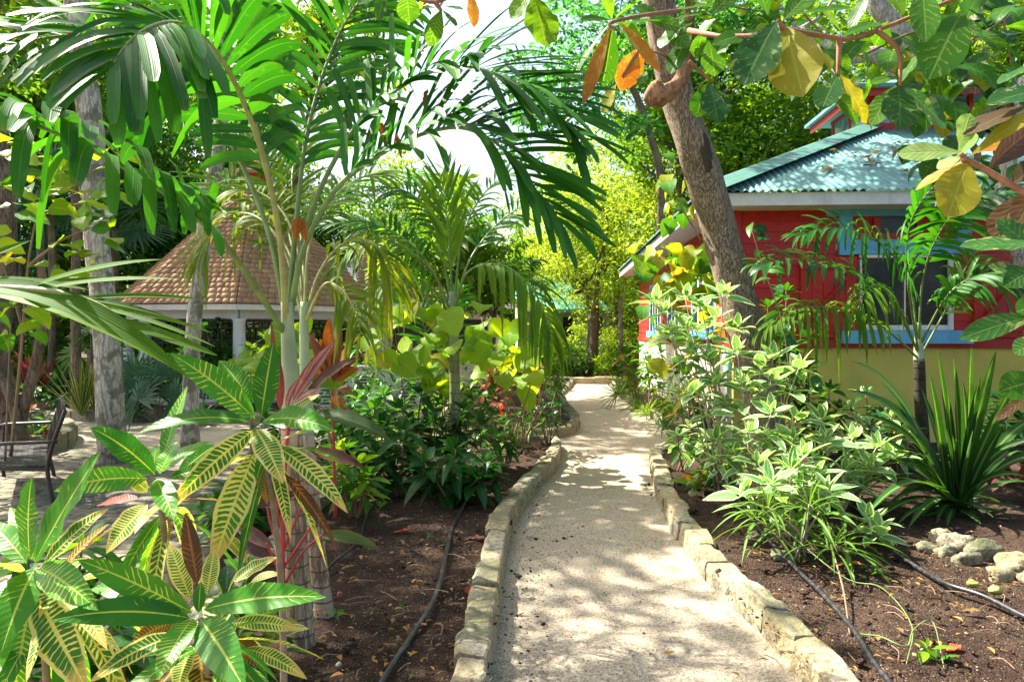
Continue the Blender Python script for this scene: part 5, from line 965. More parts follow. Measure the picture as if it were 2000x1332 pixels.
shrub("low dark shrub right of the ringed trunks over the brick edge", "shrub", G(560, 1010), tipsat([(520, 900), (480, 930), (600, 930), (450, 960), (630, 900)], 5.3, .1), SH_D, TWIG, seed=8, mats=[SH_D, CO_M, SH_M], **SL)
shrub("seedling with five leaves on the soil beside the hose, left bed", "plant", G(750, 1010), tipsat([(745, 990), (735, 1003)], 5.5), SH_M, TWIG, seed=9, n=6, L=.11, w=.035, droop=.2, tiers=1)
# middle left bed beyond
for i, (lb, bx, by, tips, Y, mt, L, w, kd) in enumerate((
    ("shrub with narrow dark leaves in front of the louvred wall", 740, 850, [(700, 740), (735, 725), (770, 750), (800, 740), (755, 780)], 10.5, SH_D, .24, .06, 'lance'),
    ("bushy green shrub below the hall's window", 830, 830, [(800, 700), (830, 690), (860, 710), (880, 740), (815, 740), (845, 760)], 11, SH_M, .22, .09, 'ovate'),
    ("dark round leaved bush at the left end of the middle bed", 690, 840, [(640, 720), (670, 700), (700, 690), (655, 760)], 11.5, SH_D, .2, .09, 'ovate'),
    ("green bush right of the slim palm, behind the heart leaves", 930, 830, [(900, 760), (935, 740), (965, 760), (950, 790), (915, 790)], 9.5, SH_M, .2, .08, 'ovate'),
    ("bluish fine leaved bush behind the heart-leaved shrubs", 990, 810, [(960, 660), (1000, 650), (1035, 665), (980, 700), (1020, 700)], 11, ML_TEAL, .22, .05, 'lance'),
    ("dark small leaved bush at the bend of the path", 1070, 835, [(1040, 760), (1065, 740), (1085, 765), (1095, 790), (1060, 790), (1080, 810), (1040, 800)], 8.6, SH_D, .12, .045, 'ovate'),
    ("upright small leaved bush beside the path behind the bend", 1085, 800, [(1070, 690), (1090, 680), (1102, 700), (1082, 720), (1100, 735), (1090, 750), (1075, 740)], 10.5, SH_M, .14, .05, 'ovate'),
    ("low green border plant nearest the kerb of the middle bed", 1010, 850, [(985, 815), (1010, 810), (1035, 820), (1060, 825), (960, 820)], 8.4, SH_M, .12, .03, 'lance'),
    ("low leafy plant at the left end of the middle bed's kerb", 800, 858, [(760, 800), (790, 790), (820, 800), (740, 820), (850, 815)], 9.2, SH_M, .17, .06, 'ovate'))):
    b = A((bx - 1000) / F * Y, Y, .06); shrub(lb, "shrub", b, tipsat(tips, Y, .15), mt, TWIG, seed=20 + i, n=10, L=L, w=w, kind=kd, droop=.3, tiers=3, tier_gap=.2, nu=4)
hang("red leaved croton in front of the small dark bush", "croton", G(1010, 860), (940, 705, 1055, 790), 80, (.09, .16), (.35, .5), 'lance', SH_R, 31, 7.9, [[(1015, 868), (1000, 780), (960, 720)], [(1018, 868), (1025, 780), (1030, 720)], [(1012, 868), (990, 800), (950, 780)], [(1020, 868), (1050, 800), (1055, 750)], [(1008, 870), (975, 830), (950, 810)], [(1022, 870), (1040, 830), (1068, 790)]], rootname="croton")
shrub("rosette seedling of narrow pale leaves inside the end of the left front bed", "plant", G(975, 915), tipsat([(968, 880)], 7.6), SH_B, TWIG, seed=32, n=16, L=.24, w=.03, kind='strap', droop=.3, tiers=1, e0=75, e1=0)
hang("fine ferny plant with drooping light leaves by the white wall", "plant", G(720, 840), (690, 730, 760, 790), 60, (.15, .28), (.10, .14), 'lance', SH_M, 33, 10.2, [[(725, 850), (725, 780)]], droop=.7)
# path end, left and right borders
def spiky(label, catg, foot, n, L, w, mat, seed, e0=85, e1=15, droop=.2, kind='strap', rootname="spiky_plant", nu=7, angles=None, name="leaf", hub=.04, fold=.35, mats=None):
    rr = np.random.RandomState(seed); f = A(*foot); root = thing(rootname, label, catg, f); B, C, T, W, S = [], [], [], [], []
    for i in range(n):
        az = i * 2.399 + rr.normal(0, .2); el = math.radians(e0 + (e1 - e0) * (i + .5) / n + rr.normal(0, 6)); l = L * rr.uniform(.7, 1.15); d = A(math.cos(el) * math.cos(az), math.cos(el) * math.sin(az), math.sin(el)); b = f + A(math.cos(az), math.sin(az), 0) * hub * .4 + A(0, 0, .02)
        dr = droop * rr.uniform(.5, 1.6); B.append(b); C.append(b + d * l * .55); T.append(b + d * l * (1 - dr * .2) - A(0, 0, dr * l)); W.append(w * rr.uniform(.8, 1.15)); S.append(nz(np.cross(d, UP)))
    bl = blades(np.array(B), np.array(C), np.array(T), W, np.array(S), kind, nu, 2, fold, 0, seed); put_leaves(root, name, bl, mats or mat, 300, pick=rr.randint(0, len(mats), n) if mats else None); return root
def fanleaf(root, hub, nrm, up, R, n, mat, seed, spread=150, w=.05, base=None):
    rr = np.random.RandomState(seed); hub, nrm = A(*hub), nz(A(*nrm)); up = nz(A(*up) - nrm * np.dot(A(*up), nrm)); sd_ = np.cross(up, nrm); a_ = np.radians(np.linspace(-spread, spread, n) + rr.normal(0, 2, n)); D_ = up[None] * np.cos(a_)[:, None] + sd_[None] * np.sin(a_)[:, None]
    l = R * (1 - .25 * np.abs(a_) / 2.6) * rr.uniform(.9, 1.08, n); T_ = hub + D_ * l[:, None] - A(0, 0, 1) * (l * .16)[:, None]; S_ = nz(np.cross(D_, nrm[None]))
    if base is not None: stem(root, [base, (A(*base) + hub) / 2 + A(0, 0, .03), hub], .010, .006, ML_GSTEM, name="leaf_stalk", n=6, seg=5)
    joined(root, "fan_leaf", blades(np.repeat(hub[None], n, 0), hub + D_ * l[:, None] * .55, T_, np.full(n, w), S_, 'strap', 4, 2, .35, 0, seed), mat)
def fanpalm(label, foot, hubs, R, n, mat, seed, trunk=None, w=.05):
    root = thing("fan_palm", label, "palm", foot); rr = np.random.RandomState(seed); top = A(*foot)
    if trunk: m = MB(); m.tube(catmull([A(*foot), A(*foot) + A(.03, 0, trunk / 2), A(*foot) + A(0, 0, trunk)], 10), .07, 9, .3, 14); m.build("trunk", ML_BARKB, root, smooth=True); top = A(*foot) + A(0, 0, trunk)
    for i, h in enumerate(hubs):
        h = A(*h); o = nz(h - top); fanleaf(root, h, nz(A(0, -.8, .5) + rr.normal(0, .35, 3)), o + A(0, 0, .4), R * rr.uniform(.85, 1.1), n, mat, seed + i, 140, w, top)
    return root
f = G(1240, 800)
fanpalm("narrow fingered fan palm on the path side of the bed beside the red house", f, [P(1240, 735, f[1]), P(1205, 770, f[1]), P(1275, 765, f[1]), P(1245, 790, f[1] - .3), P(1225, 755, f[1] + .3)], .52, 18, FAN_L, 3, None, .022)
f = G(300, 838)
fanpalm("fan palm with round leaves on a short hairy trunk in front of the gazebo", G(308, 838), [P(290, 755, 10.7), P(330, 735, 10.7), P(262, 735, 10.8), P(340, 775, 10.5), P(270, 780, 10.5)], .62, 26, FAN_D, 4, .35, .05)
fanpalm("lighter fan palm leaf cluster left of the pale grey trunk", G(178, 812), [P(176, 650, 12.4), P(150, 690, 12.4), P(205, 690, 12.4)], .45, 22, FAN_L, 5, 1.2, .04)
for i, (x, y, Y, lb) in enumerate(((100, 350, 15, "tall dark fan palm high in the left shrubbery"), (225, 400, 17, "tall dark fan palm between the pale trunk and the gazebo roof"), (40, 430, 17, "dark fan palm behind the sapling at the left edge"))):
    b = A((x - 1000) / F * Y, Y, 0); fanpalm(lb, b, [P(x + dx, y + dy, Y) for dx, dy in ((0, -30), (-50, 0), (50, 5), (-35, 45), (40, 50), (0, 60))], .95, 26, FAN_D, 40 + i * 7, 1.5 + (650 - y) / F * Y - .7, .07)
spiky("clump of yellow edged sword leaves on the kerb in front of the dark trunk", "plant", G(160, 815, .08), 34, 1.0, .045, SANS, 3, 88, 45, .02)
spiky("second clump of sword leaves just left of the pale grey trunk", "plant", G(188, 812, .08), 26, .85, .045, SANS, 4, 88, 50, .02)
spiky("bromeliad with orange and red leaves in the shaded left bed", "plant", P(62, 770, 13.8), 26, 1.0, .11, CO_O, 5, 85, 15, .15, mats=[CO_O, CO_M, SH_R], kind='strap')
spiky("green strap leaved plant right of the orange bromeliad", "plant", P(112, 775, 13.8), 26, .9, .09, FAN_D, 6, 80, 15, .25)
spiky("dark strap leaved plant under the fan palm by the gazebo steps", "plant", G(255, 818, .08), 30, .6, .06, FAN_D, 7, 75, 10, .35)
spiky("dark strap leaved plant at the right of the low grey kerb", "plant", G(395, 820, .08), 24, .5, .06, FAN_D, 8, 75, 10, .35)
spiky("grass-like tuft at the right border of the path, under the fan palm", "plant", G(1262, 812, .06), 40, .45, .022, SH_B, 9, 80, 5, .4)
spiky("dark grassy tuft on the mossy kerb beside the red house", "plant", G(1300, 838, .08), 40, .5, .02, SH_M, 10, 80, 5, .4)
spiky("strap leaved plant at the foot of the blue corner post", "plant", G(1380, 858, .08), 30, .75, .045, FAN_D, 11, 85, 30, .2)
spiky("spiky low plant at the far right border of the path", "plant", G(1215, 772, .08), 30, .7, .04, FAN_L, 12, 80, 15, .2)
for i, (lb, bx, by, tips, Y, mt, L, w, kd) in enumerate((
    ("orange tinted bush at the far right border of the path", 1245, 770, [(1215, 700), (1240, 690), (1262, 705), (1225, 730), (1250, 735)], 13.5, [SH_Y, SH_R, SH_M], .2, .06, 'lance'),
    ("green bush by the far corner of the red house", 1270, 765, [(1250, 680), (1275, 665), (1290, 690), (1265, 720), (1290, 730)], 12.5, SH_M, .2, .07, 'lance'),
    ("low bright bush before the house's pale side wall", 1300, 800, [(1285, 760), (1310, 745), (1330, 765), (1350, 790), (1300, 790)], 9.8, [SH_B, SH_M], .16, .05, 'lance'),
    ("small dark bush on the far kerb at the left of the path's end", 1115, 748, [(1100, 700), (1120, 690), (1135, 705), (1150, 715)], 21.5, SH_D, .3, .12, 'ovate'),
    ("feathery light bush on the far kerb", 1180, 748, [(1165, 705), (1185, 690), (1205, 700), (1175, 720), (1200, 725)], 21.6, SH_B, .34, .09, 'lance'),
    ("broad leaved dark bush on the far kerb at the right", 1235, 748, [(1220, 690), (1240, 680), (1250, 710)], 21.4, SH_M, .34, .14, 'ovate'),
    ("bush in the shaded bed under the orange bromeliad", 80, 805, [(40, 755), (70, 760), (100, 765), (20, 770), (125, 775)], 13.0, [SH_M, SH_D], .18, .08, 'ovate'),
    ("low plants inside the round kerb behind the bench", 60, 860, [(30, 805), (60, 800), (85, 815), (100, 825), (45, 830)], 8.4, [SH_D, SH_R, SH_M], .13, .05, 'ovate'),
    ("bush with round dark leaves right of the pale trunk", 230, 810, [(215, 700), (240, 680), (250, 720), (225, 745)], 13.2, SH_D, .22, .1, 'ovate'),
    ("broad leaved bush inside the gazebo planting", 350, 810, [(330, 700), (360, 690), (385, 705), (345, 740), (400, 740)], 12.4, SH_M, .22, .09, 'ovate'),
    ("light green bush between the gazebo column and the crownshaft", 510, 800, [(490, 680), (520, 660), (545, 680), (500, 715), (535, 720)], 11.5, [SH_M, SH_B], .22, .09, 'ovate'),
    ("dark bush filling the opening under the gazebo eave", 430, 800, [(400, 640), (430, 630), (460, 650), (440, 690), (410, 690)], 13.4, SH_D, .22, .09, 'ovate'))):
    b = A((bx - 1000) / F * Y, Y, .06); shrub(lb, "shrub", b, tipsat(tips, Y, .2), mt if not isinstance(mt, list) else mt[0], TWIG, seed=50 + i, n=12, L=L, w=w, kind=kd, droop=.3, tiers=3, tier_gap=.2, nu=4, mats=mt if isinstance(mt, list) else None)
# sapling with yellow green leaves at the left edge
hang("sapling with large yellow green leaves along the left edge, above the bench", "sapling", G(30, 900), (-20, 260, 235, 560), 85, (.20, .34), (.55, .75), 'ovate', [SH_H, SH_B, SH_M], 61, 6.2, [[(20, 900), (40, 700), (60, 480), (100, 340)], [(45, 640), (0, 500), (-40, 420)], [(55, 520), (120, 470), (190, 440)], [(70, 420), (150, 400), (230, 400)], [(60, 600), (130, 560), (170, 540)]], droop=.3, rootname="sapling", stemr=.016)
hang("low leaves of the sapling hanging beside the dark left trunk", "sapling", G(0, 930), (-20, 560, 75, 660), 12, (.18, .3), (.55, .75), 'ovate', [SH_M, SH_H], 62, 6.0, [[(10, 900), (20, 640)]], rootname="sapling")
# ------------------------------------------------------------------ right side plants
VT = [  # variegated shrub: label, foot, Y, tips
 ("variegated white edged shrub standing left of the leaning trunk, tallest of its kind", (1405, 930), 5.9, [(1412, 575), (1338, 580), (1400, 622), (1340, 640), (1370, 600), (1300, 610), (1310, 655), (1440, 640), (1280, 590), (1350, 690), (1385, 700)]),
 ("variegated white edged shrub in front of the leaning trunk's middle", (1480, 980), 5.5, [(1440, 690), (1510, 700), (1517, 745), (1450, 755), (1400, 745), (1560, 720), (1485, 720), (1420, 800), (1350, 770)]),
 ("variegated shrub at the foot of the leaning trunk", (1500, 1010), 5.2, [(1506, 808), (1555, 820), (1604, 820), (1464, 850), (1503, 856), (1548, 862), (1440, 890), (1400, 860)]),
 ("variegated shrub with pale bushy tops in the middle of the right bed", (1560, 1090), 4.6, [(1503, 945), (1450, 965), (1524, 970), (1545, 918), (1590, 925), (1615, 958), (1570, 890), (1480, 905)]),
 ("variegated shrub nearest the yellow wall, right of the others", (1640, 1010), 5.3, [(1608, 860), (1713, 872), (1664, 858), (1700, 912), (1740, 890), (1650, 920), (1680, 950)]),
 ("small variegated sprig low beside the hose in the right bed", (1700, 1090), 4.6, [(1713, 1040), (1700, 1015)])]
for i, (lb, ft, Y, tp) in enumerate(VT):
    b = A((ft[0] - 1000) / F * Y, Y, .08); shrub(lb, "shrub", b, tipsat(tp, Y, .12), SH_V, TWIGP, seed=70 + i, n=9, L=.20, w=.085, kind='ovate', droop=.15, tiers=2, tier_gap=.17, nu=6, e0=80, e1=-10, stemr=.007, stalk=.1)
for i, (lb, ft, Y, tp) in enumerate((("narrow leaved plant with drooping ribbon leaves, left one by the hose", (1556, 1120), 4.25, [(1500, 990), (1475, 1010), (1520, 1020)]), ("narrow leaved plant with ribbon leaves, middle one", (1558, 1120), 4.25, [(1580, 985), (1600, 1000), (1560, 1030)]), ("narrow leaved plant with ribbon leaves on a bent stem, right one", (1635, 1135), 4.1, [(1625, 1065), (1650, 1060)]))):
    b = A((ft[0] - 1000) / F * Y, Y, .08); shrub(lb, "shrub", b, tipsat(tp, Y, .06), SH_N, TWIGP, seed=80 + i, n=13, L=.27, w=.018, kind='strap', droop=.45, tiers=2, tier_gap=.1, nu=7, e0=70, e1=0, stemr=.007)
hang("climbing plant with yellow and orange leaves against the house side, left of the trunk", "climber", G(1385, 860), (1245, 470, 1400, 600), 75, (.20, .32), (.75, .95), 'heart', [SH_Y, SH_H, SH_M], 91, 7.9, [[(1390, 880), (1380, 720), (1340, 600), (1290, 500)], [(1380, 700), (1385, 580), (1370, 480)], [(1340, 600), (1270, 560)]], rootname="climbing_plant", droop=.7)
hang("lower leaves of yellow climber before the pale side wall", "climber", G(1330, 850), (1270, 600, 1420, 720), 26, (.16, .26), (.7, .9), 'heart', [SH_Y, SH_M], 92, 8.0, [[(1350, 870), (1340, 760), (1310, 660)]], rootname="climbing_plant", droop=.7)
hang("vine leaves with orange tints on the left of the leaning trunk, high up", "climber", G(1360, 900), (1288, 290, 1345, 450), 20, (.18, .28), (.6, .85), 'ovate', [SH_Y, SH_M], 93, 7.2, [[(1370, 470), (1330, 400), (1305, 310)]], rootname="climbing_plant", droop=.7)
hang("thin dark stemmed sapling with glossy leaves right of the leaning trunk", "sapling", G(1555, 965), None, 0, (.16, .24), (.38, .5), 'ovate', [SH_D, SH_M], 94, 6.0, [[(1560, 965), (1548, 800), (1530, 640), (1490, 520), (1466, 440)]], rootname="sapling", jY=.05, stemr=.008,
     pts=[(1466, 438), (1470, 450), (1478, 470), (1490, 500), (1494, 520), (1505, 545), (1512, 560), (1520, 600), (1523, 610), (1528, 640), (1532, 660), (1530, 690), (1475, 455), (1500, 530), (1486, 490), (1515, 580), (1530, 650), (1560, 740), (1580, 745), (1600, 760), (1610, 765)])
p4 = palm("small palm with a dark slender stem in front of the yellow wall", G(1803, 905), [(1802, 850, 7.6), (1798, 780, 7.55), (1795, 700, 7.5)], .062, [(1795, 705, 7.5), (1794, 680, 7.5), (1794, 655, 7.5), (1793, 630, 7.5)], .05, tm=M_bark("dark_palm_stem", (.06, .05, .035), (.09, .075, .05), (.03, .025, .02), ring=8, vs=.7, bst=.4))
for pts_, n, L, w, mt, h, dr in (
    ([(1793, 690, 7.5), (1750, 590, 7.2), (1690, 548, 7.0), (1620, 520, 6.8), (1545, 506, 6.6), (1480, 520, 6.4)], 22, .46, .055, PALM_G, (0, -.5, .8), .35),
    ([(1793, 700, 7.5), (1745, 655, 7.1), (1690, 618, 6.8), (1630, 602, 6.6), (1560, 604, 6.4), (1495, 640, 6.2)], 24, .44, .05, PALM_L, (0, -.5, .8), .7),
    ([(1793, 680, 7.5), (1780, 570, 7.4), (1745, 500, 7.3), (1690, 460, 7.2), (1620, 445, 7.1), (1560, 460, 7.0)], 22, .48, .06, PALM_G, (0, -.6, .7), .4),
    ([(1795, 680, 7.5), (1835, 600, 7.3), (1875, 555, 7.2), (1930, 535, 7.1), (1990, 560, 7.0)], 18, .46, .055, PALM_G, (0, -.6, .7), .5),
    ([(1794, 680, 7.5), (1802, 550, 7.3), (1830, 465, 7.1), (1880, 400, 6.9), (1950, 375, 6.7), (2020, 400, 6.6)], 22, .52, .055, PALM_G, (0, -.7, .6), .35),
    ([(1794, 690, 7.5), (1780, 600, 7.2), (1770, 520, 6.9), (1780, 430, 6.7), (1830, 360, 6.5), (1900, 330, 6.3)], 22, .50, .06, PALM_G, (.2, -.8, .5), .35),
    ([(1795, 700, 7.5), (1850, 600, 7.7), (1900, 500, 7.9), (1960, 450, 8.0)], 16, .42, .045, PALM_L, (0, -.6, .7), .4),
    ([(1794, 690, 7.5), (1760, 620, 7.1), (1720, 560, 6.8), (1690, 570, 6.6), (1670, 620, 6.5)], 14, .34, .045, PALM_L, (0, -.6, .7), .6)):
    frond(p4, pp(pts_), int(n * 1.3), L * 1.15, w * 1.1, mt, RACH, h, rp, dr, .3, .5, .26, 'leaflet', .014, 5, .3)
# striped strap-leaved plant
foot = A(*G(1868, 1025)[:2], .10); xs = thing("strap_leaf_plant", "large tuft of dark strap leaves with pale stripes in the right bed", "plant", foot)
sp = [(1655, 765), (1672, 812), (1662, 706), (1690, 890), (1720, 745), (1830, 682), (1862, 700), (1897, 678), (1945, 686), (1985, 745), (2045, 815), (2055, 890), (2060, 960), (2030, 1020), (1985, 1050), (1915, 1085), (1850, 1098), (1802, 1088), (1750, 1075), (1705, 1058), (1690, 1010), (1735, 985), (1700, 950), (1765, 905), (1780, 830), (1800, 760), (1925, 760), (1960, 830), (1900, 840), (1840, 820), (1990, 960), (1810, 960), (1940, 1010), (1775, 1030), (1870, 1060), (1715, 850), (1745, 800), (1880, 740), (2010, 860), (1830, 1040), (1735, 930), (1790, 880), (1850, 760), (1915, 730), (1970, 880), (1880, 900), (1760, 960), (1800, 1010), (1920, 1040), (1960, 1000), (2000, 930), (1690, 770), (1815, 730), (1860, 850)]
rr = np.random.RandomState(5); B, C, T, W, S = [], [], [], [], []
for x, y in sp:
    Yt = foot[1] + rr.uniform(-.45, .3) - (.35 if y > 1000 else 0); t = P(x, y, Yt); b = foot + A(rr.normal(0, .03), rr.normal(0, .03), .03); v = t - b; L = np.linalg.norm(v); c_ = b + v * .5 + A(0, 0, L * (.34 if y > 900 or x < 1700 or x > 2000 else .12))
    if t[2] < .10: t[2] = .11
    B.append(b); C.append(c_); T.append(t); W.append(.085 * rr.uniform(.7, 1.1)); S.append(nz(np.cross(v, A(0, -.6, .8) if abs(v[2]) > .5 * L else UP)))
put_leaves(xs, "leaf", blades(np.array(B), np.array(C), np.array(T), W, np.array(S), 'strap', 12, 2, .35, 0, 5), SH_S)
spiky("smaller plant of strap leaves behind the striped one by the wall", "plant", A(*G(1930, 960)[:2], .1), 30, .8, .05, SH_S, 15, 85, 20, .3)
spiky("purple leaved plant low at the right edge of the bed", "plant", A(*G(1985, 1000)[:2], .1) + A(0, 0, .12), 14, .5, .12, CO_M, 16, 60, 0, .25, kind='lance')
spiky("thin leaved seedling clump in front of the mossy kerb by the trunk", "plant", A(*G(1385, 905)[:2], .1), 30, .4, .02, SH_M, 17, 80, 5, .35)
spiky("grass-like leaves between the variegated shrubs", "plant", A(*G(1590, 975)[:2], .1), 46, .55, .022, SH_M, 18, 85, 10, .35)
spiky("grass-like leaves beside the narrow leaved plants", "plant", A(*G(1650, 1010)[:2], .1), 40, .6, .03, SH_S, 19, 80, 10, .35)
shrub("yellow and green seedling inside the corner of the right kerb", "plant", G(1372, 975, .09), tipsat([(1370, 935), (1385, 945), (1352, 945)], 6.0), SH_B, TWIG, seed=95, n=6, L=.2, w=.09, kind='ovate', droop=.3, tiers=1, mats=[SH_B, SH_M, SH_Y])
shrub("upright seedling with two leaf pairs at the lower right corner", "plant", A(*G(1812, 1330)[:2], .1), tipsat([(1812, 1265), (1825, 1290), (1800, 1310)], 2.95), SH_M, ML_GSTEM, seed=96, n=5, L=.085, w=.035, kind='lance', droop=.1, tiers=1, mats=[SH_M, SH_B])
shrub("tiny seedling beside the bent stem in the right bed", "plant", A(*G(1705, 1160)[:2], .1), tipsat([(1703, 1125)], 4.0), SH_M, ML_GSTEM, seed=97, n=7, L=.13, w=.04, kind='lance', droop=.1, tiers=1)
for i, (x, y, lb) in enumerate(((785, 1240, "tiny pale seedling left of the black hose"), (655, 1252, "tiny seedling at the foot of the second ringed trunk"), (838, 1085, "tiny grass blade seedling near the black hose"), (1990, 1150, "tiny round leaved seedling at the right edge"))):
    g = A(*G(x, y)[:2], .09); shrub(lb, "seedling", g, [g + A(0, 0, .045)], SH_M, ML_GSTEM, seed=100 + i, n=5, L=.045, w=.02, kind='ovate', droop=.1, tiers=1, stemr=.002)
# trailing bent twigs in the right bed
for i, (pl, r_, lb) in enumerate((([(1590, 1050), (1640, 1140), (1660, 1230)], .007, "bent woody stem leaning over the right hose"), ([(1490, 1085), (1640, 1140), (1720, 1165), (1780, 1240), (1770, 1290)], .004, "thin green runner trailing over the soil in the right bed"), ([(1680, 1230), (1720, 1265), (1770, 1285), (1785, 1250), (1822, 1235), (1845, 1300)], .004, "looping green runner at the lower right"))):
    c = catmull([A(*G(x, y, .12)[:2], .12 + (.28 if (j == 0 and i < 2) else .05 if 0 < j < len(pl) - 1 else -.02)) for j, (x, y) in enumerate(pl)], 22); m = MB(); m.tube(c, np.linspace(r_, r_ * .6, 22), 6); tag(m.build("plant_stem", TWIG if i == 0 else ML_GSTEM, smooth=True, loc=c[-1]), lb, "stem")
# ------------------------------------------------------------------ overhanging sea almond leaves
AL = dict(G=M_leaf("almond_green", (.035, .12, .014), (.06, .17, .02), .5, .35, tcol=(1.9, 1.7, .4), vein=(.16, .25, .06), vw=.035, side=.12, nside=9, slant=1.6, spot=(.10, .05, .02)),
          D=M_leaf("almond_dark", (.018, .07, .018), (.03, .10, .022), .35, .35, tcol=(1.8, 1.7, .5), vein=(.08, .15, .05), vw=.035, side=.10, nside=9, slant=1.6, blotch=((.20, .24, .10), .68)),
          Y=M_leaf("almond_yellow", (.24, .22, .02), (.30, .26, .03), .5, .38, tcol=(1.7, 1.5, .5), vein=(.32, .32, .06), vw=.035, side=.12, nside=9, slant=1.6, spot=(.12, .04, .02), edge=(.30, .20, .04), edgew=.9),
          O=M_leaf("almond_orange", (.42, .14, .02), (.50, .20, .03), .5, .45, tcol=(1.7, 1.2, .6), vein=(.45, .22, .06), vw=.035, side=.12, nside=9, slant=1.6, spot=(.12, .03, .02), blotch=((.45, .30, .04), .62)),
          P=M_leaf("almond_pale", (.20, .32, .12), (.26, .38, .15), .45, .38, tcol=(1.5, 1.4, .7), vein=(.34, .42, .22), vw=.04, side=.15, nside=9, slant=1.6),
          B=M_leaf("almond_brown", (.055, .04, .025), (.09, .05, .03), .25, .4, tcol=(2.0, 1.3, .6), vein=(.14, .08, .05), vw=.03, side=.10, nside=9, slant=1.6),
          L=M_leaf("almond_light", (.13, .27, .02), (.17, .32, .03), .6, .4, tcol=(1.7, 1.5, .4), vein=(.25, .34, .06), vw=.03, side=.12, nside=9, slant=1.6))
BRT = M_plain("almond_twig", (.27, .12, .06), .7, .25, .4, sc_=30)
def almond(label, Y, stems, specs, seed):
    root = thing("leafy_branch", label, "branch", P(*stems[0][0][:2], Y)); 
    for s_ in stems: stem(root, [P(q[0], q[1], Y + (q[2] if len(q) > 2 else 0)) for q in s_], .011, .006, BRT, name="twig", n=12, seg=7)
    placed(root, specs, Y, AL, 'obovate', 10, 4, .06, .12, .10, "leaf", seed); return root
almond("long almond branch with big green and yellow spotted leaves above the house roof", 2.5, [[(1345, 60, .3), (1440, 75, .1), (1530, 55), (1640, 79), (1713, 60), (1800, 25), (1900, -15), (2000, -50)], [(1640, 79), (1636, 147)], [(1713, 60, 0), (1755, 100), (1758, 168)], [(1530, 55), (1517, 40)]],
  [(1517, 42, 1452, 168, 86, 'D'), (1534, 54, 1568, 190, 98, 'Y', 0, -.1), (1550, 30, 1665, 16, 24, 'G'), (1636, 147, 1604, 215, 50, 'D', 0, -.05), (1640, 147, 1692, 242, 60, 'Y', 0, .05), (1755, 168, 1757, 254, 70, 'D', 0, -.1), (1762, 171, 1848, 250, 58, 'D', 0, .05), (1750, 168, 1700, 246, 48, 'G', .02, .1), (1881, 21, 1813, 156, 84, 'G', 0, -.1), (1815, 88, 1760, 162, 46, 'G', .05, .1),
   (1734, 42, 1708, 90, 46, 'G'), (1800, -28, 1808, 82, 52, 'G'), (1700, -20, 1660, 60, 30, 'G', .1, .1), (1755, 150, 1700, 165, 26, 'G', 0, 0), (1560, 50, 1640, 95, 40, 'G', .1, .2), (1490, 60, 1390, 88, 40, 'G', .1, .1), (1390, 30, 1440, -20, 40, 'G', .1, .1), (1500, 30, 1470, -40, 60, 'G', 0, 0), (1455, 55, 1400, 105, 44, 'G', .1, .2), (1530, 40, 1590, -20, 50, 'G', .1, .1), (1640, 75, 1720, 45, 30, 'G'), (1860, 30, 1920, 70, 40, 'G', .1, .1), (1640, 60, 1600, 5, 34, 'L', .1, .1), (1765, 30, 1730, -30, 40, 'L', .1, .2)], 1)
almond("almond leaf cluster hanging round the broken limb of the leaning tree", 3.6, [[(1345, 100, 1.5), (1330, 130, .6), (1300, 110), (1250, 95)], [(1345, 120), (1390, 160)], [(1250, 95), (1215, 150)], [(1350, 70), (1300, 60)]],
  [(1335, 40, 1290, 95, 50, 'G'), (1345, 70, 1310, 145, 46, 'G'), (1385, 78, 1396, 150, 50, 'G', 0, 0), (1387, 165, 1402, 240, 58, 'D', 0, -.1), (1380, 165, 1360, 230, 40, 'G', .1, .1), (1300, 48, 1345, 92, 40, 'G'), (1245, 95, 1212, 178, 46, 'O'), (1255, 90, 1240, 165, 22, 'O', .05, .1), (1224, 171, 1224, 232, 28, 'Y'), (1203, 165, 1180, 220, 30, 'Y'), (1262, 140, 1250, 165, 22, 'G'), (1398, 38, 1366, 66, 40, 'D'), (1300, 45, 1380, 25, 26, 'G'), (1330, 20, 1420, 12, 30, 'G'), (1292, 35, 1240, 15, 34, 'G')], 2)
almond("almond twig with hanging orange leaves left of the leaning tree", 3.0, [[(1330, 20, 1.2), (1260, 30, .3), (1192, 45), (1205, 60)]],
  [(1192, 45, 1113, 172, 30, 'D', 0, .1), (1192, 52, 1139, 205, 28, 'O', 0, -.1), (1198, 52, 1176, 172, 46, 'G', 0, .05), (1210, 44, 1288, 142, 28, 'O', 0, -.1), (1192, 40, 1135, 38, 22, 'G'), (1200, 38, 1262, -5, 28, 'G'), (1205, 45, 1255, 72, 30, 'L'), (1262, 40, 1330, 55, 36, 'G', .1, .1), (1195, 38, 1180, -10, 30, 'L', .1, .1), (1215, 50, 1300, 40, 26, 'G', 0, .1)], 3)
almond("almond leaves hanging into the bright sky at top centre, the largest one light green", 2.3, [[(1200, -60, .8), (1100, -30, .2), (1040, -18)]],
  [(1042, -8, 1067, 92, 68, 'L', 0, -.05), (1036, -12, 998, 38, 42, 'L'), (1040, -15, 1110, -5, 40, 'G')], 4)
almond("single orange leaf and green leaves hanging from the top edge over the sky", 2.6, [[(1040, -60, .5), (930, -30, .1), (850, 5), (800, -10)], [(850, 5), (862, 22)]],
  [(920, -14, 925, 54, 25, 'O'), (862, 20, 838, 92, 34, 'G'), (864, 20, 890, 52, 24, 'G'), (858, 15, 815, 20, 22, 'G'), (752, -14, 740, 42, 26, 'D'), (795, -16, 800, 46, 44, 'G'), (866, 14, 905, 20, 20, 'G'), (750, -20, 700, 10, 26, 'G'), (830, -20, 820, 30, 30, 'L')], 5)
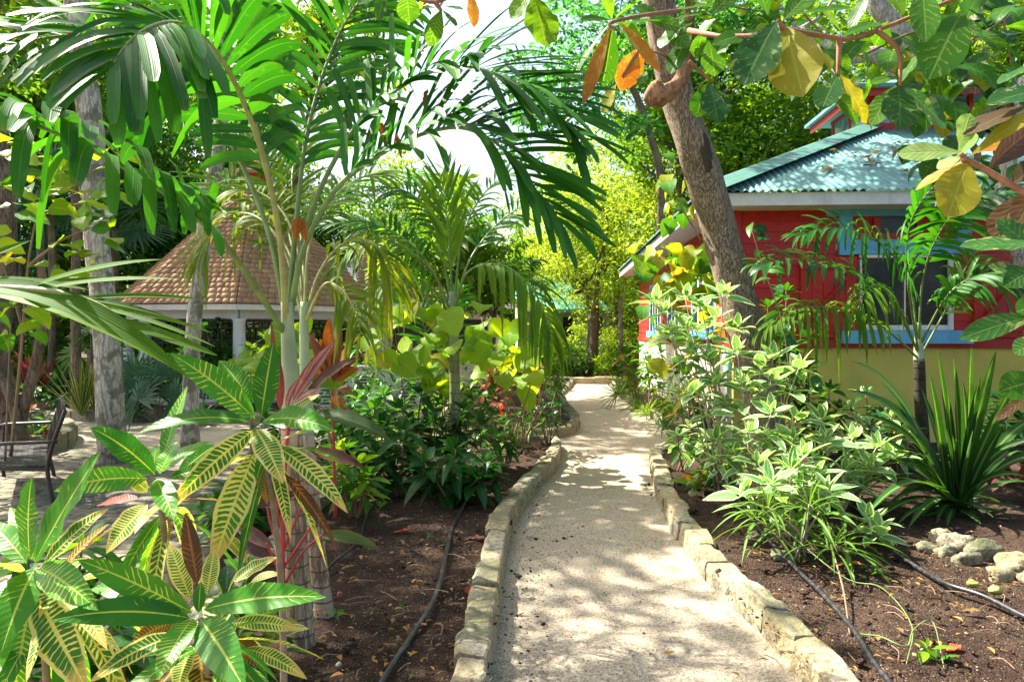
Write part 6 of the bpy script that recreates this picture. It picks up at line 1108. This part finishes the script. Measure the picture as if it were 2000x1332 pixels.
almond("dark and pale almond leaves crowding in from the right edge", 1.9, [[(2080, 420, .1), (1990, 370), (1930, 335), (1886, 310), (1875, 300)], [(1886, 310), (1880, 316)], [(2060, 200, .3), (2020, 215)]],
  [(1877, 298, 1752, 301, 38, 'P'), (1874, 292, 1895, 222, 42, 'P', 0, .02), (1890, 318, 1850, 426, 80, 'Y', 0, -.08), (1895, 305, 2030, 215, 32, 'Y', 0, -.05), (2010, 205, 1882, 264, 56, 'B', 0, 0, .05), (1930, 330, 2030, 245, 62, 'B', 0, .1), (1892, 312, 1788, 372, 30, 'O', .03, .1), (1880, 305, 1830, 330, 34, 'P', .03, .05), (2060, 175, 1928, 205, 60, 'D', 0, 0), (2060, 120, 1950, 165, 60, 'D', .1, .1), (1990, 380, 1945, 470, 56, 'B', .1, .1), (2040, 350, 1985, 440, 50, 'B', .05, .05), (1975, 360, 2040, 320, 50, 'B', 0, 0), (1900, 300, 1990, 275, 34, 'O', .1, .1), (1980, 250, 2060, 210, 40, 'G', .2, .2), (1870, 310, 1905, 260, 26, 'P', .03, .08)], 6)
almond("dark leaves of a close sapling at the middle of the right edge", 1.7, [[(2080, 900, .1), (2030, 760), (2020, 600), (2040, 480)]],
  [(2050, 480, 1874, 482, 62, 'D', 0, .05), (2030, 520, 1960, 560, 40, 'D', .1, .1), (2050, 590, 1985, 610, 44, 'G', 0, 0), (2030, 615, 1874, 662, 44, 'D', 0, .05), (2040, 740, 1950, 765, 58, 'G', 0, 0), (2020, 765, 1944, 822, 18, 'B', 0, 0), (2040, 660, 1980, 690, 40, 'D', .1, .1), (2030, 500, 1945, 430, 46, 'D', .1, .15), (2050, 560, 1930, 520, 50, 'D', .15, .2)], 7)
hang("light green leafed branch hanging high behind the palm fronds, upper left", "branch", P(700, 0, 6.5), (530, -10, 760, 190), 75, (.16, .26), (.45, .6), 'obovate', [SH_M, SH_B, SH_H], 111, 7.0, [[(760, -60), (690, 20), (620, 60)], [(700, -40), (660, 90), (640, 170)], [(700, 40), (740, 130)], [(600, -60), (570, 60)]], rootname="leafy_branch", droop=.25, jY=.8)
hang("airy branch with fine light leaves in the top left corner", "branch", P(0, 0, 8), (-20, -10, 200, 120), 90, (.12, .2), (.4, .55), 'ovate', [SH_M, SH_B], 112, 8.5, [[(-60, -40), (40, 60), (60, 110)], [(-40, 20), (20, 60)], [(220, -60), (120, 30), (60, 60)]], rootname="leafy_branch", droop=.25, jY=.8)

hang("mass of almond leaves hanging before the roof cupola", "branch", P(1720, 60, 4.6), (1590, 60, 1900, 215), 62, (.18, .30), (.48, .62), 'obovate', [AL['G'], AL['D'], AL['Y'], AL['G']], 113, 4.6, [[(1500, -60), (1600, 60), (1680, 110), (1760, 150)], [(1680, 110), (1800, 60), (1880, 80)], [(1640, 80), (1640, 160)]], rootname="leafy_branch", droop=.7, jY=.5)
hang("darker almond leaves filling the top right corner", "branch", P(1900, 0, 4.2), (1780, -30, 2020, 200), 50, (.18, .30), (.48, .62), 'obovate', [AL['D'], AL['G'], SH_M], 114, 4.4, [[(2100, -60), (1960, 40), (1860, 100)], [(1960, 40), (1980, 150)]], rootname="leafy_branch", droop=.6, jY=.5)
hang("sunlit green leaves along the top edge between the leaning trunk and the house", "branch", P(1450, 0, 6), (1330, -30, 1600, 60), 50, (.18, .28), (.48, .62), 'obovate', [SH_B, SH_M, AL['G']], 115, 6.2, [[(1320, -60), (1420, 10), (1520, 20), (1600, -10)]], rootname="leafy_branch", droop=.5, jY=.6)
for i, (lb, bx, by, tips, Y, mt, L, w, kd) in enumerate((
    ("leafy green shrub filling the space between the palm trunks and the white wall", 690, 880, [(620, 790), (650, 760), (690, 740), (720, 770), (670, 800), (640, 820)], 8.6, [SH_M, SH_D], .2, .08, 'ovate'),
    ("bright small leaved bush beneath the heart leaves", 870, 870, [(840, 720), (870, 700), (905, 715), (930, 740), (880, 745), (800, 730)], 8.8, [SH_B, SH_M], .17, .065, 'ovate'),
    ("dark bush close to the kerb bend of the left bed", 985, 900, [(960, 850), (985, 830), (940, 850), (1000, 860)], 7.2, [SH_D, SH_M], .15, .06, 'ovate'),
    ("feathery green bush at the left of the hall window", 740, 820, [(690, 640), (720, 620), (755, 640), (735, 670), (700, 680)], 11.5, [SH_M], .26, .06, 'lance'),
    ("glossy green bush behind the ringed trunks", 560, 900, [(520, 820), (545, 800), (610, 820), (500, 850), (640, 850)], 7.6, [SH_M, SH_D], .2, .08, 'ovate'),
    ("mixed low bush between the striped plant and the yellow wall", 1760, 930, [(1700, 830), (1740, 815), (1780, 840), (1730, 860)], 6.8, [SH_D, SH_V], .16, .06, 'ovate'),
    ("low variegated plant inside the right kerb by the trunk", 1330, 905, [(1325, 850), (1350, 835), (1375, 850), (1395, 865)], 7.0, [SH_V, SH_M], .16, .06, 'ovate'))):
    b = A((bx - 1000) / F * Y, Y, .06); shrub(lb, "shrub", b, tipsat(tips, Y, .2), mt[0], TWIG, seed=150 + i, n=11, L=L, w=w, kind=kd, droop=.3, tiers=3, tier_gap=.2, nu=4, mats=mt)

for i, (lb, bx, by, tips, Y, mt, L, w, kd) in enumerate((
    ("dark leafy shrub behind the leaning trunk, against the yellow wall", 1600, 900, [(1540, 740), (1580, 720), (1620, 760), (1560, 800), (1600, 820), (1640, 800), (1530, 690)], 7.9, [SH_D, SH_M], .2, .08, 'ovate'),
    ("tall green shrub rising before the red shutter beside the trunk", 1530, 900, [(1500, 600), (1535, 570), (1560, 620), (1500, 660), (1545, 680), (1580, 660)], 8.1, [SH_D, SH_M], .2, .08, 'ovate'),
    ("dark shrub between the small palm and the striped plant", 1730, 950, [(1660, 800), (1690, 770), (1720, 810), (1650, 850), (1700, 850), (1750, 840)], 7.2, [SH_D, SH_V], .18, .07, 'ovate'),
    ("leafy shrub behind the striped plant at the right edge", 1960, 950, [(1920, 800), (1960, 780), (1990, 820), (1900, 850), (1950, 860)], 7.4, [SH_M, SH_D], .2, .08, 'ovate'),
    ("bushy variegated plant low between hose and kerb by the trunk", 1440, 960, [(1400, 900), (1430, 880), (1460, 900), (1380, 920), (1480, 930)], 6.2, [SH_V, SH_M], .16, .06, 'ovate'),
    ("tangled green shrub against the house's pale side wall", 1340, 860, [(1320, 720), (1345, 700), (1370, 730), (1330, 770), (1365, 780), (1390, 760)], 8.6, [SH_M, SH_D, SH_Y], .18, .07, 'ovate'),
    ("dark shrub low at the left of the second palm over the paving", 470, 1060, [(430, 980), (460, 960), (490, 990), (400, 1000), (520, 970)], 4.9, [SH_D, SH_M], .17, .07, 'ovate'),
    ("leafy bush in the middle bed behind the red croton", 960, 850, [(930, 700), (960, 680), (990, 690), (1015, 705), (945, 730), (980, 730)], 9.8, [SH_M, SH_B], .17, .07, 'ovate'))):
    b = A((bx - 1000) / F * Y, Y, .06); shrub(lb, "shrub", b, tipsat(tips, Y, .2), mt[0], TWIG, seed=180 + i, n=12, L=L, w=w, kind=kd, droop=.3, tiers=3, tier_gap=.2, nu=4, mats=mt)
hang("dark leaf tangle hanging over the upper right of the house roof", "branch", P(1950, 150, 5.2), (1780, 130, 2030, 330), 46, (.18, .30), (.48, .62), 'obovate', [AL['D'], AL['G'], AL['B']], 116, 5.4, [[(2120, 60), (2000, 180), (1900, 230)], [(2000, 180), (1860, 170)]], rootname="leafy_branch", droop=.7, jY=.5)

for i, (lb, bx, by, tips, Y, mt) in enumerate((
    ("low dark shrub filling the gap behind the corner crotons", 150, 1400, [(60, 1250), (120, 1200), (200, 1230), (150, 1290), (240, 1290), (30, 1310), (280, 1240)], 2.3, [SH_D, CR_G, SH_M]),
    ("green shrub between the corner croton and the bench", 140, 1250, [(110, 1090), (160, 1060), (210, 1110), (130, 1150), (250, 1140), (60, 1060)], 2.9, [SH_M, CR_G, SH_D]),
    ("dark shrub under the rosettes beside the ringed trunk's foot", 480, 1300, [(440, 1170), (480, 1140), (510, 1180), (460, 1230), (520, 1250)], 2.7, [SH_D, CR_Y, CR_G]))):
    b = A((bx - 1000) / F * Y, Y, .06); shrub(lb, "shrub", b, tipsat(tips, Y, .08), mt[0], TWIG, seed=210 + i, n=9, L=.17, w=.06, kind='lance', droop=.35, tiers=2, tier_gap=.2, nu=7, mats=mt)
# ------------------------------------------------------------------ hoses, bench, rocks, leaves
k = NT("black_hose"); n_ = k.noise(30, 3); M_HOSE = k.done(k.mix(k.ramp(n_, .45, .7), (.018, .018, .022), (.06, .055, .06)), .35, .5)
def hose(label, pl, r=.013, z=.125, seed=0):
    pts = [A(*G(x, y, z)[:2], z + .006 * math.sin(i * 2.1)) for i, (x, y) in enumerate(pl)]; c = catmull(pts, 14 * len(pl)); m = MB(); m.tube(c, r, 10); tag(m.build("irrigation_hose", M_HOSE, smooth=True, loc=pts[0]), label, "hose")
hose("black irrigation hose curving along the left bed towards the camera", [(700, 1420), (748, 1330), (800, 1245), (850, 1165), (872, 1080), (885, 1025), (905, 985), (915, 960), (960, 900), (1010, 885), (1020, 875)], .014, .105)
hose("thin black hose looping behind the ringed trunks into the left bed", [(430, 1290), (500, 1205), (590, 1165), (650, 1100), (700, 1060), (712, 1020), (730, 985), (790, 940)], .010, .105)
hose("grey black hose crossing the right bed from the trunk to the lower edge", [(1400, 925), (1440, 975), (1490, 1040), (1560, 1115), (1610, 1165), (1665, 1225), (1705, 1290), (1745, 1345), (1790, 1420)], .012)
hose("black ribbed hose running to the right edge below the rocks", [(1690, 1045), (1740, 1075), (1790, 1105), (1850, 1140), (1920, 1165), (2010, 1205), (2100, 1240)], .013)
hose("teal grey pipe end lying on the paving behind the small lime shrub", [(660, 858), (690, 856), (730, 856)], .03, .05)
M_IRON = M_plain("black_iron", (.006, .006, .008), .38, .10, .15, spec=.5)
bt = thing("iron_bench", "black iron bench with slatted back at the left edge of the paving", "bench", A(-4.1, 6.2, 0))
def bpx(x, y, Y): return P(x, y, Y)
Yn, Yf = 5.75, 7.0; xb = (100 - 1000) / F * Yn
def side_frame(Y, nm):
    m = MB(); x0 = xb * Y / Yn + .02; s_ = .022
    m.tube(catmull([A(x0 + .02, Y, 0), A(x0 - .03, Y, .2), A(x0 - .05, Y, .36), A(x0 - .01, Y, .55), A(x0 + .10, Y, .85)], 14), .017, 8); m.build("back_leg", M_IRON, bt, smooth=True)
    m = MB(); m.tube(catmull([A(x0 - .50, Y, 0), A(x0 - .52, Y, .2), A(x0 - .50, Y, .56)], 8), .017, 8); m.build("front_leg", M_IRON, bt, smooth=True)
    m = MB(); m.tube(catmull([A(x0 + .03, Y, .585), A(x0 - .2, Y, .575), A(x0 - .5, Y, .56), A(x0 - .56, Y, .52)], 10), .016, 8); m.build("armrest", M_IRON, bt, smooth=True)
    m = MB(); m.bar(A(x0 - .05, Y, .35), A(x0 - .52, Y, .36), .03, .03); m.build("seat_rail", M_IRON, bt)
side_frame(Yn, "n"); side_frame(Yf, "f")
xs_ = xb * Yf / Yn - xb
for i in range(9):
    x = xb - .02 - i * .056; m = MB(); m.bar(A(x, Yn, .375), A(x + xs_, Yf, .375), .044, .012); m.build("seat_slat", M_IRON, bt)
for i in range(12):
    t = (i + .5) / 12; Y = Yn + (Yf - Yn) * t; m = MB(); m.bar(A(xb - .02 + xs_ * t, Y, .44), A(xb + .10 + xs_ * t, Y, .82), .045, .010, up=(1, 0, 0)); m.build("back_slat", M_IRON, bt)
for z, dx in ((.44, -.02), (.60, .03), (.72, .065), (.84, .11)):
    m = MB(); m.bar(A(xb + dx, Yn, z), A(xb + dx + xs_, Yf, z), .025, .035); m.build("back_rail", M_IRON, bt)
# rocks
def rock(label, c, s, seed, mat=None, nm="rock"):
    bm_v = []; n, m_ = 14, 20; V = []
    for i in range(n):
        a_ = math.pi * i / (n - 1)
        for j in range(m_): b_ = 2 * math.pi * j / m_; V.append((math.sin(a_) * math.cos(b_), math.sin(a_) * math.sin(b_), math.cos(a_)))
    V = np.array(V); V = np.sign(V) * np.abs(V) ** .75; rr = 1 + .34 * vnoise(V, 1.5, seed) + .16 * vnoise(V, 3.5, seed + 1) + .07 * vnoise(V, 9, seed + 2) - .10 * np.abs(vnoise(V, 5, seed + 3)); V = V * rr[:, None] * A(*s) + A(*c)
    Fq = [(i * m_ + j, (i + 1) * m_ + j, (i + 1) * m_ + (j + 1) % m_, i * m_ + (j + 1) % m_) for i in range(n - 1) for j in range(m_)]
    return tag(mk(nm, V, np.array(Fq), mat or (M_STONE_D if seed % 3 else M_STONE), loc=c, smooth=False), label, nm.replace("_", " "))
for i, (x, y, s, lb) in enumerate(((1838, 1052, .07, "craggy upright rock nearest the striped plant at right"), (1872, 1068, .10, "pale craggy rock second from the left in the row at right"), (1925, 1085, .10, "broad flat pale rock in the middle of the right rock row"), (1985, 1112, .09, "dark sided rock at the right edge of the frame"), (1850, 1082, .06, "small pale rock in front of the craggy ones"), (1890, 1098, .07, "small mossy rock below the broad flat one"),
     (1960, 1128, .07, "low brownish rock in front of the row"), (1812, 1075, .055, "small flat stone at the left end of the rock row"), (2030, 1140, .08, "mossy rock cut by the right edge"), (1360, 968, .05, "small pale stone beside the yellow seedling"), (1530, 1090, .06, "pale stone by the feet of the narrow leaved plants"), (1475, 1050, .04, "small stone near the right kerb's inside"))):
    g = G(x, y, .1); rock(lb, A(g[0], g[1], .10 + s * .15), (s * 1.15, s * .7, s * .75), 30 + i)
for i, (x, y, lb) in enumerate(((1945, 1162, "green round fruit lying on the soil near the right rocks"), (1900, 1150, "yellow green fruit beside the ribbed hose"))): g = G(x, y, .1); rock(lb, A(g[0], g[1], .125), (.032, .026, .022), 50 + i, SH_B if False else M_plain("fruit%d" % i, (.30, .32, .07), .5), "fruit")
g = G(664, 1168, .1); rock("small brown seed pod on the soil by the second ringed trunk", A(g[0], g[1], .115), (.016, .013, .02), 55, M_plain("seed_brown", (.26, .12, .07), .5), "seed_pod")
# fallen leaves
FL = dict(R=M_leaf("fallen_red", (.30, .035, .02), (.42, .07, .03), .3, .45, tcol=(1.8, .8, .5), vein=(.40, .15, .10), vw=.04, side=.12, nside=9), K=M_leaf("fallen_pink", (.42, .17, .14), (.50, .22, .18), .3, .45, tcol=(1.5, .8, .7), vein=(.5, .25, .2), vw=.04, side=.12, nside=9), B=M_leaf("fallen_brown", (.13, .07, .035), (.22, .12, .06), .2, .7, vein=(.2, .12, .07), vw=.05, side=.1, nside=8), O=M_leaf("fallen_orange", (.36, .15, .05), (.45, .22, .08), .2, .6, vein=(.3, .15, .07), vw=.05, side=.1, nside=8))
def fallen(x, y, L, w, key, az, lb, z=.108, seed=0, fold=.35, group=None):
    rr = np.random.RandomState(seed); g = G(x, y, z); d = A(math.cos(az), math.sin(az), 0); s = A(math.sin(az), -math.cos(az), 0); b = A(g[0], g[1], z) - d * L / 2
    V, Fq, uv, rn = blades(b, b + d * L * .5 + A(0, 0, L * rr.uniform(-.05, .18)), b + d * L + A(0, 0, rr.uniform(0, .2) * L), [w], s, 'obovate' if L > .08 else 'ovate', 8, 4, fold, .25, seed)
    tag(mk("fallen_leaf", V[0], Fq, FL[key], uv=uv, rnd=np.full(V.shape[1], rn[0]), loc=b), lb, "leaf", group or "leaves fallen on the soil and path")
fallen(785, 1040, .16, .05, 'R', .1, "dark red leaf lying on the left bed", seed=1); fallen(928, 1052, .15, .06, 'K', .2, "pink leaf lying by the left kerb", seed=2); fallen(920, 1155, .075, .05, 'R', 1.2, "curled red leaf standing near the left kerb", seed=3, fold=.9)
fallen(1655, 1110, .22, .05, 'O', -.1, "long orange leaf lying in the right bed behind a thin stem", seed=4); fallen(1860, 1268, .09, .045, 'R', .2, "small red brown leaf on the shaded soil, lower right", seed=5); fallen(1126, 1167, .045, .022, 'O', .4, "small tan leaf in the middle of the path", .02, 6); fallen(1308, 1275, .06, .028, 'O', .1, "tan leaf at the lower right of the path", .02, 7)
fallen(680, 1110, .08, .03, 'B', .3, "brown leaf beside the thin black hose", seed=8); fallen(1895, 1193, .09, .04, 'B', -.2, "brown leaf below the ribbed hose", seed=9); fallen(1560, 1075, .1, .06, 'B', .6, "pale brown leaf beneath the narrow leaved plants", seed=10); fallen(1240, 900, .03, .02, 'R', .2, "tiny red leaf on the path near the bend", .02, 11); fallen(1118, 812, .05, .03, 'R', .2, "tiny red flower-like leaf on the far path", .02, 12)
rr = np.random.RandomState(9)
for i in range(46):
    if i % 2: x, y = rr.uniform(560, 930), rr.uniform(1010, 1320)
    else: x, y = rr.uniform(1450, 1990), rr.uniform(1060, 1320)
    if 940 < x < 1000 + (y - 1000) * .3 + 480 and not (x > 1420 + (y - 1180) * .95): continue
    fallen(x, y, rr.uniform(.025, .05), rr.uniform(.012, .02), 'BO'[rr.rand() < .3], rr.uniform(0, 6), "small dry brown leaf among the crumbs of dark soil", seed=100 + i)
# dry leaves on the corrugated roof
for i in range(34):
    cx, cy = ((1620, 335), (1690, 310), (1700, 325), (1770, 300), (1790, 335), (1655, 305), (1740, 285), (1800, 315))[i % 8]; x, y = cx + rr.normal(0, 16), cy + rr.normal(0, 6)
    # point of the front roof face behind this pixel
    o_, dvec = A(0, 0, CH), P(x, y, 1.0) - A(0, 0, CH); p0, p1, p2 = H(U0, V0, EV), H(U1, V0, EV), H(U0, V0 + 1, EV + PIT); nn = np.cross(p1 - p0, p2 - p0); t_ = np.dot(p0 - o_, nn) / np.dot(dvec, nn); q = o_ + dvec * t_ + A(0, 0, .03)
    az = rr.uniform(0, 6.28); d = A(math.cos(az), math.sin(az), .3 * math.sin(az)); s = nz(np.cross(d, (0, 0, 1))); L = rr.uniform(.08, .17); V, Fq, uv, rn = blades(q, q + d * L * .5 + A(0, 0, .03), q + d * L, [L * .5], s, 'ovate', 4, 2, .5, .2, i)
    tag(mk("roof_litter_leaf", V[0], Fq, FL['B'], uv=uv, rnd=np.full(V.shape[1], rn[0]), loc=q), "dry brown leaf lying on the teal corrugated roof", "leaf", "dry leaves on the house roof")

# thin litter of dead leaves over the beds and a little on the path
def litter(name, label, n, boxes, z, Lr, seed, mats):
    r_ = np.random.RandomState(seed); B, C, T, W, S = [], [], [], [], []
    for _ in range(n):
        x0, x1, y0, y1 = boxes[r_.randint(len(boxes))]; g = G(r_.uniform(x0, x1), r_.uniform(y0, y1), z); az = r_.uniform(0, 6.28); L = r_.uniform(*Lr); d = A(math.cos(az), math.sin(az), r_.uniform(-.1, .3))
        b = A(g[0], g[1], z + .004); B.append(b); C.append(b + d * L * .5 + A(0, 0, L * .12)); T.append(b + d * L * A(1, 1, .4)); W.append(L * r_.uniform(.25, .5)); S.append(nz(np.cross(d, UP)))
    V, Fq, uv, rn = blades(np.array(B), np.array(C), np.array(T), W, np.array(S), 'ovate', 3, 2, .5, 0, seed); N, m = V.shape[:2]
    tag(mk(name, V.reshape(-1, 3), (Fq[None] + (np.arange(N) * m)[:, None, None]).reshape(-1, 4), mats, uv=np.tile(uv, (N, 1)), rnd=np.repeat(rn, m), kind="stuff"), label, "leaf litter")
litter("leaf_litter", "fine litter of dead brown leaves over the soil of both beds", 420, [(560, 940, 950, 1330), (1420, 1990, 960, 1330), (1600, 1990, 930, 1200), (640, 1040, 880, 1000)], .10, (.02, .055), 3, FL['B'])
litter("leaf_litter", "scattered reddish dead leaf scraps over the soil of both beds", 90, [(600, 930, 980, 1330), (1480, 1990, 1000, 1330)], .105, (.03, .06), 4, FL['O'])
litter("leaf_litter", "few tiny leaf scraps lying on the gravel path", 70, [(1000, 1500, 900, 1330), (1010, 1300, 820, 1000)], .016, (.012, .03), 5, FL['B'])
def sticks(label, n, boxes, seed):
    r_ = np.random.RandomState(seed); m = MB()
    for _ in range(n):
        x0, x1, y0, y1 = boxes[r_.randint(len(boxes))]; g = G(r_.uniform(x0, x1), r_.uniform(y0, y1), .11); az = r_.uniform(0, 6.28); L = r_.uniform(.05, .18); d = A(math.cos(az), math.sin(az), 0) * L; m.tube(catmull([g, g + d * .5 + A(r_.normal(0, .01), r_.normal(0, .01), .012), g + d], 5), .0022, 4)
    o = m.build("twig_litter", TWIG, kind="stuff"); tag(o, label, "twigs")
sticks("thin dry twigs scattered on the dark soil", 60, [(580, 930, 980, 1330), (1500, 1990, 1000, 1330)], 6)
